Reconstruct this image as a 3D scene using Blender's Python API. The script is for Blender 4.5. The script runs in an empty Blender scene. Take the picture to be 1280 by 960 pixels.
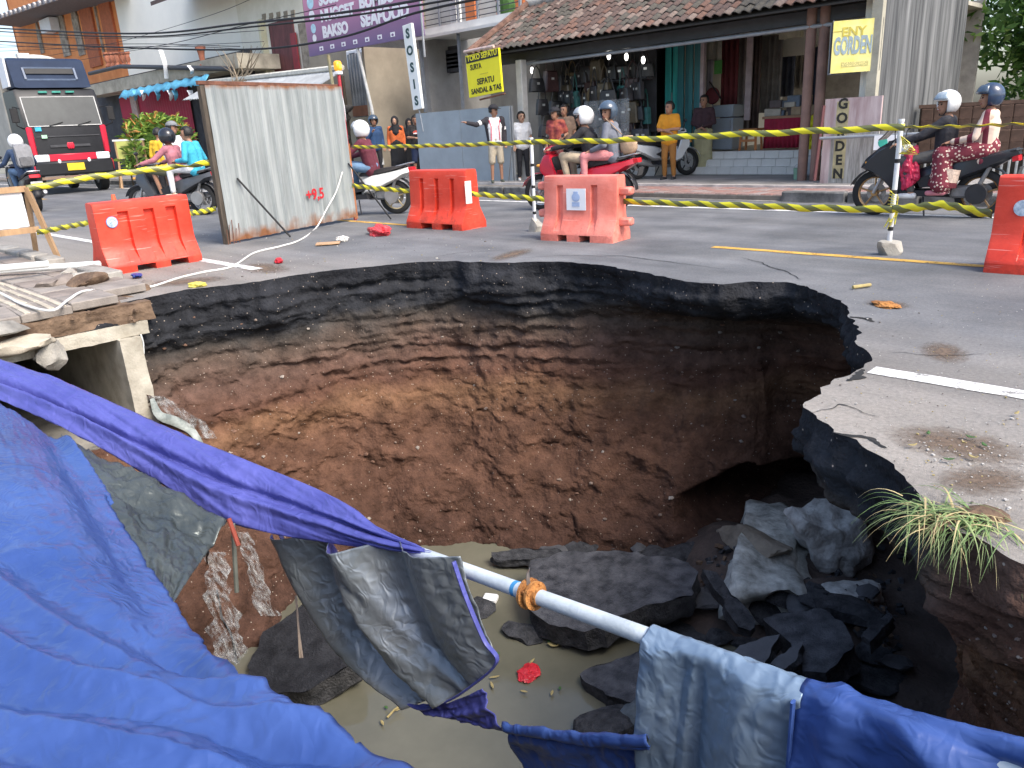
import bpy, bmesh, math, random
from mathutils import Vector, Matrix, noise as MN, geometry as MG
from mathutils.bvhtree import BVHTree
random.seed(7)
R_ = math.radians
scene = bpy.context.scene
COL = scene.collection
# ------------------------------------------------------------------ camera
FPX, CAM_H = 961.0, 1.3
PITCH, ROLL, YAW = R_(18.4), R_(3.2), R_(45)
_hd = Vector((-math.cos(YAW), math.sin(YAW), 0)); _up = Vector((0, 0, 1))
FW = _hd*math.cos(PITCH) - _up*math.sin(PITCH)
_r = FW.cross(_up).normalized(); _u = _r.cross(FW)
RT = _r*math.cos(ROLL) - _u*math.sin(ROLL)
UP = _u*math.cos(ROLL) + _r*math.sin(ROLL)
CP = Vector((0, 0, CAM_H))
cd = bpy.data.cameras.new('camera'); cam = bpy.data.objects.new('camera', cd); COL.objects.link(cam)
cd.sensor_width = 36; cd.lens = FPX/1280*36; cd.clip_start = .05; cd.clip_end = 2000
m = Matrix((RT, UP, -FW)).transposed().to_4x4(); m.translation = CP; cam.matrix_world = m
scene.camera = cam
# ------------------------------------------------------------------ light
SUN_EL, SUN_AZ = R_(50), R_(0)        # azimuth measured from +X towards +Y
w = bpy.data.worlds.new('World'); scene.world = w; w.use_nodes = True
nt = w.node_tree; bg = nt.nodes['Background']
sky = nt.nodes.new('ShaderNodeTexSky'); sky.sky_type = 'NISHITA'; sky.sun_disc = False
sky.sun_elevation = SUN_EL; sky.sun_rotation = R_(90) - SUN_AZ
sky.air_density = 1.0; sky.dust_density = 3.5; sky.ozone_density = 1.0; sky.altitude = 100
nt.links.new(sky.outputs[0], bg.inputs[0]); bg.inputs[1].default_value = .15
sd = bpy.data.lights.new('sun', 'SUN'); sun = bpy.data.objects.new('sun', sd); COL.objects.link(sun)
sd.energy = 1.5; sd.angle = R_(24); sd.color = (1, .95, .88)
sdir = Vector((math.cos(SUN_EL)*math.cos(SUN_AZ), math.cos(SUN_EL)*math.sin(SUN_AZ), math.sin(SUN_EL)))
sun.rotation_euler = sdir.to_track_quat('Z', 'Y').to_euler(); sun.location = (0, 0, 20)
vs = scene.view_settings; vs.view_transform = 'Standard'; vs.look = 'None'; vs.exposure = 1.25; vs.gamma = 1
vs.use_curve_mapping = False
scene.render.engine = 'CYCLES'; scene.cycles.max_bounces = 6; scene.cycles.transparent_max_bounces = 8
# ------------------------------------------------------------------ pixel -> place (ground, wall planes, depth)
def ray(x, y): return RT*((x-640)/FPX) - UP*((y-480)/FPX) + FW
def G(x, y, z=0.): d = ray(x, y); return CP + d*((z-CAM_H)/d.z)
def PY(x, y, Y): d = ray(x, y); return CP + d*(Y/d.y)
def PX(x, y, X): d = ray(x, y); return CP + d*(X/d.x)
def D(x, y, d): return CP + ray(x, y)*d
# ------------------------------------------------------------------ materials
MATS = {}
def N(nt, t, **kw):
    n = nt.nodes.new('ShaderNode'+t)
    for k, v in kw.items():
        if hasattr(n, k): setattr(n, k, v)
        else: n.inputs[k.replace('_', ' ')].default_value = v
    return n
def M(name, col=(.5, .5, .5), rough=.7, var=.18, scale=6, bump=.15, bscale=40, metal=0, col2=None, world=False, stretch=(1, 1, 1), emit=0, spec=.4, sheen=0):
    if name in MATS: return MATS[name]
    m = bpy.data.materials.new(name); m.use_nodes = True; nt = m.node_tree; L = nt.links.new
    b = nt.nodes['Principled BSDF']; b.inputs['Roughness'].default_value = rough; b.inputs['Metallic'].default_value = metal
    b.inputs['Specular IOR Level'].default_value = spec
    if world: src = N(nt, 'NewGeometry').outputs['Position']
    else: src = N(nt, 'TexCoord').outputs['Object']
    mp = N(nt, 'Mapping'); mp.inputs['Scale'].default_value = stretch; L(src, mp.inputs[0])
    n1 = N(nt, 'TexNoise', Scale=scale, Detail=6., Roughness=.62); L(mp.outputs[0], n1.inputs[0])
    rp = N(nt, 'ValToRGB'); L(n1.outputs[0], rp.inputs[0])
    c1 = tuple(max(0, c*(1-var)) for c in col); c2 = col2 or tuple(min(1, c*(1+var)) for c in col)
    rp.color_ramp.elements[0].position = .34; rp.color_ramp.elements[1].position = .68
    rp.color_ramp.elements[0].color = (*c1, 1); rp.color_ramp.elements[1].color = (*c2, 1)
    L(rp.outputs[0], b.inputs['Base Color'])
    if bump:
        n2 = N(nt, 'TexNoise', Scale=bscale, Detail=4.); L(mp.outputs[0], n2.inputs[0])
        bp = N(nt, 'Bump', Strength=bump, Distance=.02); L(n2.outputs[0], bp.inputs['Height']); L(bp.outputs[0], b.inputs['Normal'])
        mr = N(nt, 'MapRange'); mr.inputs[3].default_value = max(.03, rough-.1); mr.inputs[4].default_value = min(1, rough+.1)
        L(n1.outputs[0], mr.inputs[0]); L(mr.outputs[0], b.inputs['Roughness'])
    if emit:
        b.inputs['Emission Color'].default_value = (*col, 1); b.inputs['Emission Strength'].default_value = emit
    MATS[name] = m; return m
def mnodes(m): return m.node_tree, m.node_tree.links.new, m.node_tree.nodes['Principled BSDF']
# ------------------------------------------------------------------ mesh builder
class MB:
    def __init__(s): s.v = []; s.f = []; s.mi = []; s.uv = None
    def add(s, vs, fs, mi=0):
        o = len(s.v); s.v += [tuple(p) for p in vs]; s.f += [tuple(i+o for i in f) for f in fs]; s.mi += [mi]*len(fs); return s
    def box(s, c, d, rz=0, mi=0, bev=0, M_=None):
        x, y, z = (q/2 for q in d); c = Vector(c)
        if bev and bev < min(x, y, z):
            P = []; 
            for sx in (-1, 1):
                for sy in (-1, 1):
                    for sz in (-1, 1):
                        P += [(sx*(x-bev), sy*(y-bev), sz*z), (sx*(x-bev), sy*y, sz*(z-bev)), (sx*x, sy*(y-bev), sz*(z-bev))]
            bm = bmesh.new(); [bm.verts.new(p) for p in P]; bmesh.ops.convex_hull(bm, input=bm.verts); bm.verts.index_update()
            V = [v.co.copy() for v in bm.verts]; Fc = [[v.index for v in f.verts] for f in bm.faces]; bm.free()
        else:
            V = [Vector((a, b, e)) for a in (-x, x) for b in (-y, y) for e in (-z, z)]
            Fc = [(0, 1, 3, 2), (4, 6, 7, 5), (0, 4, 5, 1), (2, 3, 7, 6), (0, 2, 6, 4), (1, 5, 7, 3)]
        Rm = M_ or Matrix.Rotation(rz, 3, 'Z')
        return s.add([Rm@p + c for p in V], Fc, mi)
    def tube(s, pts, r, n=8, cap=True, mi=0, flat=1):
        pts = [Vector(p) for p in pts]; k = len(pts); rr = r if isinstance(r, (list, tuple)) else [r]*k
        V = []; Fc = []; ref = None
        for i, p in enumerate(pts):
            t = (pts[min(i+1, k-1)] - pts[max(i-1, 0)]).normalized()
            if ref is None: ref = Vector((0, 0, 1)) if abs(t.z) < .9 else Vector((1, 0, 0))
            a = (ref - t*ref.dot(t)).normalized(); b = t.cross(a); ref = a
            for j in range(n):
                an = 2*math.pi*j/n; V.append(p + (a*math.cos(an)*flat + b*math.sin(an))*rr[i])
        for i in range(k-1):
            for j in range(n): Fc.append((i*n+j, i*n+(j+1) % n, (i+1)*n+(j+1) % n, (i+1)*n+j))
        if cap: Fc += [tuple(range(n-1, -1, -1)), tuple((k-1)*n+j for j in range(n))]
        return s.add(V, Fc, mi)
    def caps(s, a, b, ra, rb, n=10):
        a = Vector(a); b = Vector(b); d = b-a; L = d.length
        if L < 1e-5: d = Vector((0, 0, 1)); L = 1e-4
        t = d/L; pts = []; rr = []
        for q in (80, 50, 20): pts.append(a - t*ra*math.sin(R_(q))); rr.append(ra*math.cos(R_(q)))
        for q in (20, 50, 80): pts.append(b + t*rb*math.sin(R_(q))); rr.append(rb*math.cos(R_(q)))
        return s.tube(pts, rr, n)
    def ell(s, c, r, n=12, k=8, mi=0, Rm=None, keep=None):
        c = Vector(c); V = []; Fc = []; r = r if isinstance(r, (tuple, list)) else (r, r, r)
        for i in range(k+1):
            ph = math.pi*(i/k-.5)
            for j in range(n):
                th = 2*math.pi*j/n; p = Vector((r[0]*math.cos(ph)*math.cos(th), r[1]*math.cos(ph)*math.sin(th), r[2]*math.sin(ph)))
                V.append(c + (Rm@p if Rm else p))
        for i in range(k):
            for j in range(n):
                if keep and not keep((j+.5)/n*360, ((i+.5)/k-.5)*180): continue
                Fc.append((i*n+j, i*n+(j+1) % n, (i+1)*n+(j+1) % n, (i+1)*n+j))
        return s.add(V, Fc, mi)
    def lathe(s, prof, c=(0, 0, 0), n=16, mi=0, axis='Z', cap=False):
        c = Vector(c); V = []; Fc = []; k = len(prof)
        for r, z in prof:
            for j in range(n):
                a = 2*math.pi*j/n; p = (r*math.cos(a), r*math.sin(a), z)
                if axis == 'Y': p = (p[0], p[2], p[1])
                if axis == 'X': p = (p[2], p[0], p[1])
                V.append(c+Vector(p))
        for i in range(k-1):
            for j in range(n): Fc.append((i*n+j, i*n+(j+1) % n, (i+1)*n+(j+1) % n, (i+1)*n+j))
        if cap: Fc += [tuple(range(n-1, -1, -1)), tuple((k-1)*n+j for j in range(n))]
        return s.add(V, Fc, mi)
    def pillow(s, prof, hw, ins=.82, e=.72, y0=0, mi=0):
        # side profile (x,z) swept across y with rounded shoulders
        cx = sum(p[0] for p in prof)/len(prof); cz = sum(p[1] for p in prof)/len(prof); n = len(prof); V = []; Fc = []
        rg = [(-1, ins), (-e, 1), (e, 1), (1, ins)]
        for y, k in rg: V += [(cx+(x-cx)*k, y0+y*hw, cz+(z-cz)*k) for x, z in prof]
        for i in range(3):
            for j in range(n): Fc.append((i*n+j, i*n+(j+1) % n, (i+1)*n+(j+1) % n, (i+1)*n+j))
        Fc += [tuple(range(n-1, -1, -1)), tuple(3*n+j for j in range(n))]
        return s.add(V, Fc, mi)
    def grid(s, rows, mi=0, close=False):
        k = len(rows); n = len(rows[0]); V = [p for r in rows for p in r]; Fc = []
        for i in range(k-1):
            for j in range(n-1+(1 if close else 0)): Fc.append((i*n+j, i*n+(j+1) % n, (i+1)*n+(j+1) % n, (i+1)*n+j))
        return s.add(V, Fc, mi)
    def mesh(s, name, mats, smooth=False, ang=40):
        me = bpy.data.meshes.new(name); me.from_pydata(s.v, [], s.f)
        for q in (mats if isinstance(mats, (list, tuple)) else [mats]): me.materials.append(q)
        if any(s.mi): me.polygons.foreach_set('material_index', s.mi)
        bm = bmesh.new(); bm.from_mesh(me); bmesh.ops.recalc_face_normals(bm, faces=bm.faces); bm.to_mesh(me); bm.free()
        if smooth:
            me.polygons.foreach_set('use_smooth', [True]*len(me.polygons))
            if ang < 180: me.set_sharp_from_angle(angle=R_(ang))
        me.update(); return me
    def build(s, name, mats, parent=None, loc=None, rz=0, smooth=False, ang=40):
        o = bpy.data.objects.new(name, s.mesh(name, mats, smooth, ang)); COL.objects.link(o)
        if parent: o.parent = parent
        if loc is not None: o.location = loc
        if rz: o.rotation_euler.z = rz
        return o
def tag(o, label=None, cat=None, group=None, kind=None):
    if label: o['label'] = label
    if cat: o['category'] = cat
    if group: o['group'] = group
    if kind: o['kind'] = kind
    return o
def empty(name, loc=(0, 0, 0), rz=0, label=None, cat=None, group=None):
    o = bpy.data.objects.new(name, None); COL.objects.link(o); o.location = loc; o.rotation_euler.z = rz; o.empty_display_size = .1
    return tag(o, label, cat, group)
def struct(o): o['kind'] = 'structure'; return o
def inst(me, name, parent=None, loc=(0, 0, 0), rot=(0, 0, 0), sc=None):
    o = bpy.data.objects.new(name, me); COL.objects.link(o); o.location = loc; o.rotation_euler = rot
    if parent: o.parent = parent
    if sc: o.scale = sc if isinstance(sc, (tuple, list)) else (sc,)*3
    return o
def copy_tree(o, parent=None):
    c = o.copy(); COL.objects.link(c); c.parent = parent
    for ch in [q for q in bpy.data.objects if q.parent == o]: copy_tree(ch, c)
    return c
def modsub(o, lv=1):
    md = o.modifiers.new('sub', 'SUBSURF'); md.levels = lv; md.render_levels = lv; return o
def solid(o, t, off=0, mo=0):
    md = o.modifiers.new('thick', 'SOLIDIFY'); md.thickness = t; md.offset = off; md.material_offset = mo; return o
FONTS = []
def text(s, size, loc, mat, parent=None, name='lettering', rot=(R_(90), 0, 0), ext=.004, align='LEFT', bold=.0, sx=1):
    cu = bpy.data.curves.new(name, 'FONT'); cu.body = s; cu.size = size; cu.extrude = ext; cu.offset = bold; cu.align_x = align
    cu.resolution_u = 3
    o = bpy.data.objects.new(name, cu); COL.objects.link(o); o.location = loc; o.rotation_euler = rot; o.scale = (sx, 1, 1)
    cu.materials.append(mat)
    if parent: o.parent = parent
    FONTS.append(o); return o
def fbm(p, o=4, sc=1.0):
    return MN.fractal(Vector(p)*sc, 1.0, 2.0, o)
def lerp(a, b, t): return a+(b-a)*t
def sstep(a, b, x):
    t = max(0, min(1, (x-a)/(b-a))); return t*t*(3-2*t)
def polyat(pts, n):
    # resample polyline evenly to n points
    pts = [Vector(p) for p in pts]; L = [0]
    for i in range(1, len(pts)): L.append(L[-1]+(pts[i]-pts[i-1]).length)
    out = []; k = 0
    for i in range(n):
        t = L[-1]*i/(n-1)
        while k < len(L)-2 and L[k+1] < t: k += 1
        d = L[k+1]-L[k]; out.append(pts[k].lerp(pts[k+1], (t-L[k])/d if d else 0))
    return out
def crom(pts, n):
    P = [Vector(p) for p in pts]; P = [P[0]*2-P[1]]+P+[P[-1]*2-P[-2]]; out = []; k = len(P)-3
    for i in range(n):
        t = i/(n-1)*k; j = min(int(t), k-1); f = t-j; a, b, c, d = P[j:j+4]
        out.append(.5*((2*b)+(c-a)*f+(2*a-5*b+4*c-d)*f*f+(3*b-a-3*c+d)*f*f*f))
    return out
# ================================================================== SETTING
# ---- materials of the ground
def mat_road():
    m = M('asphalt_road', (.122, .126, .133), .82, .2, 1.2, .35, 180, col2=(.172, .174, .178), world=True); nt, L, b = mnodes(m)
    g = N(nt, 'NewGeometry'); sp = N(nt, 'SeparateXYZ'); L(g.outputs['Position'], sp.inputs[0])
    src = b.inputs['Base Color'].links[0].from_socket
    n = N(nt, 'TexNoise', Scale=.9, Detail=7., Roughness=.65); L(g.outputs['Position'], n.inputs[0])
    # dust lies on the shoulder beside the line and thins out over the carriageway
    mr = N(nt, 'MapRange'); mr.inputs[1].default_value = 5.6; mr.inputs[2].default_value = 3.2; L(sp.outputs['Y'], mr.inputs[0])
    ad = N(nt, 'Math', operation='ADD'); L(mr.outputs[0], ad.inputs[0]); L(n.outputs[0], ad.inputs[1])
    r2 = N(nt, 'MapRange'); r2.inputs[1].default_value = .55; r2.inputs[2].default_value = 1.45; r2.inputs[4].default_value = .85; L(ad.outputs[0], r2.inputs[0])
    mx = N(nt, 'MixRGB'); L(r2.outputs[0], mx.inputs[0]); L(src, mx.inputs[1]); mx.inputs[2].default_value = (.26, .235, .205, 1)
    # aggregate speckle
    v = N(nt, 'TexVoronoi', Scale=70.); L(g.outputs['Position'], v.inputs[0])
    rr = N(nt, 'MapRange'); rr.inputs[1].default_value = .0; rr.inputs[2].default_value = .25; rr.inputs[3].default_value = 1.35; rr.inputs[4].default_value = 1.; L(v.outputs['Distance'], rr.inputs[0])
    sc = N(nt, 'VectorMath', operation='SCALE'); L(mx.outputs[0], sc.inputs[0]); L(rr.outputs[0], sc.inputs['Scale']); 
    # worn wheel tracks and old patching drawn out along the road
    mp = N(nt, 'Mapping'); mp.inputs['Scale'].default_value = (.12, 1.3, 1); L(g.outputs['Position'], mp.inputs[0]); nw = N(nt, 'TexNoise', Scale=1.6, Detail=5., Roughness=.6); L(mp.outputs[0], nw.inputs[0])
    mw = N(nt, 'MapRange'); mw.inputs[1].default_value = .3; mw.inputs[2].default_value = .7; mw.inputs[3].default_value = .78; mw.inputs[4].default_value = 1.2; L(nw.outputs[0], mw.inputs[0])
    n4 = N(nt, 'TexNoise', Scale=45., Detail=3., Roughness=.7); L(g.outputs['Position'], n4.inputs[0]); m4 = N(nt, 'MapRange'); m4.inputs[1].default_value = .3; m4.inputs[2].default_value = .7; m4.inputs[3].default_value = .8; m4.inputs[4].default_value = 1.22; L(n4.outputs[0], m4.inputs[0])
    mm = N(nt, 'Math', operation='MULTIPLY'); L(mw.outputs[0], mm.inputs[0]); L(m4.outputs[0], mm.inputs[1])
    s3 = N(nt, 'VectorMath', operation='SCALE'); L(sc.outputs[0], s3.inputs[0]); L(mm.outputs[0], s3.inputs['Scale']); L(s3.outputs[0], b.inputs['Base Color'])
    return m
def mat_pit():
    m = M('pit_strata', (.2, .1, .06), .95, .2, 3, 1., 34, world=True, spec=.15); nt, L, b = mnodes(m)
    g = N(nt, 'NewGeometry'); sp = N(nt, 'SeparateXYZ'); L(g.outputs['Position'], sp.inputs[0])
    n = N(nt, 'TexNoise', Scale=.9, Detail=8., Roughness=.6); L(g.outputs['Position'], n.inputs[0])
    a = N(nt, 'MapRange'); a.inputs[3].default_value = -.33; a.inputs[4].default_value = .33; L(n.outputs[0], a.inputs[0])
    # the strata dip towards the right-hand side
    dx = N(nt, 'MapRange'); dx.inputs[1].default_value = -7.; dx.inputs[2].default_value = -2.; dx.inputs[3].default_value = .12; dx.inputs[4].default_value = .0; L(sp.outputs['X'], dx.inputs[0])
    a1 = N(nt, 'Math', operation='ADD'); L(sp.outputs['Z'], a1.inputs[0]); L(dx.outputs[0], a1.inputs[1])
    ad0 = N(nt, 'Math', operation='ADD'); L(a1.outputs[0], ad0.inputs[0]); L(a.outputs[0], ad0.inputs[1])
    dr = N(nt, 'MapRange'); dr.inputs[1].default_value = -.75; dr.inputs[2].default_value = -.45; dr.inputs[3].default_value = 0.; dr.inputs[4].default_value = -.7; L(sp.outputs['X'], dr.inputs[0])   # the crust is thin at the footpath bank
    ad = N(nt, 'Math', operation='ADD'); L(ad0.outputs[0], ad.inputs[0]); L(dr.outputs[0], ad.inputs[1])
    r = N(nt, 'MapRange'); r.inputs[1].default_value = -3.; r.inputs[2].default_value = .2; L(ad.outputs[0], r.inputs[0])
    cr = N(nt, 'ValToRGB'); L(r.outputs[0], cr.inputs[0]); el = cr.color_ramp.elements
    st = [(0., (.046, .026, .019)), (.18, (.064, .034, .024)), (.34, (.09, .047, .031)), (.47, (.10, .052, .033)), (.555, (.145, .078, .044)), (.61, (.095, .048, .032)), (.70, (.10, .06, .045)), (.765, (.085, .06, .046)), (.815, (.048, .042, .037)), (.845, (.024, .025, .028)), (1., (.02, .021, .025))]
    el[0].position, el[0].color = st[0][0], (*st[0][1], 1); el[1].position, el[1].color = st[-1][0], (*st[-1][1], 1)
    for p, c in st[1:-1]:
        e = el.new(p); e.color = (*c, 1)
    n2 = N(nt, 'TexNoise', Scale=5., Detail=9., Roughness=.72); L(g.outputs['Position'], n2.inputs[0])
    k = N(nt, 'MapRange'); k.inputs[1].default_value = .3; k.inputs[2].default_value = .7; k.inputs[3].default_value = .45; k.inputs[4].default_value = 1.6; L(n2.outputs[0], k.inputs[0])
    s1 = N(nt, 'VectorMath', operation='SCALE'); L(cr.outputs[0], s1.inputs[0]); L(k.outputs[0], s1.inputs['Scale'])
    # stones in the soil
    v = N(nt, 'TexVoronoi', Scale=26.); L(g.outputs['Position'], v.inputs[0])
    v2 = N(nt, 'MapRange'); v2.inputs[1].default_value = .17; v2.inputs[2].default_value = .11; L(v.outputs['Distance'], v2.inputs[0])
    sx = N(nt, 'SeparateXYZ'); L(v.outputs['Color'], sx.inputs[0])
    gt = N(nt, 'Math', operation='GREATER_THAN'); gt.inputs[1].default_value = .72; L(sx.outputs['X'], gt.inputs[0])
    mu = N(nt, 'Math', operation='MULTIPLY'); L(v2.outputs[0], mu.inputs[0]); L(gt.outputs[0], mu.inputs[1])
    mx = N(nt, 'MixRGB'); L(mu.outputs[0], mx.inputs[0]); L(s1.outputs[0], mx.inputs[1]); mx.inputs[2].default_value = (.33, .27, .22, 1)
    L(mx.outputs[0], b.inputs['Base Color'])
    return m
road_m, pit_m = mat_road(), mat_pit()
asph = M('broken_asphalt', (.028, .03, .034), .9, .4, 14, .9, 60, col2=(.07, .07, .074))
wetasph = M('wet_asphalt_slab', (.038, .04, .046), .6, .45, 9, .6, 70, col2=(.10, .10, .107))
conc = M('concrete', (.34, .32, .28), .88, .25, 4, .35, 60, col2=(.46, .43, .37))
conc_d = M('stained_concrete', (.2, .19, .17), .9, .35, 3, .3, 60, col2=(.36, .34, .30))
soil = M('brown_soil', (.13, .085, .06), .95, .4, 5, .8, 30, col2=(.22, .15, .10), spec=.15)
white_p = M('white_road_paint', (.62, .61, .58), .75, .12, 9, .1, 80, col2=(.78, .77, .74))
for q in (white_p,): pass
yel_p = M('yellow_road_paint', (.62, .36, .07), .75, .2, 6, .1, 80)
for q in (white_p, yel_p):
    nt, L, b = mnodes(q); g = N(nt, 'NewGeometry'); nz = N(nt, 'TexNoise', Scale=9., Detail=8., Roughness=.8); L(g.outputs['Position'], nz.inputs[0]); mr = N(nt, 'MapRange'); mr.inputs[1].default_value = .36; mr.inputs[2].default_value = .47; mr.inputs[3].default_value = .15; L(nz.outputs[0], mr.inputs[0]); L(mr.outputs[0], b.inputs['Alpha'])
# ---- sinkhole rim: (plan point, foot of the wall, undercut)
_rp = [(180,372),(230,362),(300,355),(360,345),(440,335),(520,328),(570,326),(588,328),(610,328),(640,328),(700,327),(760,332),(790,338),(830,345),(860,352),(900,355),(940,352),(985,352),(1010,358),(1045,375),(1060,385),(1062,396),(1078,413),(1068,430),(1083,447),(1076,461),(1050,474),(1030,490),(1018,500),(1003,509),(1022,527),(1040,540),(1075,553),(1108,570),(1122,586),(1140,606),(1160,636)]
_foot = {0:((-5.2,2.6),.0),2:((-5.55,3.05),.0),4:((-5.45,3.75),.0),6:((-4.7,4.2),.05),10:((-4.05,4.65),.15),12:((-3.4,5.2),.5),14:((-2.95,5.9),.8),17:((-2.6,6.8),.95),19:((-1.7,6.7),.95),22:((-1.0,6.2),.8),25:((-.8,5.3),.5),29:((-.75,4.6),.25),33:((-.45,3.9),.2),35:((-.5,3.2),.15)}
RIMK = []
for i, q in enumerate(_rp):
    p = G(*q); f = _foot.get(i); RIMK.append((Vector((p.x, p.y, 0)), f))
for p, f in [((-.62,2.55),((-.62,2.62),0)),((-.34,2.44),((-.4,2.5),0)),((.05,2.38),((0,2.4),0)),((.45,2.2),None),((.5,1.8),((.3,1.8),0)),((.2,1.35),None),((-.3,.9),((-.5,1.),0)),((-.9,.42),None),((-1.8,.0),((-2.,.3),0)),((-3.2,-.1),None),((-4.6,.1),((-4.6,.5),0)),((-6.,.45),None),((-6.9,.7),((-5.2,.8),0)),((-7.22,1.0),((-5.,1.2),0)),((-7.24,1.7),((-4.75,1.75),0)),((-7.26,2.3),((-4.85,2.3),0)),((-7.3,2.5),((-5.,2.45),0))]:
    RIMK.append((Vector((*p, 0)), f))
def rim_loop():
    n = len(RIMK); seg = []
    arc = [0]
    for i in range(n): arc.append(arc[-1]+(RIMK[(i+1) % n][0]-RIMK[i][0]).length)
    tot = arc[-1]; keys = [(arc[i], Vector((*f[0], 0)), f[1]) for i, (p, f) in enumerate(RIMK) if f]
    out = []; step = .031
    for i in range(n):
        a, b = RIMK[i][0], RIMK[(i+1) % n][0]; k = max(1, int((b-a).length/step))
        for j in range(k): out.append((arc[i]+(b-a).length*j/k, a.lerp(b, j/k)))
    res = []
    for s, p in out:
        k2 = 0
        while k2 < len(keys) and keys[k2][0] <= s: k2 += 1
        A = keys[(k2-1) % len(keys)]; B = keys[k2 % len(keys)]
        sa = A[0] if k2 else A[0]-tot; sb = B[0] if k2 < len(keys) else B[0]+tot
        t = sstep(0, 1, (s-sa)/(sb-sa)) if sb > sa else 0
        res.append([s, p, A[1].lerp(B[1], t), lerp(A[2], B[2], t)])
    m = len(res)
    for i in range(m):
        t = Vector()                                   # loop runs clockwise seen from above -> left is outward
        for k in range(1, 46): t += (res[(i+k) % m][1]-res[i-k][1]).normalized()
        res[i].append(Vector((-t.y, t.x, 0)).normalized())
    for r in res:
        p = r[1]; j = .05*fbm((p.x*2.2, p.y*2.2, 3.3), 3)+.028*fbm((p.x*9, p.y*9, 1.1), 3)
        if p.x < -7.05 and p.y < 2.55: j *= .2
        r[1] = p + r[4]*j
    cs = [r[1].copy() for r in res]
    for i in range(m): res[i].append(sum((cs[(i+k) % m] for k in range(-26, 27)), Vector())/53 if not (cs[i].x < -7. and cs[i].y < 2.7) else cs[i])
    return res
RIM = rim_loop()
CAVE = None
NV = 165; ZB = -2.98
def build_pit():
    mb = MB(); rows = []
    for iv in range(NV+1):
        v = iv/NV; row = []; z = ZB*(v**.92)
        for s, p, f, und, nr, ps in RIM:
            far = sstep(2.4, 3.2, p.y)
            e = v**1.45
            q = p.lerp(ps, sstep(.02, .22, v)).lerp(f, e); q.z = z
            u = und*sstep(.045, .2, v)*(1-sstep(.35, 1., v))
            q += nr*u
            # the asphalt crust: proud ledges, then a step back into softer soil
            crust = sstep(-.40, -.52, z+.1*fbm((s*.7, 0, 5), 2))
            q += nr*crust*(.10+.06*und)
            fade = sstep(0, .05, v)
            P = Vector((q.x, q.y, z))
            d = .13*fbm(P*.95+Vector((7, 1, 2)), 3)+.06*fbm(P*3.1, 4)+.022*fbm(P*10, 3)
            d += .055*fbm((s*.55+3, 0, z*8.5), 3)*(1-sstep(-.9, -1.5, z)) + .03*fbm((s*.9, 2, z*17), 2)*(1-sstep(-.7, -1.3, z))
            # scooped hollows in the lower soil
            low = sstep(-.55, -.9, z)
            d += .09*abs(fbm((s*.8, z*1.6, 9), 3))*sstep(-.9, -1.6, z)
            # crumbling clods, spalled faces and slump cracks
            vd = MN.voronoi(P*2.6+Vector((fbm(P*2, 2), 0, fbm(P*2+Vector((9, 9, 9)), 2)))*.5)[0]; d += .038*(vd[1]-vd[0]-.25)*low
            vd = MN.voronoi(P*8.5)[0]; d += .022*(vd[0]-.45)*(.35+.65*low)
            cr_ = abs(fbm((P.x*1.3+P.y*.7, P.z*2.6, P.y*1.1+4), 3)); d += .03*max(0, 1-cr_/.03)*low
            d += .02*fbm(P*22, 2)
            q += nr*d*fade
            if CAVE:
                dc = (Vector((q.x, q.y, z))-CAVE); along = dc.dot(CAVX); dd = (along/.62)**2+((dc.z-.12*fbm((along*2, 0, 3), 2))/.30)**2+(dc.dot(CAVN)/1.6)**2
                q += CAVN*1.3*sstep(1.25, .55, dd)
            row.append(Vector((q.x, q.y, z+.03*fbm(P*6+Vector((0, 5, 0)), 2)*fade)))
        rows.append(row)
    n = len(RIM); V = [p for r in rows for p in r]; Fc = []
    for i in range(NV):
        for j in range(n):
            f = (i*n+j, i*n+(j+1) % n, (i+1)*n+(j+1) % n, (i+1)*n+j)
            c = (V[f[0]]+V[f[2]])/2
            if c.x < -6.5 and .98 < c.y < 2.37 and -1.12 < c.z < -.2: continue      # mouth of the culvert
            Fc.append(f)
    mb.add(V, Fc); o = mb.build('pit_wall', pit_m, smooth=True, ang=180); struct(o)
    return o, BVHTree.FromPolygons(V, Fc)
pit, PITB = build_pit()
_c = PITB.ray_cast(CP, ray(948, 628).normalized())[0]
CAVN = Vector((_c.x, _c.y, 0)).normalized(); CAVN = (CAVN+Vector((.25, .1, 0))).normalized(); CAVX = Vector((-CAVN.y, CAVN.x, 0)); CAVE = _c
bpy.data.objects.remove(pit); pit, PITB = build_pit(); pit.name = 'pit_wall'
def hit(x, y):
    d = ray(x, y).normalized(); r = PITB.ray_cast(CP, d); return (r[0], r[1]) if r[0] else (G(x, y, -2.5), Vector((0, 0, 1)))
def floor_z(x, y):
    md = sstep(-4.6, -2.6, x)*sstep(3.6, 5.6, y)
    return -2.95+.62*md+.16*fbm((x*1.3, y*1.3, 2), 4)*(.4+md)+.05*fbm((x*6, y*6, 7), 3) + .5*sstep(-5.7, -6.6, x)
rows = [[Vector((x*.1-7.6, y*.1-.6, floor_z(x*.1-7.6, y*.1-.6))) for x in range(84)] for y in range(92)]
struct(MB().grid(rows).build('pit_floor', M('pit_floor_mud', (.07, .05, .04), .8, .35, 4, .8, 30, world=True), smooth=True, ang=180))
# ---- muddy pool
wm = M('muddy_water', (.12, .116, .084), .02, .1, .9, .06, 4, col2=(.165, .157, .115), world=True, spec=.5)
rows = [[Vector((x*.13-7.4, y*.13-.4, -2.63)) for x in range(58)] for y in range(50)]
struct(MB().grid(rows).build('pool_water', wm))
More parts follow.
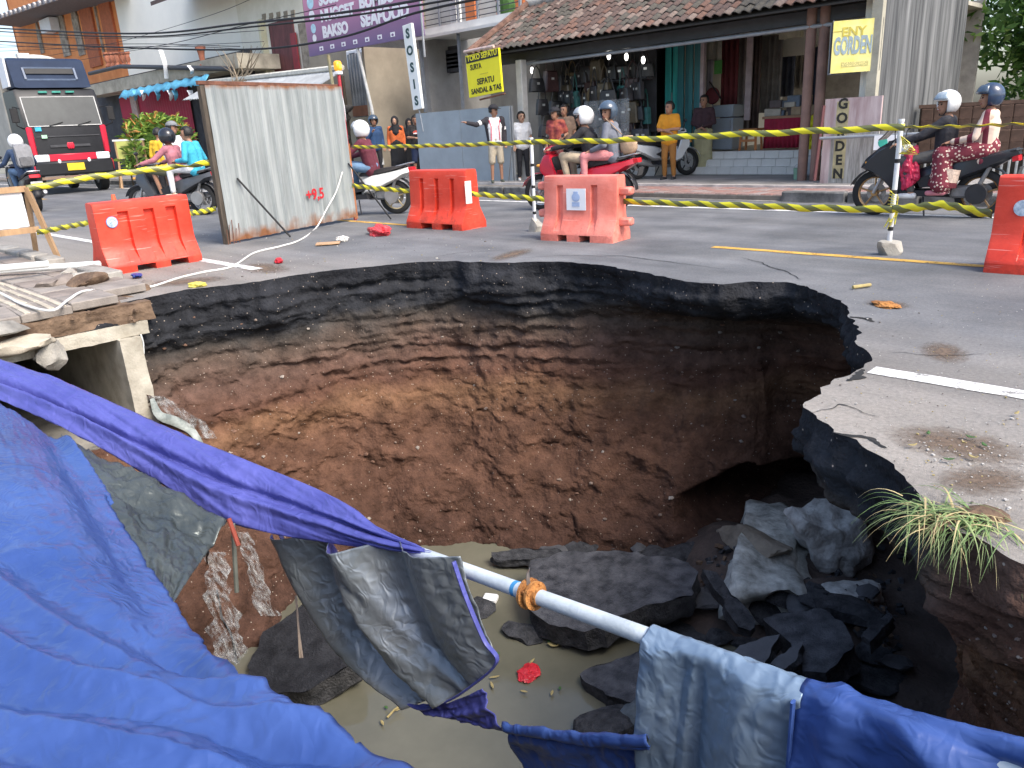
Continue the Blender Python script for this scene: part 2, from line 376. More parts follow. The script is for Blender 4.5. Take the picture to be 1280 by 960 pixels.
# ---- road sheet with the hole in it
hx = [r[1].to_2d() for r in RIM]; nh = len(hx)
outer = [Vector(p) for p in ((-170, -4), (90, -4), (90, 11.6), (-170, 11.6))]
vv, ee, ff = MG.delaunay_2d_cdt(hx+outer, [(i, (i+1) % nh) for i in range(nh)]+[(nh+i, nh+(i+1) % 4) for i in range(4)], [], 0, 1e-6)[:3]
from mathutils.geometry import intersect_point_tri_2d
def inside(p):
    c = False; j = nh-1
    for i in range(nh):
        a, b = hx[i], hx[j]
        if (a.y > p.y) != (b.y > p.y) and p.x < (b.x-a.x)*(p.y-a.y)/(b.y-a.y)+a.x: c = not c
        j = i
    return c
ff = [f for f in ff if not inside(sum((vv[i] for i in f), Vector((0, 0)))/len(f))]
mb = MB().add([(p.x, p.y, 0) for p in vv], ff)
road = struct(mb.build('road', road_m))
far_m = M('far_ground', (.2, .19, .15), .95, .3, .4, .2, 20, world=True)
mb = MB()
for x0, x1, y0, y1 in ((-700, 700, 11.6, 900), (-700, 700, -300, -4), (-700, -170, -4, 11.6), (90, 700, -4, 11.6)):
    mb.add([(x0, y0, -.02), (x1, y0, -.02), (x1, y1, -.02), (x0, y1, -.02)], [(0, 1, 2, 3)])
struct(mb.build('ground', far_m))
# ---- painted lines, slightly ragged
def stripe(name, x0, x1, y, wd, mat, z=.004):
    n = max(2, int(abs(x1-x0)/.12)); a = []; b = []
    for i in range(n+1):
        x = lerp(x0, x1, i/n); a.append(Vector((x, y-wd/2+.008*fbm((x*6, y, 0), 3), z))); b.append(Vector((x, y+wd/2+.008*fbm((x*6, y, 9), 3), z)))
    return struct(MB().grid([a, b]).build(name, mat))
stripe('edge_line', -120, 40, 10.5, .12, white_p)
stripe('edge_line', -60, -7.75, 3.98, .13, white_p); stripe('edge_line', -1.36, 40, 4.02, .13, white_p)
for k in range(-6, 3): stripe('centre_dash', -4.17+k*8.8, -4.17+k*8.8+3.9, 7.27, .11, yel_p)
# ---- cracks near the rim
crk = M('crack_shadow_gap', (.02, .02, .02), .95, .1, 5, 0)
def crack(pts, wd=.012):
    P = [G(*q, .004) for q in pts]; P = polyat(P, 40); a = []; b = []
    for i, p in enumerate(P):
        t = (P[min(i+1, 39)]-P[max(i-1, 0)]).normalized(); nr = Vector((-t.y, t.x, 0)); j = .03*fbm(p*7, 3); w_ = wd*(.35+.65*math.sin(math.pi*i/39))*(.6+abs(fbm(p*20, 2)))
        a.append(p+nr*(j-w_/2)); b.append(p+nr*(j+w_/2))
    struct(MB().grid([a, b]).build('road_crack', crk))
crack([(640,323),(700,319),(780,320),(850,329),(905,336)], .016); crack([(930,322),(985,340),(1000,349)], .016)
crack([(1062,396),(1085,398),(1092,402)], .05); crack([(1040,541),(1085,548),(1105,560)], .03); crack([(1076,461),(1068,470),(1060,476)], .05); crack([(1010,515),(1050,505),(1100,520)], .008)
crack([(1110,440),(1180,445),(1230,442)], .008); crack([(540,322),(570,316),(640,312)], .012)
# ---- far kerb and pavement
pav = struct(MB().box((-20, 13.45+.6, .055), (150, 2.5, .13)).build('pavement', M('pavement_concrete', (.25, .235, .22), .9, .25, 1.5, .3, 70, col2=(.33, .31, .29), world=True)))
brm = [M('pavement_brick_%s' % c, k, .9, .25, 9, .4, 60) for c, k in (('red', (.27, .15, .125)), ('dull', (.24, .16, .14)), ('grey', (.26, .21, .195)))]
bme = [MB().box((0, 0, 0), (.292, .196, .06), bev=.008).mesh('brick', q) for q in brm]
bed = struct(MB().box((-20, 12.21, .03), (150, 1.16, .10)).build('pavement_bed', M('joint_sand', (.17, .15, .13), .95, .2, 9, .3, 60)))
for i in range(48):
    for j in range(6):
        X = -11.2+i*.2; Y = 11.78+j*.2
        o = inst(random.choice(bme), 'brick', bed, (X+.15*(j % 2)*0-.0, Y, .062+.006*random.random()), (random.uniform(-.015, .015), random.uniform(-.015, .015), R_(90)*0), (.67, .98, 1))
struct(MB().box((-20, 12.84, .07), (150, .1, .13)).build('pavement_edging', M('edging_white', (.5, .46, .42), .85, .25, 4, .2, 50, world=True)))
km = MB().box((0, 0, .05), (.97, .16, .22), bev=.02).mesh('kerb_stone', M('kerb_concrete', (.12, .12, .115), .9, .4, 4, .3, 50, col2=(.24, .235, .225), world=True))
kb = struct(MB().box((-20, 11.6, -.02), (150, .12, .06)).build('kerb', conc_d))
for k in range(60):
    X = -46+k*1.0
    if -10.6 < X < -5.6: continue
    inst(km, 'kerb_stone', kb, (X, 11.63, .0), (0, 0, random.uniform(-.008, .008)))
# ================================================================== SINKHOLE CONTENTS
def plane_px(px, z0, gx=0, gy=0):
    mx = sum(p[0] for p in px)/len(px); my = sum(p[1] for p in px)/len(px); c = G(mx, my, z0); out = []
    for x, y in px:
        d = ray(x, y); t = (z0-gx*c.x-gy*c.y-CAM_H)/(d.z-gx*d.x-gy*d.y); out.append(CP+d*t)
    return out, Vector((-gx, -gy, 1)).normalized()
def slab(name, px, z0, gx, gy, th, mat, label, cat='asphalt slab', group=None, rough=.03, side=None):
    P, nr = plane_px(px, z0, gx, gy); per = sum((P[i]-P[i-1]).length for i in range(len(P)))
    ring = polyat(P+[P[0]], max(24, int(per/.05)))[:-1]; c = sum(ring, Vector())/len(ring)
    if (Vector((0, 0, 1)).dot(sum(((ring[i]-c).cross(ring[(i+1) % len(ring)]-c) for i in range(len(ring))), Vector()))) < 0: ring.reverse()
    rd = []
    for p in ring: o = (p-c).normalized(); rd.append(p+o*(rough*1.6*fbm(p*4, 3)+rough*.7*fbm(p*14, 2)))
    e1 = (rd[0]-c).normalized(); e2 = nr.cross(e1)
    pts2 = [Vector(((p-c).dot(e1), (p-c).dot(e2))) for p in rd]; n = len(rd)
    ext = max(p.length for p in pts2); gs = max(.07, ext/9); inn = []
    k = int(ext/gs)+1
    for i in range(-k, k+1):
        for j in range(-k, k+1): inn.append(Vector((i*gs+random.uniform(-.3, .3)*gs, j*gs+random.uniform(-.3, .3)*gs)))
    v2, _, f2 = MG.delaunay_2d_cdt(pts2+inn, [], [list(range(n))], 1, 1e-5)[:3]
    # keep the outline where it was; raise small lumps inside
    V = []; 
    for p in v2:
        q = c+e1*p.x+e2*p.y; V.append(q+nr*(.016*fbm(q*5, 3)+.006*fbm(q*18, 2)))
    mb = MB().add(V, f2)
    rows = [rd]
    for t in (.25, .55, .85, 1.0):
        rows.append([p-nr*th*t+(p-c).normalized()*(rough*1.1*fbm(p*5+nr*t*3, 3)-.02*th+(-.12*th if t == 1 else .05*th*t)) for p in rd])
    mb.grid(rows, 1, True); mb.add([c-nr*th]+rows[-1], [(0, i+1, (i+1) % n+1) for i in range(n)], 1)
    o = mb.build(name, [mat, side or asph], smooth=True, ang=35)
    return tag(o, label, cat, group)
slab('asphalt_slab', [(663,699),(700,690),(747,687),(790,690),(833,697),(858,703),(872,716),(868,744),(840,750),(813,755),(778,771),(757,785),(731,790),(690,780),(665,771),(655,755),(652,736)], -2.3, .05, .16, .22, wetasph, 'largest flat asphalt slab lying behind the pale pipe')
slab('asphalt_slab', [(726,843),(750,830),(778,822),(814,810),(840,820),(845,870),(818,882),(790,880),(763,869),(745,862)], -2.5, .12, .05, .2, wetasph, 'asphalt slab in the pool partly behind the silver tarpaulin')
slab('asphalt_slab', [(392,748),(345,780),(325,797),(300,858),(325,872),(380,862),(420,845),(450,826),(432,800),(405,765)], -2.45, .1, .3, .2, M('wet_black_slab', (.012, .013, .016), .7, .4, 9, .6, 60, col2=(.03, .031, .035)), 'black asphalt slab leaning on the bank beside the trickling water', side=asph)
slab('asphalt_slab', [(955,774),(985,765),(1030,760),(1055,779),(1070,808),(1050,822),(1030,842),(1005,838),(985,800)], -2.2, .15, .2, .22, wetasph, 'dark asphalt slab lying in the shaded corner of the rubble')
slab('asphalt_slab', [(905,822),(920,806),(936,802),(955,795),(976,791),(972,807),(962,822),(955,834),(930,832)], -2.2, .1, .25, .12, M('dry_asphalt', (.11, .11, .115), .9, .2, 7, .3, 60), 'light grey asphalt slab just above the silver tarpaulin')
slab('asphalt_slab', [(962,830),(974,815),(1002,803),(995,822),(980,836)], -2.2, .1, .2, .1, MATS['dry_asphalt'], 'small grey asphalt plate next to the light grey slab')
slab('asphalt_slab', [(878,712),(894,712),(920,745),(945,778),(940,792),(926,790),(905,762)], -2.05, -.3, .35, .12, asph, 'narrow asphalt slab tilted on edge below the pale rock')
slab('asphalt_slab', [(1078,793),(1092,778),(1110,764),(1117,770),(1100,792),(1086,804)], -2.1, .2, .1, .1, asph, 'small oblong asphalt piece against the shaded wall')
slab('asphalt_slab', [(613,691),(650,687),(698,685),(702,693),(680,699),(640,702),(618,701)], -2.5, 0, .1, .08, asph, 'thin dark asphalt strip at the foot of the soil wall')
slab('asphalt_slab', [(985,835),(1010,845),(1040,850),(1090,880),(1060,900),(1000,890),(970,865)], -2.35, .1, .1, .2, asph, 'asphalt slab deep in shade just above the blue tarpaulin')
def lump(name, c, r, mat, label, cat, group=None, seed=0, rough=.35, sq=None, parent=None, sub=3, ang=28):
    bm = bmesh.new(); bmesh.ops.create_icosphere(bm, subdivisions=sub, radius=1); sq = sq or (1, 1, 1)
    rnd = random.Random(seed); pl = [(Vector((rnd.gauss(0, 1), rnd.gauss(0, 1), rnd.gauss(0, 1))).normalized(), rnd.uniform(.45, .8)) for _ in range(9)]
    for v in bm.verts:
        d = v.co.copy()
        for nn, h in pl:
            k = d.dot(nn)
            if k > h: d -= nn*(k-h)*.9
        d *= 1+rough*.45*fbm(d*1.7+Vector((seed*3.1, seed, 0)), 3)+.1*rough*fbm(d*6+Vector((seed, 0, 0)), 2)
        v.co = Vector((d.x*sq[0], d.y*sq[1], d.z*sq[2]))*r
    me = bpy.data.meshes.new(name); bm.to_mesh(me); bm.free(); me.materials.append(mat)
    me.polygons.foreach_set('use_smooth', [True]*len(me.polygons)); me.set_sharp_from_angle(angle=R_(ang))
    o = inst(me, name, parent, c, (0, 0, seed*1.7))
    return tag(o, label, cat, group) if label else o
rockm = M('pale_rock', (.42, .41, .38), .9, .35, 6, .9, 22, col2=(.72, .71, .66))
rock2 = M('greenish_pale_rock', (.34, .34, .30), .9, .4, 6, .8, 18, col2=(.62, .62, .56))
lump('rock', G(940,712,-2.35)+Vector((0,.25,-.05)), .78, rock2, 'broad pale rock sloping down to the asphalt rubble', 'rock', seed=3, sq=(1.2,.65,.36), rough=.7, sub=4, ang=70)
lump('rock', G(1018,668,-2.1)+Vector((0,.2,-.1)), .6, rockm, 'upright grey rock at the mouth of the dark hollow', 'rock', seed=5, sq=(.66,.6,.8), rough=.8, sub=4, ang=70)
lump('rock', G(1045,742,-2.25)+Vector((.05,.2,-.1)), .3, rockm, 'small pale rock below the upright grey rock', 'rock', seed=8, sq=(1,.7,.6), sub=4)
lump('rock', G(918,690,-2.2)+Vector((0,.3,-.05)), .33, M('tan_rock', (.2, .17, .13), .95, .4, 4, .7, 25), 'tan earthy lump between the two pale rocks', 'rock', seed=11, sq=(1.5,.7,.5), sub=4)
rc = random.Random(12)
spots = [(880,745),(850,770),(865,790),(885,810),(840,790),(900,790),(930,770),(955,757),(975,745),(1000,748),(905,735),(1020,748),(1075,835),(1095,820),(1010,800),(990,850),(880,830),(820,775),(715,800),(650,790),(600,760),(690,690),(725,684),(770,683),(800,684),(850,690),(820,692),(1085,740),(1060,760),(1100,850),(1120,830),(1050,860),(870,770),(895,770),(945,800)]
for i, (x, y) in enumerate(spots):
    r = rc.uniform(.08, .2); p = G(x, y, -2.35); z = max(floor_z(p.x, p.y), -2.7)
    lump('asphalt_chunk', G(x, y, z+.08), r, asph if i % 3 else M('grey_chunk', (.075, .076, .08), .9, .3, 8, .5, 50), 'fist to head sized asphalt chunk in the rubble heap', 'asphalt chunk', 'small chunks in the rubble heap', 20+i, .5, (1.45, 1.1, .42), sub=2)
lump('asphalt_chunk', G(762,905,-2.6), .25, asph, 'jagged asphalt chunk rising from the pool by the tarpaulin', 'asphalt chunk', seed=71, sq=(1.2,.8,.7))
lump('asphalt_chunk', G(790,895,-2.55), .22, M('bluish_chunk', (.1, .12, .13), .8, .4, 5, .5, 40), 'bluish broken chunk wedged under the pool slab', 'asphalt chunk', seed=73, sq=(1,.8,.6))
gr_ = MB(); rq = random.Random(77)
for i in range(1500):
    x, y = rq.uniform(600, 1130), rq.uniform(680, 880); p = G(x, y, -2.35); z = floor_z(p.x, p.y)
    if z < -2.68: continue
    p = G(x, y, z+.005); s_ = rq.uniform(.008, .032); gr_.box(p, (s_*2, s_*1.5, s_*1.1), 0, rq.choice((0, 0, 1, 2)), M_=Matrix.Rotation(rq.uniform(0, 6), 3, Vector((rq.random(), rq.random(), rq.random())).normalized()))
tag(gr_.build('rubble_grit', [asph, M('grey_chunk', (.075, .076, .08), .9, .3, 8, .5, 50), soil]), 'fine asphalt and soil crumbs over the rubble heap', 'rubble', kind='stuff')
# stones set in the soil wall and the right-hand bank
sr = random.Random(4)
stm = [M('soil_stone_a', (.3, .26, .22), .9, .3, 8, .4, 40), M('soil_stone_b', (.2, .15, .12), .9, .3, 8, .4, 40), M('clod', (.16, .09, .06), .95, .35, 8, .6, 40)]
for i in range(150):
    if i < 110: x, y = sr.uniform(195, 1000), sr.uniform(380, 680)
    else: x, y = sr.uniform(1165, 1278), sr.uniform(780, 900)
    p, nn = hit(x, y)
    lump('soil_stone', p, sr.uniform(.012, .035) if i < 110 else sr.uniform(.004, .012), stm[i % 3], None, None, seed=i, parent=pit, sub=1, rough=.6, sq=(1, 1, .7))
# ---- water trickling down the left bank
fo = M('foaming_water', (.30, .31, .30), .3, .25, 14, .6, 50, col2=(.52, .53, .52)); nt, L, b = mnodes(fo)
nz = N(nt, 'TexNoise', Scale=11., Detail=7., Roughness=.65); tc = N(nt, 'TexCoord'); mp = N(nt, 'Mapping'); mp.inputs['Scale'].default_value = (1.2, 2.4, .4); L(tc.outputs['Object'], mp.inputs[0]); L(mp.outputs[0], nz.inputs[0])
mr = N(nt, 'MapRange'); mr.inputs[1].default_value = .40; mr.inputs[2].default_value = .72; mr.inputs[4].default_value = .75; L(nz.outputs[0], mr.inputs[0]); L(mr.outputs[0], b.inputs['Alpha'])
def trickle(pts, wds, name, label):
    P = polyat([Vector((*q, 0)) for q in pts], 46); mb = MB()
    rowsL = []
    for i, q in enumerate(P):
        w_ = wds[0]+(wds[1]-wds[0])*i/45; r = []
        for k in range(5):
            x = q.x+(k/4-.5)*w_*(1+.5*fbm((q.y*.05, k, 1), 2))+4*fbm((q.y*.06, 0, len(pts)), 2); h, nn = hit(x, q.y); 
            tow = (CP-h).normalized(); r.append(h+tow*(.02+.02*math.sin(math.pi*k/4)+.012*fbm((x*.2, q.y*.15, 0), 2)))
        rowsL.append(r)
    mb.grid(rowsL); return tag(mb.build(name, fo, smooth=True, ang=180), label, 'water')
trickle([(268,690),(272,730),(280,780),(295,850)], (26, 44), 'water_trickle', 'broad white trickle of water running down beside the black slab')
trickle([(305,665),(320,720),(335,770)], (16, 24), 'water_trickle', 'thin white trickle running down between the tarpaulins')
trickle([(195,495),(215,510),(240,528),(256,548)], (20, 34), 'water_trickle', 'white water spilling from beside the culvert wall')
# ---- floating litter
f_ = tag(MB().box((0,0,0), (.13,.10,.05), bev=.012).build('foam_box', M('foam_white', (.8,.8,.78), .6, .05, 9, .1), loc=G(613,748,-2.61), rz=.5), 'small white foam box floating at the pool edge', 'foam box')
def crumple(name, c, r, mat, label, cat, seed, sq=(1, 1, .4), parent=None, n=18):
    bm = bmesh.new(); bmesh.ops.create_icosphere(bm, subdivisions=4, radius=1)
    for v in bm.verts:
        d = v.co; k = 1+.45*MN.noise(d*1.6+Vector((seed, 3, 0)))+.35*(.5-abs(MN.noise(d*3.2+Vector((0, seed, 0)))))
        v.co = Vector((d.x*sq[0], d.y*sq[1], d.z*sq[2]))*k*r
    me = bpy.data.meshes.new(name); bm.to_mesh(me); bm.free(); me.materials.append(mat)
    o = inst(me, name, parent, c, (0, 0, seed))
    return tag(o, label, cat)
redpl = M('red_plastic', (.5, .02, .03), .35, .2, 8, .3, 40)
crumple('plastic_packet', G(661,841,-2.62), .085, redpl, 'crumpled red plastic packet floating in the muddy pool', 'litter', 2, (1.1, .9, .35))
lf = M('dry_leaf', (.35, .28, .12), .8, .3, 8, .2); lg = M('green_leaf', (.05, .12, .03), .7, .3, 8, .2)
def leaflet(c, ln, wd, rz, mat, label, cat='leaf', group=None, curl=.2):
    V = []; Fc = []
    for i in range(7):
        t = i/6; w_ = wd*math.sin(math.pi*min(1, t*.96+.04))+.001
        for k in (-1, 0, 1): V.append((t*ln-ln/2, k*w_/2, .012+curl*ln*(t-.5)**2+.15*w_*abs(k)))
    for i in range(6): Fc += [(i*3, i*3+1, i*3+4, i*3+3), (i*3+1, i*3+2, i*3+5, i*3+4)]
    o = MB().add(V, Fc).build('leaf', mat, loc=c, rz=rz, smooth=True, ang=180); solid(o, .002); return tag(o, label, cat, group)
leaflet(G(692,808,-2.62), .1, .05, .5, lf, 'pale leaf floating above the red packet', curl=.5); leaflet(G(688,800,-2.62), .1, .05, 2, lg, 'dark green leaf floating above the red packet')
for i, (x, y) in enumerate([(483,886),(497,889),(615,858),(622,818),(690,868),(752,845),(766,846),(478,905),(618,848),(700,862),(655,866),(665,828),(605,905)]):
    leaflet(G(x, y, -2.62), .04+.02*(i % 3), .02, i*1.3, lf if i % 3 else lg, 'small leaf floating on the muddy pool', group='leaves on the pool')
tag(MB().tube([G(484,897,-2.6), G(492,888,-2.59), G(503,880,-2.57)], .008, 6).build('twig', lf), 'short twig floating among leaves on the pool', 'twig')
# ---- the pipe across the hole
PA, PBp = D(530, 694, 3.4), D(1010, 869, 2.1)
PD = (PBp-PA)
def pipe(t): return PA+PD*t
pr = .030
gi = M('pale_painted_pipe', (.47, .53, .56), .45, .18, 5, .12, 60, col2=(.6, .66, .69)); rust = M('rust', (.35, .13, .04), .9, .5, 14, .7, 60, col2=(.55, .25, .07))
pe = empty('water_pipe', pipe(0), 0, 'pale blue-grey steel pipe with rusty flange spanning the sinkhole', 'pipe')
loc = lambda p: p-pipe(0)
MB().tube([loc(pipe(t)) for t in [-1.95+i*.1 for i in range(41)]], pr, 20).build('tube', gi, pe, smooth=True)
ax = PD.normalized()
def ring(t0, l, r, n=24, r0=None):
    c = loc(pipe(t0)); prof = [c-ax*l/2, c-ax*l/2, c+ax*l/2, c+ax*l/2]; return MB().tube(prof, [r0 or pr*.9, r, r, r0 or pr*.9], n, False)
def xt(x):  # pipe parameter at image column
    lo, hi = -2., 2.5
    for _ in range(40):
        md = (lo+hi)/2; v = pipe(md)-CP; 
        if 640+FPX*v.dot(RT)/v.dot(FW) < x: lo = md
        else: hi = md
    return lo
fl = ring(xt(661), .012, pr*2.0).build('flange', rust, pe, smooth=True); f2 = ring(xt(669), .012, pr*1.85).build('flange', rust, pe, smooth=True)
MB().tube([loc(pipe(xt(657))), loc(pipe(xt(676)))], pr*1.12, 20).build('collar', rust, pe, smooth=True)
s1 = ax.cross(Vector((0, 0, 1))).normalized(); s2 = s1.cross(ax)
for k in range(4):
    a = k*math.pi/2+.6; c = loc(pipe(xt(665)))+(s1*math.cos(a)+s2*math.sin(a))*pr*1.55
    MB().tube([c-ax*.028, c+ax*.028], .007, 6).build('bolt', rust, pe)
ring(xt(646), .02, pr*1.03).build('blue_band', M('blue_tape', (.05, .25, .5), .5), pe, smooth=True)
c = loc(pipe(xt(661)))+Vector((0, 0, .04)); MB().tube([c, c+Vector((.0, 0, .05)), c+Vector((.012, 0, .075))], [.012, .008, .002], 6, flat=.3).build('metal_tab', M('bare_metal', (.5, .5, .5), .4, metal=.8), pe)
# ================================================================== LEFT FOOTPATH AND CULVERT
XE = -7.12
ce = empty('box_culvert', (XE, 1.7, -1.15), 0, 'broken concrete box culvert opening into the sinkhole under the footpath', 'culvert')
def rough_box(lo, hi, amp, seed, n=14, flat_top=False):
    # closed box skin with uneven faces
    bm = bmesh.new(); bmesh.ops.create_cube(bm, size=1); bmesh.ops.subdivide_edges(bm, edges=bm.edges, cuts=n, use_grid_fill=True)
    lo = Vector(lo); hi = Vector(hi); dm = hi-lo; mb = MB(); bm.verts.index_update()
    for v in bm.verts:
        q = Vector((lerp(lo.x, hi.x, v.co.x+.5), lerp(lo.y, hi.y, v.co.y+.5), lerp(lo.z, hi.z, v.co.z+.5))); c = (lo+hi)/2
        o = Vector(((q.x-c.x)/dm.x, (q.y-c.y)/dm.y, (q.z-c.z)/dm.z)).normalized()
        k = amp*(fbm(q*5+Vector((seed, 0, 0)), 3)+.5*fbm(q*16+Vector((0, seed, 0)), 2)); v.co = q+o*k
    V = [v.co.copy() for v in bm.verts]; Fc = [[v.index for v in f.verts] for f in bm.faces]; bm.free()
    return mb.add(V, Fc)
o_ = Vector((XE, 1.7, -1.15))
def rel(p): return Vector(p)-o_
culm = M('culvert_concrete', (.40, .36, .28), .9, .25, 3.5, .3, 50, col2=(.55, .51, .42))
rough_box(rel((XE-5, .75, -.285)), rel((XE, 2.52, -.17)), .012, 1, 24).build('top_slab', culm, ce, smooth=True, ang=50)
rough_box(rel((XE-5, 2.235, -1.25)), rel((XE+.06, 2.42, -.288)), .012, 2, 24).build('side_wall', culm, ce, smooth=True, ang=50)
rough_box(rel((XE-5, .85, -1.25)), rel((XE-.05, 1.0, -.288)), .012, 3, 20).build('side_wall', conc_d, ce, smooth=True, ang=50)
rough_box(rel((XE-5, 1.002, -1.35)), rel((XE-.02, 2.233, -1.2)), .012, 3, 16).build('floor_slab', conc_d, ce, smooth=True, ang=50)
MB().box(rel((XE-4.9, 1.62, -.75)), (.1, 1.22, .92)).build('back_wall', conc_d, ce)
# packed soil under the pavers
struct(rough_box((XE-6, .55, -.165), (XE-.03, 2.6, -.002), .035, 5, 30).build('path_bed_soil', soil, smooth=True, ang=60))
pvm = [M('paver_brown', (.20, .165, .14), .88, .25, 4, .35, 60, col2=(.29, .245, .21)), M('paver_grey', (.24, .21, .185), .88, .25, 4, .35, 60, col2=(.31, .275, .24)), M('paver_pale', (.42, .37, .29), .85, .2, 6, .3, 60)]
path = struct(MB().box((XE-3.2, 1.6, -.001), (5.8, 1.8, .012)).build('footpath', M('footpath_sand', (.13, .10, .08), .95, .3, 8, .5, 40)))
pme = [MB().box((0, 0, 0), (.44, .385, .075), bev=.008).mesh('paver', q) for q in pvm[:2]]
tb = MB().box((0, 0, 0), (.44, .385, .07), bev=.006)
for k in range(4): tb.box((0, -.135+k*.09, .038), (.40, .045, .014), mi=1, bev=.004)
tme = tb.mesh('tactile_paver', [pvm[1], pvm[2]])
for i in range(12):
    for j in range(5):
        X = XE-.23-i*.45+random.uniform(-.01, .01)-(random.uniform(0, .08) if i == 0 else 0); Y = .98+j*.39
        if i == 0 and j in (4,): continue
        tl = .035 if i == 0 else .012
        inst(tme if j == 2 else pme[(i*3+j) % 2], 'tactile_paver' if j == 2 else 'paver', path, (X, Y, .047+random.uniform(-.006, .006)), (random.uniform(-tl, tl), random.uniform(0, tl*2), random.uniform(-.02, .02)))
# kerb row between footpath and road, broken near the hole
kme = MB().box((0, 0, 0), (.58, .2, .22), bev=.015).mesh('kerb_block', M('painted_kerb', (.27, .25, .22), .85, .3, 5, .3, 50, col2=(.40, .38, .34)))
kr = empty('kerb_row', (-9.5, 2.72, 0), 0, 'broken kerb of concrete blocks along the footpath', 'kerb')
inst(kme, 'kerb_block', kr, (.95, -.06, .05), (0, .05, .12))
for k in range(4): inst(kme, 'kerb_block', kr, (-.9-k*.62, .0, .03), (.02*k, 0, .03*k-.05))
def chunk(x, y, z, r, sq, mat, label, seed, group=None, cat='rubble'):
    return lump('rubble_piece', G(x, y, z), r, mat, label, cat, group, seed, .4, sq, sub=3)
grp = 'rubble on the footpath edge'
for i, (x, y, z, r) in enumerate([(75,352,.1,.16),(98,348,.1,.13),(110,352,.1,.2),(60,357,.09,.12),(88,342,.08,.12),(172,362,.01,.10),(185,355,.01,.09)]):
    chunk(x, y, z, r, (1.3, 1, .55), [pvm[0], conc, soil][i % 3], 'broken paver rubble piece on the edge of the footpath', 40+i, grp)
lump('rubble_piece', PX(26,432,XE+.12), .26, pvm[2], 'large tan broken kerb stone jutting out above the violet tarpaulin', 'rubble', None, 61, .35, (.7, 1.0, .32))
lump('rubble_piece', PX(62,443,XE+.1), .14, conc, 'small grey stone under the tan kerb stone', 'rubble', None, 62, .4)
lump('rubble_piece', PX(4,410,XE+.02), .2, conc_d, 'mossy grey slab fragment resting on the footpath edge', 'rubble', None, 63, .3, (.8, 1.1, .35))
for i in range(9):
    x, y = random.uniform(60, 178), random.uniform(388, 402); p = PX(x, y, XE+.02)
    if p.z > 0: continue
    lump('pebble', p, random.uniform(.012, .03), soil, None, None, None, i, .5, parent=bpy.data.objects['path_bed_soil'], sub=1)
# pale planks / pvc pipes lying on the path
pvc = M('pvc_white', (.72, .74, .72), .4, .08, 4, .1)
tag(MB().tube([G(-40,341,.14), G(125,330,.14)], .035, 14).build('pvc_pipe', pvc, smooth=True), 'longer white plastic pipe lying across the footpath', 'pipe')
tag(MB().tube([G(-40,339,.24), G(60,330,.2)], .035, 14).build('pvc_pipe', pvc, smooth=True), 'shorter white plastic pipe lying behind the longer one', 'pipe')
# ---- pale cracked drain fragment + hoses left of the soil wall
wt = M('wet_plastic_scrap', (.2, .235, .22), .5, .35, 9, .5, 30, col2=(.36, .39, .36))
P = [hit(*q)[0]+Vector((.03, -.05, .03)) for q in [(196,500),(205,520),(225,528),(245,540),(262,565)]]
tag(MB().tube(crom(P, 20), [.02+.03*math.sin(math.pi*i/19) for i in range(20)], 10, flat=.5).build('torn_hose', wt, smooth=True), 'torn grey plastic hose hanging beside the culvert wall', 'hose')
blk = M('black_rubber', (.015, .015, .016), .6, .2, 9, .1)
P = [hit(*q)[0]+Vector((.02, -.03, .0)) for q in [(262,700),(275,740),(281,770),(292,790),(300,830)]]
tag(MB().tube(crom([D(260,690,4.2)]+P, 30), .008, 6).build('cable', blk, smooth=True), 'thin black cable dangling down the wet bank', 'cable')
tag(MB().tube(crom([D(291,655,3.9), D(293,690,3.95), D(296,740,4.0)], 12), .012, 8).build('cable', M('grey_cable', (.13, .14, .12), .6), smooth=True), 'grey cable hanging below the violet tarpaulin', 'cable')
tag(MB().tube([D(286,648,3.85), D(298,682,3.85)], .012, 8).build('stick', M('red_rod', (.25, .05, .03), .7)), 'short red rod under the violet tarpaulin edge', 'rod')
for k in range(2): tag(MB().tube(crom([D(370,745,4.2), D(373,785,4.2), D(375+3*k,822,4.2)], 10), .006, 5).build('root', M('root', (.4, .32, .25), .9)), 'pale root strand hanging in front of the black slab', 'root', 'pale hanging root strands')
tag(MB().tube(crom([PX(176,418,XE+.02), PX(179,428,XE+.03), PX(180,442,XE+.03)], 8), .006, 6).build('wire', pvc), 'short white wire dangling from the culvert top slab', 'wire')
# white cable across the ground and up to the fence
wc = [(0,366),(30,381),(65,388),(85,375),(105,364),(140,362),(165,361),(190,358),(225,347),(255,340),(290,333),(318,316),(350,308),(375,300)]
P = [G(x, y, .1 if x < 130 else .012) for x, y in wc]+[PX(395,285,-10.5), PX(408,262,-10.58), PX(420,240,-10.64), PX(428,215,-10.7)]
tag(MB().tube(crom(P, 160), .011, 8).build('power_cord', M('white_cord', (.7, .69, .66), .5), smooth=True), 'white cord snaking from the footpath over the road to the corrugated fence', 'cord')
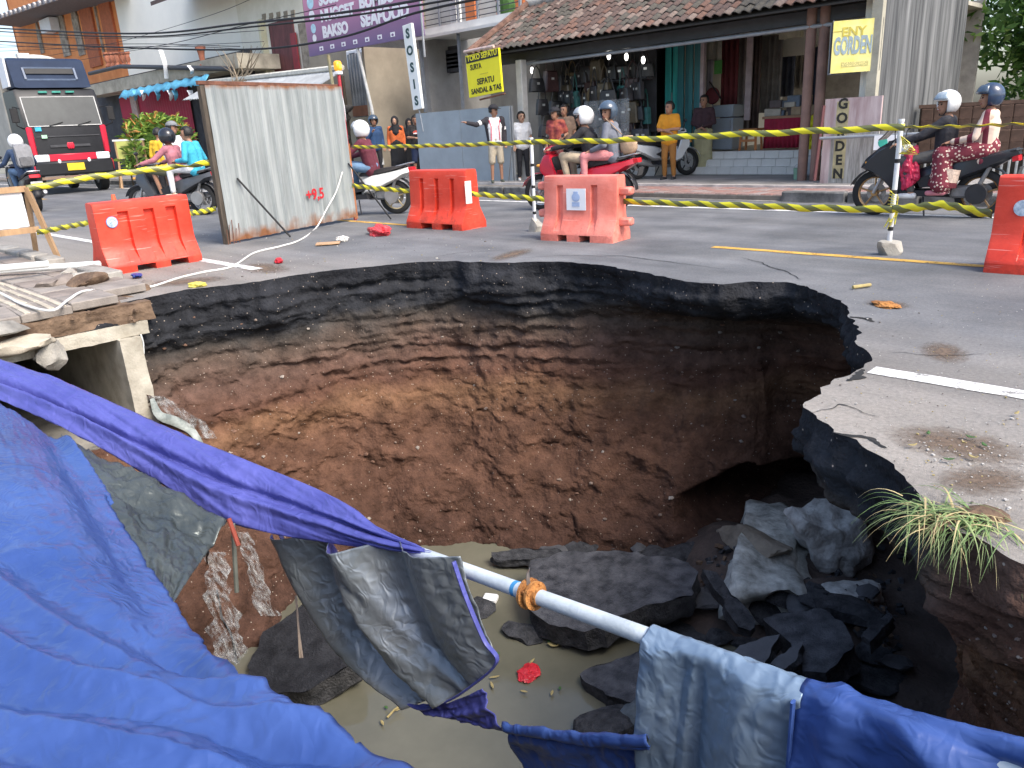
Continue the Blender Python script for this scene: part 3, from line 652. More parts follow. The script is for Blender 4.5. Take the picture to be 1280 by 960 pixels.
# ================================================================== TARPAULINS
def mat_tarp(name, c, c2, rough, bump=.5):
    m = M(name, c, rough, .1, 2.2, bump, 9, col2=c2, spec=.35); nt, L, b = mnodes(m)
    bp = [n for n in nt.nodes if n.type == 'BUMP'][0]; bp.inputs['Distance'].default_value = .02
    # crumple creases: sharp ridges from a distance-to-edge field, stretched
    tc = N(nt, 'TexCoord'); nz = N(nt, 'TexNoise', Scale=3., Detail=3.); L(tc.outputs['Object'], nz.inputs[0])
    mx = N(nt, 'MixRGB'); mx.inputs[0].default_value = .35; L(tc.outputs['Object'], mx.inputs[1]); L(nz.outputs['Color'], mx.inputs[2])
    v = N(nt, 'TexVoronoi', Scale=13., feature='DISTANCE_TO_EDGE'); L(mx.outputs[0], v.inputs[0])
    mp = N(nt, 'Mapping'); mp.inputs['Rotation'].default_value = (.3, .5, .8); mp.inputs['Scale'].default_value = (1., 3.2, 1.); L(mx.outputs[0], mp.inputs[0])
    n3 = N(nt, 'TexNoise', Scale=17., Detail=6., Roughness=.6); n3.noise_type = 'RIDGED_MULTIFRACTAL'; L(mp.outputs[0], n3.inputs[0])
    a = N(nt, 'Math', operation='MULTIPLY_ADD'); a.inputs[1].default_value = 1.2; L(v.outputs['Distance'], a.inputs[0]); L(n3.outputs[0], a.inputs[2]); L(a.outputs[0], bp.inputs['Height'])
    return m
tblue = mat_tarp('tarp_blue', (.03, .066, .225), (.05, .098, .29), .34, .3)
tviol = mat_tarp('tarp_violet_blue', (.058, .066, .27), (.092, .10, .34), .40, .3)
tsilv = mat_tarp('tarp_silver', (.19, .22, .235), (.28, .30, .31), .34, .35)
tdark = mat_tarp('tarp_grey_underside', (.065, .078, .078), (.11, .125, .12), .32, .35)
tlite = mat_tarp('tarp_pale_blue', (.18, .26, .36), (.26, .34, .43), .34, .35)
for q, k in ((tsilv, .45), (tdark, .35), (tlite, .3)): mnodes(q)[2].inputs['Metallic'].default_value = k
def sheet(rows, nu, nv, fold, name, mats, parent=None, wr=.012):
    rr = [polyat(crom(r, 60), nu) if len(r) > 2 else polyat(r, nu) for r in rows]
    cols = [crom([r[j] for r in rr], nv) for j in range(nu)]
    P = [[cols[j][i] for j in range(nu)] for i in range(nv)]; out = []
    for i in range(nv):
        row = []
        for j in range(nu):
            p = P[i][j]; a = P[min(i+1, nv-1)][j]-P[max(i-1, 0)][j]; b = P[i][min(j+1, nu-1)]-P[i][max(j-1, 0)]
            n = b.cross(a)
            n = n.normalized() if n.length > 1e-9 else Vector((0, 0, 1))
            if n.dot(CP-p) < 0: n = -n
            u, v = j/(nu-1), i/(nv-1)
            d = fold(u, v, p)+wr*.45*fbm(p*6.5, 3)+wr*.5*(1-abs(fbm(p*14+Vector((3, 3, 3)), 2))*3)
            row.append(p+n*d)
        out.append(row)
    o = MB().grid(out).build(name, mats, parent, smooth=True, ang=180)
    if sum(q.normal.dot(CP-q.center) for q in o.data.polygons) < 0: o.data.flip_normals()
    solid(o, .004, 0, 1 if len(mats) > 1 else 0); return o
def ridge(x, c, w_): return math.exp(-((x-c)/w_)**2)
def crease(x, c, w_): return max(0, 1-abs(x-c)/w_)
tA = empty('tarpaulin', (0, 0, 0), 0, 'large bright blue tarpaulin sheet draped over the near bank', 'tarpaulin')
def f1(u, v, p):
    a = .05*ridge(u, .86-.04*v, .05)*(1-.3*v) - .05*ridge(u, .72-.1*v, .09)*(.4+.6*v)
    fd = 1-sstep(.72, .86, u)
    for c_, am, w_ in ((.28, -.05, .06), (.37, .045, .04), (.50, .05, .035), (.585, -.05, .05), (.68, .035, .03), (.78, -.03, .05), (.86, .04, .035)):
        a += fd*am*(.45+.9*abs(fbm((u*1.6, c_*9, 1), 2)))*(.6*ridge(v-.42*u+.05*fbm((u*2., c_*5, 2), 2), c_, w_)+.4*crease(v-.42*u+.05*fbm((u*2., c_*5, 2), 2), c_, w_*.8))
    a += .018*crease(v, .335+.02*math.sin(u*6), .015)*fd*sstep(.55, .3, u)
    return a*.9
sheet([[D(-70,470,4.5), D(0,505,4.3), D(85,556,3.95), D(98,566,3.95), D(104,580,4.0)], [D(-70,590,3.1), D(50,600,3.1), D(128,640,3.15), D(142,652,3.2), D(144,668,3.3)], [D(-70,720,2.3), D(90,720,2.4), D(200,748,2.4), D(218,764,2.45), D(216,778,2.55)], [D(-70,840,1.85), D(120,830,1.9), D(262,826,1.95), D(280,842,2.0), D(278,856,2.1)], [D(-70,930,1.55), D(200,900,1.6), D(355,888,1.65), D(372,905,1.7), D(366,920,1.8)], [D(-70,1040,1.25), D(250,1000,1.35), D(500,985,1.4), D(520,1000,1.45), D(510,1015,1.55)]], 150, 150, f1, 'main_sheet', [tblue, tdark], tA, .008)
sheet([[D(76,545,4.35), D(180,597,4.15), D(284,652,3.88)], [D(120,625,3.7), D(190,650,3.75), D(258,690,3.65)], [D(180,735,3.2), D(205,746,3.15), D(217,754,3.1)]], 60, 60, lambda u, v, p: .03*fbm((u*3, v*2, 4), 3)+.03*crease(u+v*.4, .75, .12)-.04*ridge(v, .35, .1), 'underside_flap', [tdark, tblue], tA, .02)
tB = empty('tarpaulin', (-2.4, 1.7, -.5), 0, 'violet-blue tarpaulin rolled round the pipe with its silver side hanging', 'tarpaulin')
def rB(rows): return [[p-Vector((-2.4, 1.7, -.5)) for p in r] for r in rows]
_CP0 = CP
def sheetB(org, rows, *a, **k):
    global CP
    CP = _CP0-org; o = sheet([[p-org for p in r] for r in rows], *a, **k); CP = _CP0; return o
oB = Vector((-2.4, 1.7, -.5))
def f2(u, v, p):
    m_ = math.sin(math.pi*min(1, u*1.02))**.5
    return m_*(.055*math.sin(math.pi*v)**.8 - .055*ridge(v, .62-.22*sstep(.2, .9, u), .05) + .03*crease(v, .78-.2*u, .1) + .022*crease(v+.9*u, 1.1, .05)*sstep(.5, .8, u)-.02*ridge(v+.6*u, .95, .035)*sstep(.5, .8, u)) + .012*fbm((u*14-v*6, v*3, 2), 3)
sheetB(oB, [[D(-60,424,5.1), D(0,449,4.95), D(65,471,4.8), D(185,523,4.45), D(250,552,4.3), D(345,590,4.02), D(400,613,3.85), D(440,634,3.7), D(475,660,3.56), D(545,692,3.36)],
       [D(-60,452,4.9), D(0,474,4.76), D(85,510,4.58), D(190,560,4.3), D(280,605,4.08), D(350,632,3.92), D(420,655,3.72), D(470,672,3.55), D(545,693,3.34)],
       [D(-60,478,4.75), D(0,500,4.6), D(90,541,4.4), D(180,592,4.2), D(235,625,4.08), D(285,653,3.95), D(350,669,3.82), D(420,680,3.68), D(480,687,3.52), D(545,694,3.33)]], 200, 44, f2, 'rolled_band', [tviol, tdark], tB, .007)
Yh = 1.70
def f4(u, v, p): return .085*math.sin(u*2*math.pi*2.6+1.4*v+.5)*(1-.35*v)*(1-.6*sstep(.62, .8, u)) + .025*crease(u-.25*v, .3, .07)+.03*crease(u-.1*v, .47, .05)-.03*ridge(u, .72, .09)
sheetB(oB, [[PY(x, y, Yh) for x, y in [(348,664),(420,679),(490,687),(567,700)]], [PY(x, y, Yh) for x, y in [(384,735),(455,742),(525,746),(583,748)]], [PY(x, y, Yh) for x, y in [(440,815),(500,818),(560,811),(605,800)]], [PY(x, y, Yh) for x, y in [(513,880),(550,878),(590,856),(621,827)]]], 90, 70, f4, 'hanging_flap', [tsilv, tviol], tB, .007)
hemL = crom([PY(x, y, Yh-.02) for x, y in [(350,668),(384,735),(440,815),(513,881),(552,879),(590,857),(621,827),(605,800),(583,748),(567,702)]], 80)
MB().tube([p-oB for p in hemL], .011, 6, flat=.5).build('hem', tviol, tB, smooth=True)
sheetB(oB, [[PY(x, y, Yh) for x, y in [(512,880),(560,878),(604,860)]], [PY(x, y, Yh) for x, y in [(535,890),(580,890),(612,880)]], [PY(x, y, Yh) for x, y in [(560,897),(600,908),(629,914)]]], 40, 24, lambda u, v, p: .02*crease(v, .5, .2)+.02*fbm((u*4, v*4, 3), 2), 'blue_tail', [tviol, tdark], tB, .01)
oC = pipe(1.0)
tC = empty('tarpaulin', oC, 0, 'blue and silver tarpaulin hung over the near end of the pipe', 'tarpaulin')
sheetB(oC, [[PY(x, y, Yh) for x, y in [(626,911),(720,917),(812,926)]], [PY(x, y, Yh-.04) for x, y in [(632,918),(720,930),(812,934)]], [PY(x, y, Yh) for x, y in [(645,945),(720,950),(812,948)]], [PY(x, y, Yh) for x, y in [(690,1020),(740,1020),(812,1020)]]], 70, 34, lambda u, v, p: .03*ridge(v, .2, .08)-.02*ridge(v-.2*u, .35, .08)+.015*fbm((u*4, v*5, 3), 2), 'blue_strip', [tblue, tdark], tC, .008)
def over(t0, t1, lift, nrow, fold, name, mats, drop=1.0):
    OFF = [(.05, -.07), (.045, .0), (.02, .034), (-.012, .034), (-.042, .0), (-.05, -.09), (-.055, -.25), (-.06, -.5), (-.06, -drop)]
    rows = []
    for dy, dz in OFF:
        r = []
        for i in range(9):
            t = lerp(t0, t1, i/8); r.append(pipe(t)+Vector((0, dy*(1+lift(t)*4), dz+lift(t))))
        rows.append(r)
    return sheetB(oC, rows, 110, nrow, fold, name, mats, tC, wr=.006)
f6 = lambda u, v, p: sstep(.4, .6, v)*(.035*crease(u+.12*v, .42, .06)-.03*ridge(u, .36, .06)+.02*math.sin(u*9+2*v)+.012*fbm((u*5+v*3, v*4, 1), 3))
over(xt(812), xt(1008), lambda t: 0, 90, f6, 'silver_face', [tlite, tblue])
t7 = xt(1003)
f7 = lambda u, v, p: sstep(.3, .5, v)*(.04*crease(u-.35*v, -.02, .05)+.05*crease(u-.45*v, .12, .05)-.04*ridge(u-.4*v, .05, .04)+.035*crease(u-.5*v, .38, .06)+.02*fbm((u*4-v*3, v*3, 6), 3)) + .02*crease(u, .05, .03)
over(t7, t7+1.15, lambda t: .085*sstep(t7, t7+.6, t), 90, f7, 'blue_face', [tblue, tdark])
MB().tube([pipe(t7)+Vector((0, -.058, dz))-oC for dz in (.01, -.2, -.5, -.9)], .012, 6, flat=.5).build('hem', tblue, tC, smooth=True)
# ================================================================== GRASS TUFT AND ROADSIDE SCRAPS
gm = [M('blade_green', (.12, .19, .06), .55, .3, 9, 0), M('blade_light', (.24, .30, .12), .55, .25, 9, 0), M('blade_dry', (.42, .34, .17), .7, .25, 9, 0)]
gt = empty('grass_tuft', G(1198,648), 0, 'clump of long drooping grass hanging over the sinkhole edge', 'grass')
rg = random.Random(9); mbs = [MB(), MB(), MB()]
for i in range(250):
    a = rg.uniform(0, 2*math.pi); b0 = Vector((rg.gauss(0, .07), rg.gauss(0, .035), rg.uniform(-.02, .03))); ln = rg.uniform(.14, .31)
    if rg.random() < .72: a = R_(rg.uniform(170, 330))
    hd = Vector((math.cos(a), math.sin(a), 0)); up_ = rg.uniform(.12, .5); P = []
    for k in range(7):
        t = k/6; P.append(b0+hd*ln*t*(1-.22*t)+Vector((0, 0, ln*(up_*t-.62*t*t))))
    sd_ = Vector((-hd.y, hd.x, 0)); wd = rg.uniform(.0022, .0045); q = mbs[0 if i % 5 in (0, 1) else 1 if i % 5 in (2, 3) else 2]
    A = [p-sd_*wd*(1-k/6.3) for k, p in enumerate(P)]; Bm = [p+Vector((0, 0, .25*wd)) for p in P]; B = [p+sd_*wd*(1-k/6.3) for k, p in enumerate(P)]
    q.grid([A, Bm, B])
for q, mm, lb in zip(mbs, gm, ('dark green blades', 'light green blades', 'dry straw-coloured blades')):
    o = q.build('blades', mm, gt, smooth=True, ang=180); o['kind'] = 'stuff'; o['label'] = lb
lump('root_clod', (0, .02, -.03), .13, soil, None, None, None, 4, .5, (1.4, .8, .5), parent=gt)
rg = random.Random(5)
def scrap(x, y, mat, label, cat, r=.05, sq=(1, 1, .3), seed=0): return crumple('scrap', G(x, y, .012), r, mat, label, cat, seed, sq)
tag(MB().box((0,0,0), (.3,.2,.012)).build('cardboard_scrap', M('cardboard', (.45,.28,.16), .85), loc=G(410,304,.02), rz=.9), 'tan cardboard scrap lying on the road below the fence', 'litter')
crumple('paper_scrap', G(428,299,.03), .07, M('paper', (.6,.58,.54), .8), 'crumpled white paper beside the cardboard scrap', 'litter', 4, (1,1,.6))
crumple('plastic_bag', G(474,289,.05), .17, M('red_bag_plastic', (.55,.05,.06), .4, .2, 5, .4, 20), 'crumpled red plastic bag on the road by the red barrier', 'bag', 6, (1.35,.7,.45))
crumple('plastic_scrap', G(171,344,.03), .06, M('blue_scrap', (.03,.06,.25), .5), 'dark blue plastic scrap under the tilted red barrier', 'litter', 3, (1.3,.8,.3))
crumple('plastic_scrap', G(246,356,.02), .06, M('yellow_scrap', (.6,.52,.1), .6), 'yellow plastic scrap at the left rim of the hole', 'litter', 7, (1.3,.8,.4))
crumple('plastic_scrap', G(348,326,.02), .07, redpl, 'pinkish red wrapper lying beside the white cord', 'litter', 9, (1.5,.6,.4))
crumple('rusty_scrap', G(1108,381,.01), .07, rust, 'flattened rusty scrap on the asphalt near the rim', 'litter', 12, (1.3,.9,.25))
tag(MB().tube([G(1066,359,.02), G(1088,356,.02)], .014, 7).build('stick', lf), 'pale stick lying on the road behind the hole', 'stick')
sm = [M('speck_pale', (.45,.43,.4), .9), M('speck_dark', (.12,.1,.09), .9), lf]
dm = M('dirt_stain', (.17, .12, .085), .95, .35, 9, .6, 60); nt, L, b = mnodes(dm); tc = N(nt, 'TexCoord'); gd = N(nt, 'TexGradient'); gd.gradient_type = 'SPHERICAL'; L(tc.outputs['Object'], gd.inputs[0])
nz = N(nt, 'TexNoise', Scale=7., Detail=8., Roughness=.75); L(tc.outputs['Object'], nz.inputs[0]); mu = N(nt, 'Math', operation='MULTIPLY'); L(gd.outputs[0], mu.inputs[0]); L(nz.outputs[0], mu.inputs[1]); mr = N(nt, 'MapRange'); mr.inputs[1].default_value = .17; mr.inputs[2].default_value = .42; mr.inputs[4].default_value = .8; L(mu.outputs[0], mr.inputs[0]); L(mr.outputs[0], b.inputs['Alpha'])
for i, (x, y, sx, sy) in enumerate([(1195,555,.42,.30),(1230,600,.3,.2),(1180,440,.35,.2),(330,335,.8,.35),(230,352,.7,.4),(640,318,.7,.25),(1110,380,.25,.2)]):
    o = struct(MB().lathe([(.0001, 0), (.5, 0), (1, 0)], n=24).build('dirt_patch', dm, loc=G(x, y, .002+.0003*i))); o.scale = (sx, sy, 1); o.rotation_euler.z = i
deb = MB()
for i in range(900):
    x, y = rg.uniform(1000, 1279), rg.uniform(350, 640)
    if i % 3 == 0: x, y = rg.uniform(150, 620), rg.uniform(290, 350)
    if i % 7 == 0: x, y = 1195+rg.gauss(0, 40), 560+rg.gauss(0, 16)
    p = G(x, y, .006)
    if inside(p.to_2d()): continue
    s_ = rg.uniform(.0012, .0035)*(1.8 if rg.random() < .08 else 1)*(1 if x > 700 else 2); deb.box((p.x, p.y, .004+s_*.25), (s_*2, s_*1.4, s_*.8), rg.uniform(0, 3), mi=rg.choice((0, 0, 1, 2)))
tag(deb.build('road_grit', sm), 'scattered grit and plant crumbs on the dusty road', 'grit', kind='stuff')
for i, (x, y) in enumerate([(1213,550),(1140,560),(1160,545),(1215,575),(1185,578),(1270,520),(1230,560)]): leaflet(G(x, y, .004), .04, .014, i*.9, lf if i % 2 else lg, 'withered leaf among the dried ring of dirt on the road', group='leaves on the dusty road', curl=.6)
# ================================================================== STREET FURNITURE
redb = M('barrier_red_plastic', (.68, .045, .022), .42, .12, 3, .12, 30, col2=(.78, .075, .04), spec=.4)
pinkb = M('barrier_faded_plastic', (.72, .17, .12), .5, .12, 3, .15, 30, col2=(.82, .27, .21))
stick = M('sticker_white', (.75, .76, .78), .5, .06, 6, 0); stb = M('sticker_blue', (.10, .25, .5), .5, .2, 20, 0)
for q, dk in ((redb, (.22, .03, .02)), (pinkb, (.42, .11, .08))):
    nt, L, b = mnodes(q); src = b.inputs['Base Color'].links[0].from_socket; tc = N(nt, 'TexCoord'); sp = N(nt, 'SeparateXYZ'); L(tc.outputs['Object'], sp.inputs[0])
    nz = N(nt, 'TexNoise', Scale=7., Detail=9., Roughness=.75); L(tc.outputs['Object'], nz.inputs[0]); mr = N(nt, 'MapRange'); mr.inputs[1].default_value = .5; mr.inputs[2].default_value = .0; mr.inputs[3].default_value = -.1; mr.inputs[4].default_value = .16; L(sp.outputs['Z'], mr.inputs[0])
    ad = N(nt, 'Math', operation='ADD'); L(nz.outputs[0], ad.inputs[0]); L(mr.outputs[0], ad.inputs[1]); m2 = N(nt, 'MapRange'); m2.inputs[1].default_value = .56; m2.inputs[2].default_value = .78; m2.inputs[4].default_value = .75; L(ad.outputs[0], m2.inputs[0])
    mx = N(nt, 'MixRGB'); L(m2.outputs[0], mx.inputs[0]); L(src, mx.inputs[1]); mx.inputs[2].default_value = (*dk, 1)
    wv = N(nt, 'TexNoise', Scale=3.); mp = N(nt, 'Mapping'); mp.inputs['Scale'].default_value = (1, 1, 22); L(tc.outputs['Object'], mp.inputs[0]); L(mp.outputs[0], wv.inputs[0]); m3 = N(nt, 'MapRange'); m3.inputs[1].default_value = .66; m3.inputs[2].default_value = .72; m3.inputs[4].default_value = .45; L(wv.outputs[0], m3.inputs[0])
    m4 = N(nt, 'MixRGB'); L(m3.outputs[0], m4.inputs[0]); L(mx.outputs[0], m4.inputs[1]); m4.inputs[2].default_value = (.8, .42, .36, 1); L(m4.outputs[0], b.inputs['Base Color'])
def barrier(label, c, rz, mat, Ln, H, Dp, slots, notches, lugs=(), lean=0):
    e = empty('water_barrier', c, rz, label, 'barrier', 'plastic road barriers')
    us = {-.5, .5, -.485, .485}
    for a, b in slots: us |= {a-.006, a, b, b+.006}
    for a, b in notches: us |= {a, a+.0005, b, b-.0005}
    us = sorted(us); zs = [0, .10, .105, .14, .2, .30, .36, .42, .55, .83, .86, .94, .985, 1.]
    def hd(z):
        for (z0, d0), (z1, d1) in zip([(0, .5), (.11, .5), (.38, .27), (.94, .23), (.985, .21), (1, .16)], [(.11, .5), (.38, .27), (.94, .23), (.985, .21), (1, .16), (2, .16)]):
            if z <= z1: return lerp(d0, d1, (z-z0)/(z1-z0))
        return .16
    rows = []
    for u in us:
        end = abs(u) > .49
        ins = any(a <= u <= b for a, b in slots); nt_ = any(a < u < b for a, b in notches); r = []
        for sgn in (1, -1):
            for z in (zs if sgn > 0 else zs[::-1]):
                zz = max(z, .10) if nt_ and z < .105 else z
                d = hd(z)*Dp - (.05*sstep(.16, .3, z)*(1 if z <= .84 else 0) if ins else 0) - (.008 if end else 0)
                r.append(Vector((u*Ln + (.045*Ln*(.5-z)*0), sgn*d, zz*H)))
        rows.append(r)
    mb = MB().grid(rows, 0, True); n = len(rows[0]); V = rows[0]; mb.add(rows[0], [tuple(range(n))]); mb.add(rows[-1], [tuple(range(n-1, -1, -1))])
    o = mb.build('body', mat, e, smooth=True, ang=32)
    for (x, z, l) in lugs: MB().box((x, 0, z), (l, .12, .09), bev=.02).build('lug', mat, e, smooth=True)
    return e
sl3 = [(-.30, -.24), (-.03, .03), (.24, .30)]; n2 = [(-.22, -.02), (.14, .34)]
b1 = barrier('tilted red plastic barrier beside the broken footpath', (-9.25, 3.43, 0), R_(91), redb, 1.06, .77, .46, [(-.27,-.17),(.0,.10),(.24,.34)], n2)
b1.rotation_euler = (R_(2), 0, R_(92))
b2 = barrier('red plastic barrier with three slots next to the corrugated fence', (-8.5, 7.34, 0), R_(3), redb, 1.14, .80, .5, sl3, n2)
MB().box((.575, -.08, .5), (.004, .12, .3)).build('worn_patch', M('worn_white', (.7,.6,.55), .7), b2)
b3 = barrier('faded pink plastic barrier with side lugs and a paper notice', (-5.82, 7.18, 0), R_(8), pinkb, .98, .74, .44, [(-.31,-.23),(.16,.24)], [(-.25,-.12),(.05,.2)], [(-.54,.62,.16),(-.54,.30,.16),(.54,.56,.18),(.54,.22,.18)])
y3 = -.118
MB().box((-.03, y3-.012, .475), (.26, .006, .245)).build('notice', stick, b3)
nb = MB().ell((-.03, y3-.018, .50), (.055, .003, .05)).box((-.03, y3-.018, .42), (.1, .004, .05)).box((-.03, y3-.018, .55), (.06, .004, .03)); nb.build('emblem', M('emblem_blue', (.35, .45, .65), .6), b3)
b4 = barrier('red plastic barrier with round sticker behind the right-hand post', (-1.05, 7.25, 0), R_(2), redb, 1.1, .74, .46, sl3, n2)
def disc(parent, c, r, axis, cols):
    for k, (rr, cm) in enumerate(cols): MB().lathe([(0.0001, 0), (rr, 0), (rr, .003), (.0001, .003)], (0, 0, 0), 24).build('sticker' if k == 0 else 'emblem', cm, parent).matrix_local = Matrix.Translation(Vector(c)+Vector((0, -.0015*k-.002*k, 0)))@Matrix.Rotation(R_(90), 4, 'X')
disc(b1, (-.37, -.125, .56), .062, 'Y', [(.062, stb), (.054, stick), (.046, M('sticker_mid', (.2, .45, .62), .5, .5, 60, 0, col2=(.7, .75, .8)))])
disc(b4, (-.36, -.125, .50), .06, 'Y', [(.062, M('pale_blue_sticker', (.35, .5, .66), .5, .4, 25, 0, col2=(.6, .66, .72)))])
disc(b4, (-.12, -.122, .52), .05, 'Y', [(.05, M('faded_red_mark', (.5, .03, .03), .5))])
# cone peeping over the tilted barrier
cp_ = PX(141, 243, -10.1)
ce2 = empty('traffic_cone', (cp_.x, cp_.y, 0), 0, 'orange traffic cone standing behind the tilted red barrier', 'cone')
MB().lathe([(.14, .03), (.12, .06), (.02, cp_.z), (.001, cp_.z)], n=20).build('cone_body', M('cone_orange', (.75,.12,.05), .5), ce2, smooth=True); MB().box((0,0,.015), (.34,.34,.03), bev=.008).build('base', blk, ce2)
MB().lathe([(.075, cp_.z*.48), (.055, cp_.z*.66)], n=20).build('white_band', stick, ce2, smooth=True)
# ---- posts in concrete feet
pw = M('post_white', (.68, .69, .70), .5, .12, 5, .1)
def post(x, y, top, label, lean=(0, 0)):
    p = G(x, y); e = empty('tape_post', p, 0, label, 'post', 'white tape posts in concrete feet')
    MB().tube([(0, 0, .05), (lean[0]*.5, lean[1]*.5, top/2), (*lean, top)], .022, 12).build('pole', pw, e, smooth=True)
    lump('concrete_foot', (0, 0, .06), .13, conc, None, None, None, int(x) % 17, .25, (.95, .95, .95), parent=e)
    for k, z in enumerate((.22, .55, .82)): MB().lathe([(.0235, z), (.0235, z+.035)], (lean[0]*z/top, lean[1]*z/top, 0), 12).build('black_band', blk, e)
    MB().tube([(*lean, top-.01), (lean[0], lean[1], top+.012)], .026, 12).build('cap', pw, e)
    return e
post(669, 289, 1.16, 'white post in a grey concrete foot beside the pink barrier'); q2 = post(1110, 318, 1.18, 'white post with knotted tape in a brownish concrete foot', (-.0, .0))
# ---- barricade tape
tm = bpy.data.materials.new('barricade_tape'); tm.use_nodes = True; nt, L, b = mnodes(tm); b.inputs['Roughness'].default_value = .4
uv = N(nt, 'UVMap'); sp = N(nt, 'SeparateXYZ'); L(uv.outputs[0], sp.inputs[0])
ad = N(nt, 'Math', operation='MULTIPLY_ADD'); ad.inputs[1].default_value = .12; L(sp.outputs['Y'], ad.inputs[0]); L(sp.outputs['X'], ad.inputs[2])
mo = N(nt, 'Math', operation='PINGPONG'); mo.inputs[1].default_value = .12; L(ad.outputs[0], mo.inputs[0])
gt_ = N(nt, 'Math', operation='GREATER_THAN'); gt_.inputs[1].default_value = .062; L(mo.outputs[0], gt_.inputs[0])
nz = N(nt, 'TexNoise', Scale=3.); tc = N(nt, 'TexCoord'); L(tc.outputs['Object'], nz.inputs[0])
mx = N(nt, 'MixRGB'); L(gt_.outputs[0], mx.inputs[0]); mx.inputs[1].default_value = (.80, .72, .03, 1); mx.inputs[2].default_value = (.16, .17, .06, 1); L(mx.outputs[0], b.inputs['Base Color'])
def tape(pts, label, wd=.052, tw=None, sag=.0, name='barricade_tape'):
    n = 12*len(pts)+40; P = polyat(pts, n); A = []; B = []; uvs = []
    L_ = 0
    for i, p in enumerate(P):
        if i: L_ += (p-P[i-1]).length
        t = i/(n-1); a = (tw(t) if tw else 0)+.03*math.sin(t*23)+.12*fbm((t*9, pts[0][0], 0), 2); dz = -sag*4*t*(1-t)
        t_ = (P[min(i+1, n-1)]-P[max(i-1, 0)]).normalized(); s_ = t_.cross(Vector((0, 0, 1))).normalized()
        w_ = Vector((0, 0, 1))*math.cos(a)+s_*math.sin(a); o = Vector((0, 0, dz+.006*math.sin(t*41)))
        A.append(p+o-w_*wd/2); B.append(p+o+w_*wd/2)
    mb = MB().grid([A, B]); me = mb.mesh(name, tm, True, 180); ul = me.uv_layers.new(name='UVMap'); acc = [0]
    for i in range(1, n): acc.append(acc[-1]+(P[i]-P[i-1]).length)
    for lp in me.loops: k = lp.vertex_index; ul.data[lp.index].uv = (acc[k % n], 1. if k >= n else 0.)
    o = inst(me, name); solid(o, .0015); return tag(o, label, 'tape')
tape([PX(440,184,-10.78), PY(550,182,7.3), PY(664,178,7.12)], 'upper hazard tape from the corrugated fence to the first white post', tw=lambda t: .2)
tape([PY(664,178,7.12), PY(760,176,7.15), PY(920,168,7.22), PY(1131,159,7.30)], 'upper hazard tape between the two white posts', .058, tw=lambda t: .1)
tape([PY(1131,159,7.30), PY(1200,158,7.5), PY(1300,154,7.7)], 'upper hazard tape leading away past the black scooter', tw=lambda t: 1.15)
tape([PX(440,232,-10.78), PY(475,236,7.36), PY(515,239,7.36)], 'lower hazard tape from the corrugated fence to the red barrier', .065)
tape([PY(585,242,7.36), PY(640,246,7.36), PY(695,250,7.34)], 'lower hazard tape between the red barrier and the pink barrier', .065)
tape([PY(775,252,7.3), PY(900,256,7.3), PY(1010,260,7.34), PY(1115,262,7.32)], 'lower hazard tape from the pink barrier to the knotted post', .065, tw=lambda t: .3)
tape([PY(1115,262,7.32), PY(1180,256,7.3), PY(1240,268,7.28)], 'slack lower hazard tape from the knotted post to the right barrier', .075, tw=lambda t: .35)
tape([PX(33,236,-10.95), PX(110,222,-10.8), PX(180,213,-10.6), PX(215,209,-10.5), PX(240,207,-10.4), PX(262,203,-10.25)], 'upper hazard tape from the wooden board to the corrugated fence', .075, tw=lambda t: 1.2*math.exp(-((t-.86)/.07)**2))
tape([PX(46,291,-10.95), PX(85,283,-10.3), PX(124,276,-9.5)], 'lower hazard tape from the wooden board to the tilted barrier', .06)
tape([PX(222,268,-9.3), PX(245,266,-9.8), PX(270,261,-10.2)], 'lower hazard tape from the tilted barrier to the corrugated fence', .06)
kn = MB(); kn2 = MB()
for k in range(7): kn.tube(crom([(.02, -.03, .42+.02*k), (-.03, -.035, .40+.03*k), (.03, .03, .39+.02*k), (.05*math.sin(k), -.04, .30-.01*k)], 12), .010, 5, flat=.3)
for k in range(5): kn2.tube(crom([(.02, -.03, 1.05), (.06, -.03, 1.02-.02*k), (.10+.02*k, -.02, .97-.02*k), (.02, -.03, .90)], 10), .008, 5, flat=.3)
kn2.build('tape_knot', M('tape_knot_yellow', (.6, .52, .06), .5, .4, 25, .2, 30, col2=(.85, .76, .1)), q2, smooth=True)['kind'] = 'stuff'
kn.build('tape_knot', M('tape_knot_yellow', (.6, .52, .06), .5, .4, 25, .2, 30, col2=(.85, .76, .1)), q2, smooth=True)['kind'] = 'stuff'
# ---- corrugated metal fence
fa, fb = Vector((-10.18, 4.86, 0)), Vector((-10.86, 7.40, 0)); fl_ = (fb-fa).length; frz = math.atan2(fb.y-fa.y, fb.x-fa.x)
fe = empty('corrugated_fence', fa, frz, 'weathered corrugated metal fence panel marked in red spray paint', 'fence')
galv = M('weathered_galvanised', (.27, .30, .30), .6, .16, 2.2, .12, 40, metal=.2, stretch=(4, 4, .3), col2=(.41, .44, .435)); nt, L, b = mnodes(galv)
src = b.inputs['Base Color'].links[0].from_socket; tc = N(nt, 'TexCoord'); sp = N(nt, 'SeparateXYZ'); L(tc.outputs['Object'], sp.inputs[0]); nz = N(nt, 'TexNoise', Scale=5., Detail=6.); L(tc.outputs['Object'], nz.inputs[0])
mr = N(nt, 'MapRange'); mr.inputs[1].default_value = .38; mr.inputs[2].default_value = .0; L(sp.outputs['Z'], mr.inputs[0])
m2 = N(nt, 'MapRange'); m2.inputs[1].default_value = 1.93; m2.inputs[2].default_value = 2.05; L(sp.outputs['Z'], m2.inputs[0])
a_ = N(nt, 'Math', operation='MAXIMUM'); L(mr.outputs[0], a_.inputs[0]); L(m2.outputs[0], a_.inputs[1])
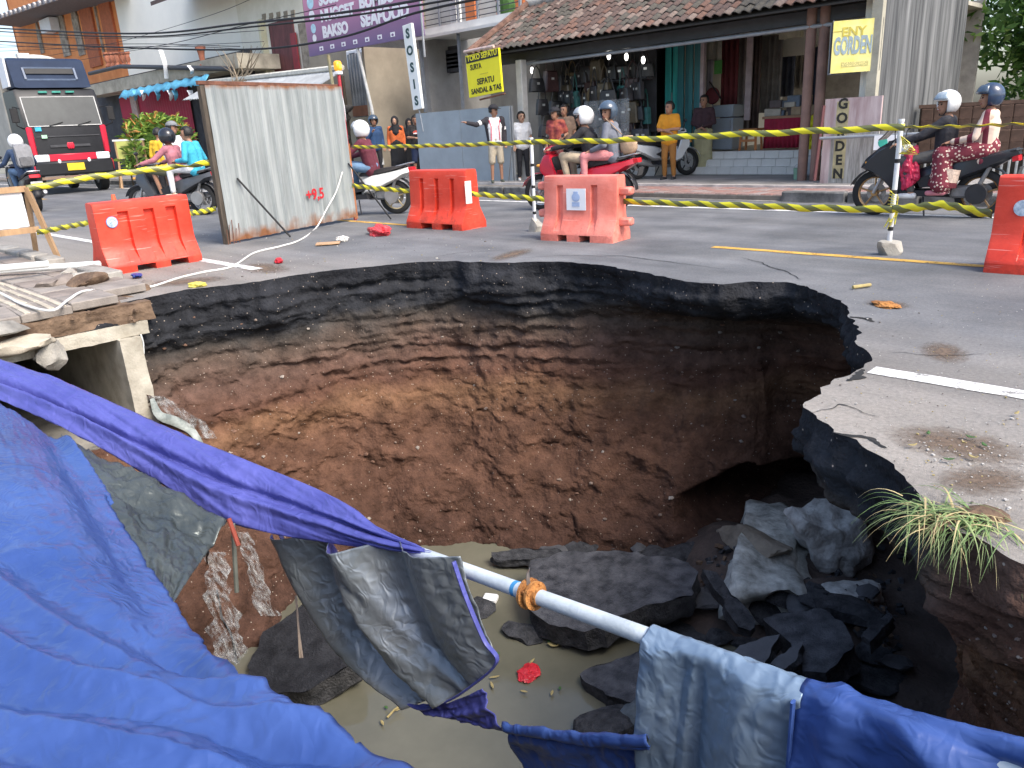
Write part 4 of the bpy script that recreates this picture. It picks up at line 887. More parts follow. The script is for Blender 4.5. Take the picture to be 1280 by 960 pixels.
mu = N(nt, 'Math', operation='MULTIPLY'); L(a_.outputs[0], mu.inputs[0]); L(nz.outputs[0], mu.inputs[1]); m3 = N(nt, 'MapRange'); m3.inputs[1].default_value = .22; m3.inputs[2].default_value = .5; L(mu.outputs[0], m3.inputs[0])
mx = N(nt, 'MixRGB'); L(m3.outputs[0], mx.inputs[0]); L(src, mx.inputs[1]); mx.inputs[2].default_value = (.25, .11, .05, 1); L(mx.outputs[0], b.inputs['Base Color'])
def corr(x0, x1, z0, z1, y, pitch=.19, h=.034, top=lambda x: 0):
    xs = []; k = math.floor(x0/pitch)
    while k*pitch < x1+pitch:
        for f, hh in ((0, 0), (.55, 0), (.66, 1), (.86, 1), (.97, 0)):
            x = (k+f)*pitch
            if x0 <= x <= x1: xs.append((x, hh))
        k += 1
    xs = [(x0, xs[0][1])]+xs+[(x1, xs[-1][1])]; rows = []
    for i in range(11):
        t = i/10; rows.append([Vector((x, y-h*hh+.006*fbm((x*2, t*3, x0), 2), lerp(z0, z1+top(x), t))) for x, hh in xs])
    return MB().grid(rows)
for k, (a, b_) in enumerate(((.02, .95), (.93, 1.72), (1.70, fl_-.02))):
    o = corr(a, b_, .03+.01*k, 2.03+.012*k, -.03-.004*k).build('panel', galv, fe); solid(o, .004)
darkw = M('dark_weathered_wood', (.08, .065, .05), .9, .4, 6, .4, 40, stretch=(4, 4, .5)); rail_m = M('rusty_steel', (.16, .07, .045), .85, .4, 7, .4, 40)
MB().box((.0, .02, 1.0), (.08, .07, 2.05), bev=.006).build('left_post', darkw, fe)
MB().box((fl_/2, .02, 2.06), (fl_+.1, .05, .05), bev=.004).build('top_rail', rail_m, fe)
MB().box((fl_/2, .03, .95), (fl_, .04, .05), bev=.004).build('middle_rail', rail_m, fe)
redw = M('red_wrapped_post', (.42, .035, .05), .5, .25, 4, .2); rp_ = MB()
MB().tube([(fl_, -.03, 0), (fl_+.01, -.03, 1.1), (fl_, -.03, 2.22)], .028, 10).build('right_post', redw, fe, smooth=True)
MB().tube([(fl_+.035*math.cos(t*9)*.6, -.045-.03*math.sin(t*9)*.6, .5+1.5*t) for t in [i/60 for i in range(61)]], .008, 6).build('white_wire', stick, fe, smooth=True)
for k in range(3): MB().tube([(fl_-.03+.03*k, -.06, 1.2), (fl_+.01*k, -.06, .6), (fl_-.04+.03*k, -.065, .02)], .007, 6).build('orange_wire', M('orange_wire', (.5, .2, .08), .6), fe)
lm = empty('warning_lamp', fa+Matrix.Rotation(frz, 3, 'Z')@Vector((fl_, -.03, 2.22)), frz, 'orange warning lamp on top of the red fence post', 'lamp')
MB().box((0, 0, .03), (.11, .09, .05), bev=.01).build('lamp_base', stick, lm); MB().box((0, 0, .13), (.12, .10, .15), bev=.025).build('lens', M('amber_lens', (.95, .42, .03), .3, .15, 9, 0, emit=.15), lm, smooth=True); MB().box((0, -.052, .135), (.05, .004, .07)).build('reflector', M('amber_core', (1, .62, .1), .3, emit=.3), lm)
redtx = M('red_spray', (.5, .02, .03), .6, .2, 20, 0)
text('+9,5', .22, (1.52, -.079, .43), redtx, fe, 'spray_marking', ext=.001, bold=.006)
MB().tube([(.28, -.06, .85), (.62, -.55, .02)], .014, 8).build('brace', blk, fe); MB().tube([(fl_-.05, -.06, .9), (fl_+.02, -.75, .02)], .014, 8).build('brace', blk, fe)
for k in range(5): MB().tube([(.1+.05*k-.14, -.05+.02*(k % 2), 0), (.1+.055*k-.14, -.06, .2+.06*(k % 3))], .006, 5).build('rebar', rail_m, fe)
# ---- wooden A-frame board
pine = M('raw_pine', (.42, .27, .15), .75, .25, 3, .2, 30, stretch=(3, 3, .6)); 
tr = PX(30, 236, -11.); ab = empty('wooden_sign_board', (-11., tr.y, 0), R_(90), 'white board in a raw timber frame by the footpath', 'sign board')
ht = tr.z
MB().box((-.55, 0, (ht+.43)/2+.02), (1.02, .02, ht-.46)).build('board', M('board_white', (.66, .67, .69), .6, .1, 4, .1), ab)
MB().box((-.55, -.02, ht), (1.2, .03, .07)).build('top_rail', pine, ab); MB().box((-.55, -.02, .42), (1.2, .03, .07)).build('bottom_rail', pine, ab)
for x in (0.02, -1.12):
    MB().tube([(x+.17, -.03, 0), (x, -.03, ht+.02)], .045, 4, flat=.8).build('leg', pine, ab); MB().tube([(x+.02, .35, 0), (x, 0, ht*.95)], .04, 4, flat=.8).build('leg', pine, ab)
# ================================================================== BUILDINGS ALONG THE FAR SIDE
def part(e, name, mb, mat, parent=None, **k):
    o = e.location
    if parent is not None: o = e.location+parent.location if parent is not e else o
    mb.v = [(v[0]-o[0], v[1]-o[1], v[2]-o[2]) for v in mb.v]; return mb.build(name, mat, parent or e, **k)
def wb(x0, x1, y0, y1, z0, z1, bev=0): return MB().box(((x0+x1)/2, (y0+y1)/2, (z0+z1)/2), (abs(x1-x0), abs(y1-y0), abs(z1-z0)), bev=bev)
def fb(p0, p1, Y, th, bev=0):     # box whose front face lies on plane Y between two picture corners
    a, b = PY(*p0, Y), PY(*p1, Y); return wb(a.x, b.x, Y, Y+th, b.z, a.z, bev)
cream = M('cream_plaster', (.78, .75, .63), .9, .08, 1.5, .15, 40, world=True, col2=(.85, .82, .72)); greyp = M('grey_plaster', (.33, .32, .30), .9, .2, 1.2, .15, 40, world=True)
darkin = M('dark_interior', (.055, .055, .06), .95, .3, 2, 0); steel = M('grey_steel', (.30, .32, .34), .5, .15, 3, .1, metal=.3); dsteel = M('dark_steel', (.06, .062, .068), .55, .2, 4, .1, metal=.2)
teal = M('teal_folding_door', (.03, .30, .28), .5, .2, 3, .15, stretch=(4, 4, .4), col2=(.05, .42, .38)); dteal = M('dark_teal_door', (.02, .13, .14), .5, .25, 3, .15, stretch=(4, 4, .4))
wtile = M('white_floor_tile', (.62, .61, .57), .3, .1, 5, .05, spec=.5)
# ---------- tiled-roof shop row
sh = empty('tiled_roof_shop', (-9.5, 15.3, .12), 0, 'single-storey shop row with mossy clay tile roof over open fronts', 'shop')
XL, XR = -13.1, -5.35
part(sh, 'floor', wb(XL, XR, 15.62, 20.5, .0, .56), M('shop_floor', (.4, .37, .33), .5, .15, 2, .1))
for k, (y0, z1) in enumerate(((15.32, .27), (15.47, .42), (15.60, .575))):
    part(sh, 'step', wb(-10.0, -5.9, y0, y0+.16+(.1 if k == 2 else 0), .1, z1-.012), conc)
    tm_ = MB().box((0, 0, 0), (.305, .012, .14), bev=.003).mesh('tile', wtile)
    for i in range(13): inst(tm_, 'tile', sh, Vector((-9.84+i*.312, y0-.007, z1-.08))-Vector(sh.location))
    tt = MB().box((0, 0, 0), (.305, .155, .012), bev=.003).mesh('tile', wtile)
    for i in range(13): inst(tt, 'tile', sh, Vector((-9.84+i*.312, y0+.078, z1-.005))-Vector(sh.location))
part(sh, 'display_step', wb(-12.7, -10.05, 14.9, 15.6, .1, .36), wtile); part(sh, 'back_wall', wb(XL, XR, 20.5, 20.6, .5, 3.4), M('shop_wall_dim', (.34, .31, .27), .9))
part(sh, 'side_wall', wb(XL-.1, XL, 14.6, 20.5, .1, 3.3), greyp); part(sh, 'side_wall', wb(XR-.1, XR, 15.2, 17.9, .1, 3.3), cream); part(sh, 'partition_wall', wb(-9.95, -9.85, 15.7, 20.5, .5, 3.2), cream)
part(sh, 'ceiling', wb(XL, XR, 14.6, 20.5, 3.22, 3.3), M('ceiling_board', (.42, .39, .33), .9))
part(sh, 'eave_beam', wb(-14.1, -5.2, 13.95, 14.1, 2.72, 2.92), dsteel); part(sh, 'rafter_soffit', wb(-14.1, -5.2, 13.7, 15.2, 2.95, 2.99), M('dark_timber', (.05, .045, .04), .9))
part(sh, 'rolling_door_pipe', MB().tube([(-13., 13.9, 2.66), (-5.3, 13.9, 2.66)], .035, 10), steel, smooth=True)
part(sh, 'porch_column', wb(-13.02, -12.84, 13.7, 13.88, .1, 2.75, .01), M('white_column', (.62, .6, .55), .8, .2, 2, .15))
for x in (-6.25, -6.02): part(sh, 'porch_column', MB().tube([(x, 13.95, .1), (x, 13.95, 3.6)], .085, 12), M('brown_pillar', (.23, .14, .11), .75, .2, 3, .15), smooth=True)
# folding doors
for i in range(4): part(sh, 'door_panel', wb(-10.28+i*.16, -10.28+i*.16+.15, 15.62+(.06 if i % 2 else 0), 15.68+(.06 if i % 2 else 0), .57, 2.95, .01), teal if i < 2 else dteal)
for i in range(3): part(sh, 'door_panel', wb(-9.64+i*.11, -9.64+i*.11+.1, 15.55+(.05 if i % 2 else 0), 15.60+(.05 if i % 2 else 0), .57, 2.95, .01), dteal)
part(sh, 'door_frame', wb(-9.32, -9.24, 15.5, 15.6, .57, 2.95), M('frame_mauve', (.36, .29, .29), .7))
for y in (1.25, 1.75): part(sh, 'door_handle', MB().tube([(-10.05, 15.55, y-.1), (-10.03, 15.52, y), (-10.05, 15.55, y+.1)], .012, 6), steel)
# roof: curved clay tiles on a sloping bed, each tile a piece
a0 = R_(29); e0 = Vector((-14.15, 13.45, 2.98)); cosA, sinA = math.cos(a0), math.sin(a0)
rf = part(sh, 'roof', MB().add([(-14.2, 13.45, 2.93), (-5.1, 13.45, 2.93), (-5.1, 13.45+2.6*cosA, 2.93+2.6*sinA), (-14.2, 13.45+2.6*cosA, 2.93+2.6*sinA), (-14.2, 13.45, 2.9), (-5.1, 13.45, 2.9), (-5.1, 13.45+2.6*cosA, 2.9+2.6*sinA), (-14.2, 13.45+2.6*cosA, 2.9+2.6*sinA)], [(0, 1, 2, 3), (7, 6, 5, 4), (0, 4, 5, 1), (1, 5, 6, 2), (2, 6, 7, 3), (3, 7, 4, 0)]), MATS['dark_timber'])
tcol = [M('clay_tile_%d' % i, c, .9, .35, 7, .4, 40, col2=c2) for i, (c, c2) in enumerate([((.11, .06, .045), (.20, .115, .085)), ((.075, .05, .042), (.14, .095, .08)), ((.14, .105, .085), (.25, .19, .16)), ((.06, .052, .045), (.115, .105, .085))])]
def tile_rows(hx=.21, ln=.30):
    rows = []
    for i in range(2): rows.append([Vector(((k/8-.5)*hx, i*ln, .022*math.sin((k/8)*2*math.pi-.6)+(.016 if i == 0 else 0.))) for k in range(9)])
    lo = [[p-Vector((0, 0, .014)) for p in r] for r in rows]; return MB().grid(rows).grid([lo[1], lo[0]]).grid([lo[0], rows[0]])
tms = [tile_rows().mesh('roof_tile', q, True, 60) for q in tcol]; rt = random.Random(3); nc, nr_ = 48, 9; rest = MB()
for r in range(nr_):
    for c in range(nc):
        X = -14.1+c*.187; s_ = .255*r; kq = rt.choice((0, 0, 1, 1, 1, 2, 3, 3)); L0 = Vector((X, 13.38+s_*cosA, 2.985+s_*sinA+rt.uniform(-.006, .008)))-Vector(sh.location); ro = (a0+rt.uniform(-.04, .04), rt.uniform(-.05, .05), rt.uniform(-.03, .03))
        if r < 6: inst(tms[kq], 'roof_tile', rf, L0, ro)
        else:
            from mathutils import Euler
            q = tile_rows(); E_ = Euler(ro).to_matrix(); rest.add([E_@Vector(v)+L0 for v in q.v], q.f, kq)
rest.build('roof_tiles_upper', tcol, rf)['kind'] = 'stuff'
part(sh, 'ridge_cap', MB().tube([(-14.2, 13.4+2.42*cosA, 3.0+2.42*sinA), (-5.1, 13.4+2.42*cosA, 3.0+2.42*sinA)], .13, 10), M('mossy_cement', (.28, .26, .22), .95, .45, 3, .5, 30, col2=(.5, .48, .44)), smooth=True)
part(sh, 'verge_cap', MB().tube([(-14.17, 13.36, 3.02), (-14.17, 13.4+2.42*cosA, 3.03+2.42*sinA)], .09, 8), tcol[0], smooth=True)
part(sh, 'parapet_wall', wb(-14.2, -4.98, 15.62, 15.8, 3.3, 5.6), M('old_white_wall', (.5, .49, .46), .9, .3, 1, .2, 30, world=True))
# ---------- stained tall wall and boards on the right
tw_ = empty('tall_stained_wall', (-4.95, 13.7, 0), 0, 'tall grey corrugated wall with dark vertical stains beside the curtain shop', 'wall')
stain = M('stained_grey_sheet', (.04, .044, .05), .8, .5, 2.4, .25, 30, world=True, stretch=(1, 1.9, .10), col2=(.215, .22, .22))
ys = [13.72+i*.05 for i in range(87)]
rows = [[Vector((-4.98+.01*fbm((y, z, 0), 2), y, z)) for i, y in enumerate(ys)] for z in [k*.4 for k in range(16)]]
o = part(tw_, 'sheet', MB().grid(rows), stain); solid(o, .05, -1)
part(tw_, 'edge_strip', wb(-5.12, -4.96, 13.58, 13.72, .0, 6.0), M('pale_edge', (.36, .34, .27), .9, .3, 2, .2)); part(tw_, 'end_wall', wb(-5.3, -5.12, 13.8, 15.9, .1, 6.), cream)
bd = empty('shop_board', (-5.4, 13.6, .12), 0, 'weathered pink board with vertical black lettering at the shop edge', 'sign board')
a, b_ = PY(1032, 124, 13.45), PY(1087, 226, 13.45)
pinkm = M('weathered_pink_board', (.50, .34, .33), .9, .3, 3, .3, 40, world=True, stretch=(2.5, 2.5, .35), col2=(.62, .52, .50)); lowm = M('bare_weathered_board', (.30, .28, .25), .9, .45, 4, .4, 40, world=True, stretch=(5, 5, .4), col2=(.52, .5, .46))
zc = PY(1050, 166, 13.45).z
part(bd, 'upper_panel', wb(a.x, b_.x+.08, 13.45, 13.5, zc, a.z), pinkm); part(bd, 'lower_panel', wb(a.x+.14, b_.x+.08, 13.452, 13.49, .12, zc-.003), lowm); part(bd, 'pink_strip', wb(a.x, a.x+.138, 13.452, 13.49, .12, zc-.003), pinkm)
blkt = M('black_lettering', (.03, .03, .025), .8, .2, 9, 0); yl = M('faded_yellow_letter_patch', (.42, .36, .2), .9, .3, 6, 0)
for i, ch in enumerate('GORDEN'):
    text(ch, .22, Vector((a.x+.30, 13.444, lerp(a.z, .12, (i+.72)/6.1)))-Vector(bd.location), blkt, bd, align='CENTER', bold=.008)
part(bd, 'letter_strip', wb(a.x+.2, a.x+.4, 13.446, 13.4485, .2, a.z-.05), yl)
part(bd, 'rail', MB().tube([PY(1025,173,13.3), PY(1175,166,13.3)], .025, 8), steel)
part(bd, 'leaning_frame', MB().tube([PY(1018,226,13.35), PY(1030,132,13.45)], .03, 4), M('maroon_frame', (.16, .06, .06), .7))
# ENY GORDEN light box
sg = empty('shop_sign', (PY(1040,60,13.3).x, 13.3, PY(1040,92,13.3).z), R_(28), 'yellow box sign with grey-blue capitals hanging by the stained wall', 'sign')
Hs = PY(1040,27,13.3).z-PY(1040,92,13.3).z; Ws = .72
ysm = M('sign_pale_yellow', (.83, .72, .16), .5, .08, 2, 0, col2=(.87, .80, .38)); gl = M('sign_greyblue', (.30, .38, .42), .6, .15, 5, 0)
MB().box((Ws/2, .01, Hs/2), (Ws, .02, Hs)).build('face', ysm, sg)
for x in (-.02, Ws): MB().box((x, .16, Hs/2), (.025, .3, Hs)).build('side_panel', dsteel, sg) if x > 0 else None
for z in (0, Hs): MB().tube([(0, .0, z), (0, .32, z), (Ws, .32, z)], .012, 6).build('frame_bar', steel, sg)
MB().tube([(0, .32, 0), (0, .32, Hs)], .012, 6).build('frame_bar', steel, sg); MB().box((Ws/2, .31, Hs/2), (Ws, .01, Hs)).build('back_panel', dsteel, sg)
text('ENY', .19, (Ws/2-.05, -.004, Hs*.70), M('sign_yellow_letter', (.55, .46, .08), .6), sg, align='CENTER', bold=.004, ext=.003)
text('GORDEN', .27, (Ws/2-.05, -.004, Hs*.37), gl, sg, align='CENTER', bold=.01, sx=.62, ext=.003).scale = (.50, 1.3, 1)
for x in (.0, Ws-.14): MB().box((x+.07, -.003, Hs*.80), (.12, .003, .012)).build('dash', MATS['sign_yellow_letter'], sg)
MB().box((Ws/2, -.003, Hs*.16), (Ws*.55, .003, .07)).build('small_print', M('sign_small_print', (.62, .56, .2), .6, .4, 60, 0, col2=(.85, .76, .3)), sg)
# ---------- curtains and goods of the curtain shop
def curtain(x0, x1, Y, z0, z1, mat, label, n=5, group='curtains hung in the curtain shop'):
    k = 40; rows = []
    for z in (z0, (z0+z1)/2, z1): rows.append([Vector((lerp(x0, x1, i/k)-x0, .05*math.sin(i/k*2*math.pi*n)+.02*math.sin(i*.9), z-z0)) for i in range(k+1)])
    o = MB().grid(rows).build('curtain', mat, None, (x0, Y, z0), smooth=True, ang=180); solid(o, .006); return tag(o, label, 'curtain', group)
cm = lambda n, c: M('cloth_'+n, c, .9, .25, 4, .2, 60)
def cur(px0, px1, Y, mat, label, n=3):
    a, b_ = PY(*px0, Y), PY(*px1, Y); curtain(a.x, b_.x, Y, b_.z, a.z, mat, label, n)
cur((903,45), (921,150), 16.6, cm('maroon', (.16, .035, .04)), 'maroon curtain nearest the fridge'); cur((921,44), (936,165), 16.8, cm('taupe', (.26, .22, .2)), 'taupe curtain beside the maroon one'); cur((936,44), (948,165), 17., cm('brown', (.14, .10, .09)), 'dark brown curtain by the glazed door')
cur((950,46), (975,140), 17.4, cm('stone', (.28, .26, .24)), 'pale stone curtain with a printed stripe', 4); cur((975,45), (992,120), 18., cm('slate', (.12, .13, .17)), 'slate blue curtain in the middle of the shop'); cur((992,60), (1008,110), 18.4, cm('beige', (.3, .27, .24)), 'beige curtain at the back of the shop'); cur((1008,60), (1030,130), 17.6, cm('navy', (.05, .06, .10)), 'navy curtain at the right side of the shop')
cur((882,46), (902,75), 16.5, cm('cream', (.45, .42, .34)), 'short cream valance above the poster', 2); cur((884,75), (891,118), 16.45, cm('lilac', (.42, .38, .42)), 'narrow lilac curtain strip beside the fridge', 2)
part(sh, 'poster', fb((893,76), (902,92), 16.4, .01), M('green_poster', (.12, .4, .1), .7)); part(sh, 'glazing_bar', fb((934,42), (937,150), 16.2, .04), MATS['frame_mauve'])
tb = empty('display_table', (PY(985,185,16.1).x, 16.1, .58), 0, 'table with gathered red skirt cloth piled with goods', 'table')
a, b_ = PY(957,147,16.1), PY(1012,186,16.1)
part(tb, 'table_top', wb(a.x-.05, b_.x+.05, 16.05, 16.8, a.z-.03, a.z+.02), M('table_wood', (.3, .17, .1), .6))
rows = [[Vector((lerp(a.x, b_.x, i/60), 16.05+.03*math.sin(i*1.1)*t, lerp(a.z-.03, .60, t))) for i in range(61)] for t in (0, .5, 1)]
solid(part(tb, 'skirt_cloth', MB().grid(rows), cm('crimson', (.33, .02, .05)), smooth=True, ang=180), .006)
rb = random.Random(8)
for i in range(14):
    x = rb.uniform(a.x, b_.x-.1); w_, h_ = rb.uniform(.12, .35), rb.uniform(.06, .25); c = [(.4, .3, .2), (.12, .1, .1), (.45, .42, .36), (.16, .2, .26), (.3, .16, .1)][i % 5]
    tag(MB().box((0, 0, h_/2), (w_, .2, h_), bev=.012).build('goods_box', M('goods_%d' % (i % 5), c, .8), loc=(x, 16.25+rb.uniform(0, .4), a.z+.02+(0 if i < 8 else .16)), rz=rb.uniform(-.3, .3)), 'small box of goods piled on the red-skirted table', 'box', 'boxes on the display table')
st_ = empty('wooden_stool', PY(938,189,15.85)*1, 0, 'orange-brown wooden stool standing beside the red-skirted table', 'stool'); st_.location.z = .58
wo = M('orange_wood', (.42, .17, .06), .6)
MB().box((0, 0, .42), (.42, .34, .04), bev=.01).build('seat', wo, st_)
for x in (-.16, .16):
    for y in (-.12, .12): MB().tube([(x*1.15, y*1.15, 0), (x, y, .41)], .028, 6).build('leg', wo, st_)
MB().box((0, -.13, .2), (.34, .03, .05)).build('stretcher', wo, st_)
p = PY(900,186,16.0); fr = empty('refrigerator', (p.x, 16.2, .58), 0, 'grey two-door refrigerator behind the woman in the long skirt', 'refrigerator'); gf = M('fridge_grey', (.32, .36, .40), .35, .08, 3, 0, metal=.2)
hz = PY(900,131,16.).z-.58
MB().box((0, .1, hz*.36), (.52, .5, hz*.70), bev=.02).build('lower_door', gf, fr, smooth=True); MB().box((0, .1, hz*.86), (.52, .5, hz*.27), bev=.02).build('upper_door', gf, fr, smooth=True); MB().box((.2, -.16, hz*.5), (.03, .03, .3)).build('handle', steel, fr)
p = PY(889,125,16.0); fn = empty('table_fan', (p.x-.08, 16.15, hz+.58), 0, 'small fan with maroon round hood on top of the refrigerator', 'fan')
MB().lathe([(.001, 0), (.16, .0), (.18, .04), (.16, .08), (.001, .08)], (0, 0, .2), 20, axis='Y').build('hood', MATS['cloth_maroon'], fn, smooth=True); MB().tube([(0, .05, 0), (0, .05, .2)], .02, 8).build('stem', steel, fn); MB().tube([(-.05, -.02, .5), (.25, -.02, .12)], .018, 8).build('rod', blk, fn)
p = PY(1015,186,15.75); crumple('plastic_bag', Vector((p.x, 15.85, .58+.28)), .27, M('yellow_bag_plastic', (.62, .58, .02), .35, .2, 3, .3, 14), 'stuffed yellow plastic bag at the end of the shop step', 'bag', 14, (.95, .6, 1.15))
part(sh, 'light_box_sign', fb((974,35), (1000,46), 17.0, .15), M('pale_sign_box', (.6, .55, .4), .6)); part(sh, 'lintel', wb(-9.2, -5.6, 17.9, 18., 2.5, 3.2), cream)  # the pale box is a light-box sign; it gives off no light
gb = empty('paint_bucket', G(998,224,.12), 0, 'small green bucket standing below the shop step', 'bucket'); MB().lathe([(.001, .0), (.085, .0), (.10, .2), (.09, .2), (.08, .02)], n=18).build('body', M('bucket_green', (.22, .38, .26), .5), gb, smooth=True); MB().tube([(.1*math.cos(t), .02, .2+.07*math.sin(t)) for t in [math.pi*i/10 for i in range(11)]], .004, 5).build('handle', steel, gb)
p = G(1014,221,.12); jc = empty('jerry_can', p, 0, 'grey plastic container beside the leaning pink board', 'container'); MB().box((0, .05, .2), (.3, .2, .38), bev=.04).build('body', M('grey_plastic', (.36, .37, .38), .5), jc, smooth=True); MB().lathe([(.001, .43), (.03, .43), (.03, .38)], n=10).build('cap', blk, jc)
# ---------- bags, shoes and lamps of the bag shop
bagc = [(.02, .02, .022), (.03, .028, .03), (.05, .045, .045), (.10, .08, .05), (.22, .16, .09), (.03, .12, .11), (.14, .14, .15), (.06, .03, .03)]
bagm = [M('bag_%d' % i, c, .4, .3, 9, .3, 30, spec=.5) for i, c in enumerate(bagc)]; buck = M('bright_buckle', (.75, .74, .7), .3, .2, 9, 0, metal=.6)
def bag_proto(k):
    e = empty('handbag', (0, 0, -30)); w_, h_, d_ = [(.30, .22, .10), (.24, .26, .09), (.36, .20, .12), (.28, .34, .14)][k % 4]
    q = MB().pillow([(-w_/2, 0), (w_/2, 0), (w_/2*.92, h_*.6), (w_/2*.75, h_), (-w_/2*.75, h_), (-w_/2*.92, h_*.6)], d_/2, .86); q.build('body', bagm[k], e, smooth=True)
    sl = .28 if k % 2 else .2
    MB().tube([(-w_*.32, 0, h_*.96), (-w_*.18, 0, h_+sl*.7), (0, 0, h_+sl), (w_*.18, 0, h_+sl*.7), (w_*.32, 0, h_*.96)], .010, 5).build('strap', bagm[k], e)
    MB().box((0, -d_/2-.004, h_*.62), (.05, .012, .035)).build('buckle', buck, e)
    return e
bp_ = [bag_proto(k) for k in range(8)]; rbag = random.Random(21); first = set()
LB = ['glossy black handbag', 'upright black bag', 'wide charcoal bag', 'tall olive brown bag', 'tan handbag', 'teal bag', 'grey bag', 'dark maroon bag']
PL = {2.3: 'in the top row under the eave', 1.85: 'in the second row of the shoe shop', 1.4: 'in the third row of the shoe shop', .95: 'in the lowest row of the shoe shop'}
def put_bag(k, loc, rz, where):
    if k not in first: o = bp_[k]; first.add(k)
    else: o = copy_tree(bp_[k])
    o.location = loc; o.rotation_euler.z = rz; o.scale = (1.35,)*3; tag(o, LB[k]+' hanging '+where, 'bag', 'bags hung in the shoe and bag shop')
kx = 0
for z in (2.3, 1.85, 1.4, .95):
    for i in range(16):
        X = -12.6+i*.15+rbag.uniform(-.03, .03)
        k = (i*5+int(z*10)*3) % 8
        if z in (2.3,): k = [4, 0, 6, 2, 1, 4, 3, 0, 6, 0, 2, 1, 1, 6, 2, 0][i]
        elif k in (4, 6) and rbag.random() < .7: k = 1
        put_bag(k, (X, 14.75+rbag.uniform(-.12, .25)+(.35 if z > 2 else 0), z-.14+rbag.uniform(-.05, .05)), rbag.uniform(-.5, .5), PL[z])
for i in range(8): put_bag([0, 1, 2, 7, 0, 3, 1, 5][i], (-12.75+.02*i, 14.1+.14*i, 2.05-.5*(i % 3)), R_(75), 'along the side wall by the white column')
part(sh, 'display_rack', wb(-12.7, -10.3, 15.3, 15.34, .4, 2.9), darkin)
for z in (.78, 1.23, 1.68, 2.13, 2.72): part(sh, 'display_rail', MB().tube([(-12.7, 14.95, z+.05), (-10.3, 14.95, z+.05)], .014, 6), dsteel)
shoe = MB().pillow([(-.12, 0), (.12, 0), (.13, .035), (.05, .05), (-.03, .09), (-.12, .10)], .042, .8).mesh('sandal', bagm[0], True); shoe2 = MB().pillow([(-.12, 0), (.12, 0), (.13, .03), (.02, .045), (-.12, .06)], .042, .8).mesh('sandal', bagm[4], True); shoe3 = MB().pillow([(-.12, 0), (.12, 0), (.13, .03), (.02, .05), (-.12, .08)], .042, .8).mesh('sandal', bagm[6], True)
for i in range(44):
    z = .40+.22*(i//11); o = inst((shoe, shoe2, shoe3, shoe)[rbag.randrange(4)], 'sandal', None, (-12.5+(i % 11)*.2, 14.95+.18*(i//11)*.5, z), (0, 0, R_(-90)+rbag.uniform(-.4, .4))); tag(o, 'sandal displayed on the low shelves of the shoe shop', 'sandal', 'sandals on the shoe shop shelves')
for k in range(4): part(sh, 'shelf', wb(-12.65, -10.3, 14.86+.09*k, 15.1+.09*k, .375+.22*k, .395+.22*k), MATS['dark_timber'])
lam = M('lit_bulb', (1, .97, .9), .3, .02, 3, 0, emit=2.2)
for i, (x, y) in enumerate([(665,88),(742,63),(761,70),(783,71),(804,75),(750,135)][:5]):
    p = PY(x, y, 14.2); e = empty('hanging_bulb', p, 0, 'bare white bulb hanging in the front of the shoe shop', 'lamp', 'bulbs hanging in the shoe shop')
    MB().ell((0, 0, 0), (.04, .04, .075 if i != 1 else .05)).build('bulb', lam, e, smooth=True); MB().tube([(0, 0, .07), (0, 0, .13)], .02, 8).build('socket', blk, e); MB().tube([(0, 0, .13), (0, 0, 2.7-p.z)], .004, 5).build('cord', blk, e)
pl = M('clear_plastic_sheet', (.55, .58, .58), .15, .2, 5, .5, 12, spec=.7)
mnodes(pl)[2].inputs['Alpha'].default_value = .16
a, b_ = PY(730,127,14.2), PY(786,215,14.2); rows = [[Vector((lerp(a.x, b_.x, i/30)-a.x, .03*math.sin(i*.9)+.02*fbm((i*.3, k*.5, 0), 2), lerp(a.z, b_.z, k/12)-a.z)) for i in range(31)] for k in range(13)]
solid(tag(MB().grid(rows).build('plastic_curtain', pl, None, a, smooth=True, ang=180), 'clear plastic sheet hanging behind the red scooter riders', 'plastic sheet'), .003)
# ---------- yellow shoe shop sign
a, b_ = PY(585,70,13.2), PY(633,118,13.2); ys_ = empty('shop_sign', (a.x, 13.15, b_.z), R_(-6), 'bright yellow sign with black capitals below the tile eave', 'sign'); ws, hs = b_.x-a.x, a.z-b_.z
yb = M('sign_bright_yellow', (.86, .76, .02), .5, .05, 2, 0); bl = M('sign_black', (.02, .02, .02), .6, .1, 3, 0)
ys_.rotation_euler = (0, R_(-3.0), R_(-4))
MB().box((ws/2, .03, hs/2), (ws, .05, hs)).build('panel', yb, ys_); MB().box((ws/2, .0, hs*.9), (ws*.96, .004, hs*.17)).build('title_band', bl, ys_)
text('TOKO SEPATU', ws*.135, (ws/2, -.003, hs*.86), yb, ys_, align='CENTER', bold=.004, ext=.002)
text('SURYA', ws*.14, (ws*.12, -.001, hs*.64), bl, ys_, bold=.003, ext=.002, sx=.8); text('SEPATU', ws*.15, (ws*.55, -.001, hs*.27), bl, ys_, align='CENTER', bold=.004, ext=.002); text('SANDAL & TAS', ws*.135, (ws*.54, -.001, hs*.07), bl, ys_, align='CENTER', bold=.004, ext=.002)
MB().tube([(-.05, .03, hs+.1), (ws*.85, .03, hs+.06)], .035, 8).build('top_pipe', M('pinkish_pipe', (.55, .42, .38), .6), ys_, smooth=True); MB().tube([(ws*.3, .03, -.08), (ws*1.05, .03, -.05)], .02, 8).build('bracket', rail_m, ys_)
MB().box((ws*.52, -.002, hs*.5), (ws*.25, .003, .012)).build('small_print', M('faded_print', (.5, .44, .05), .6), ys_)
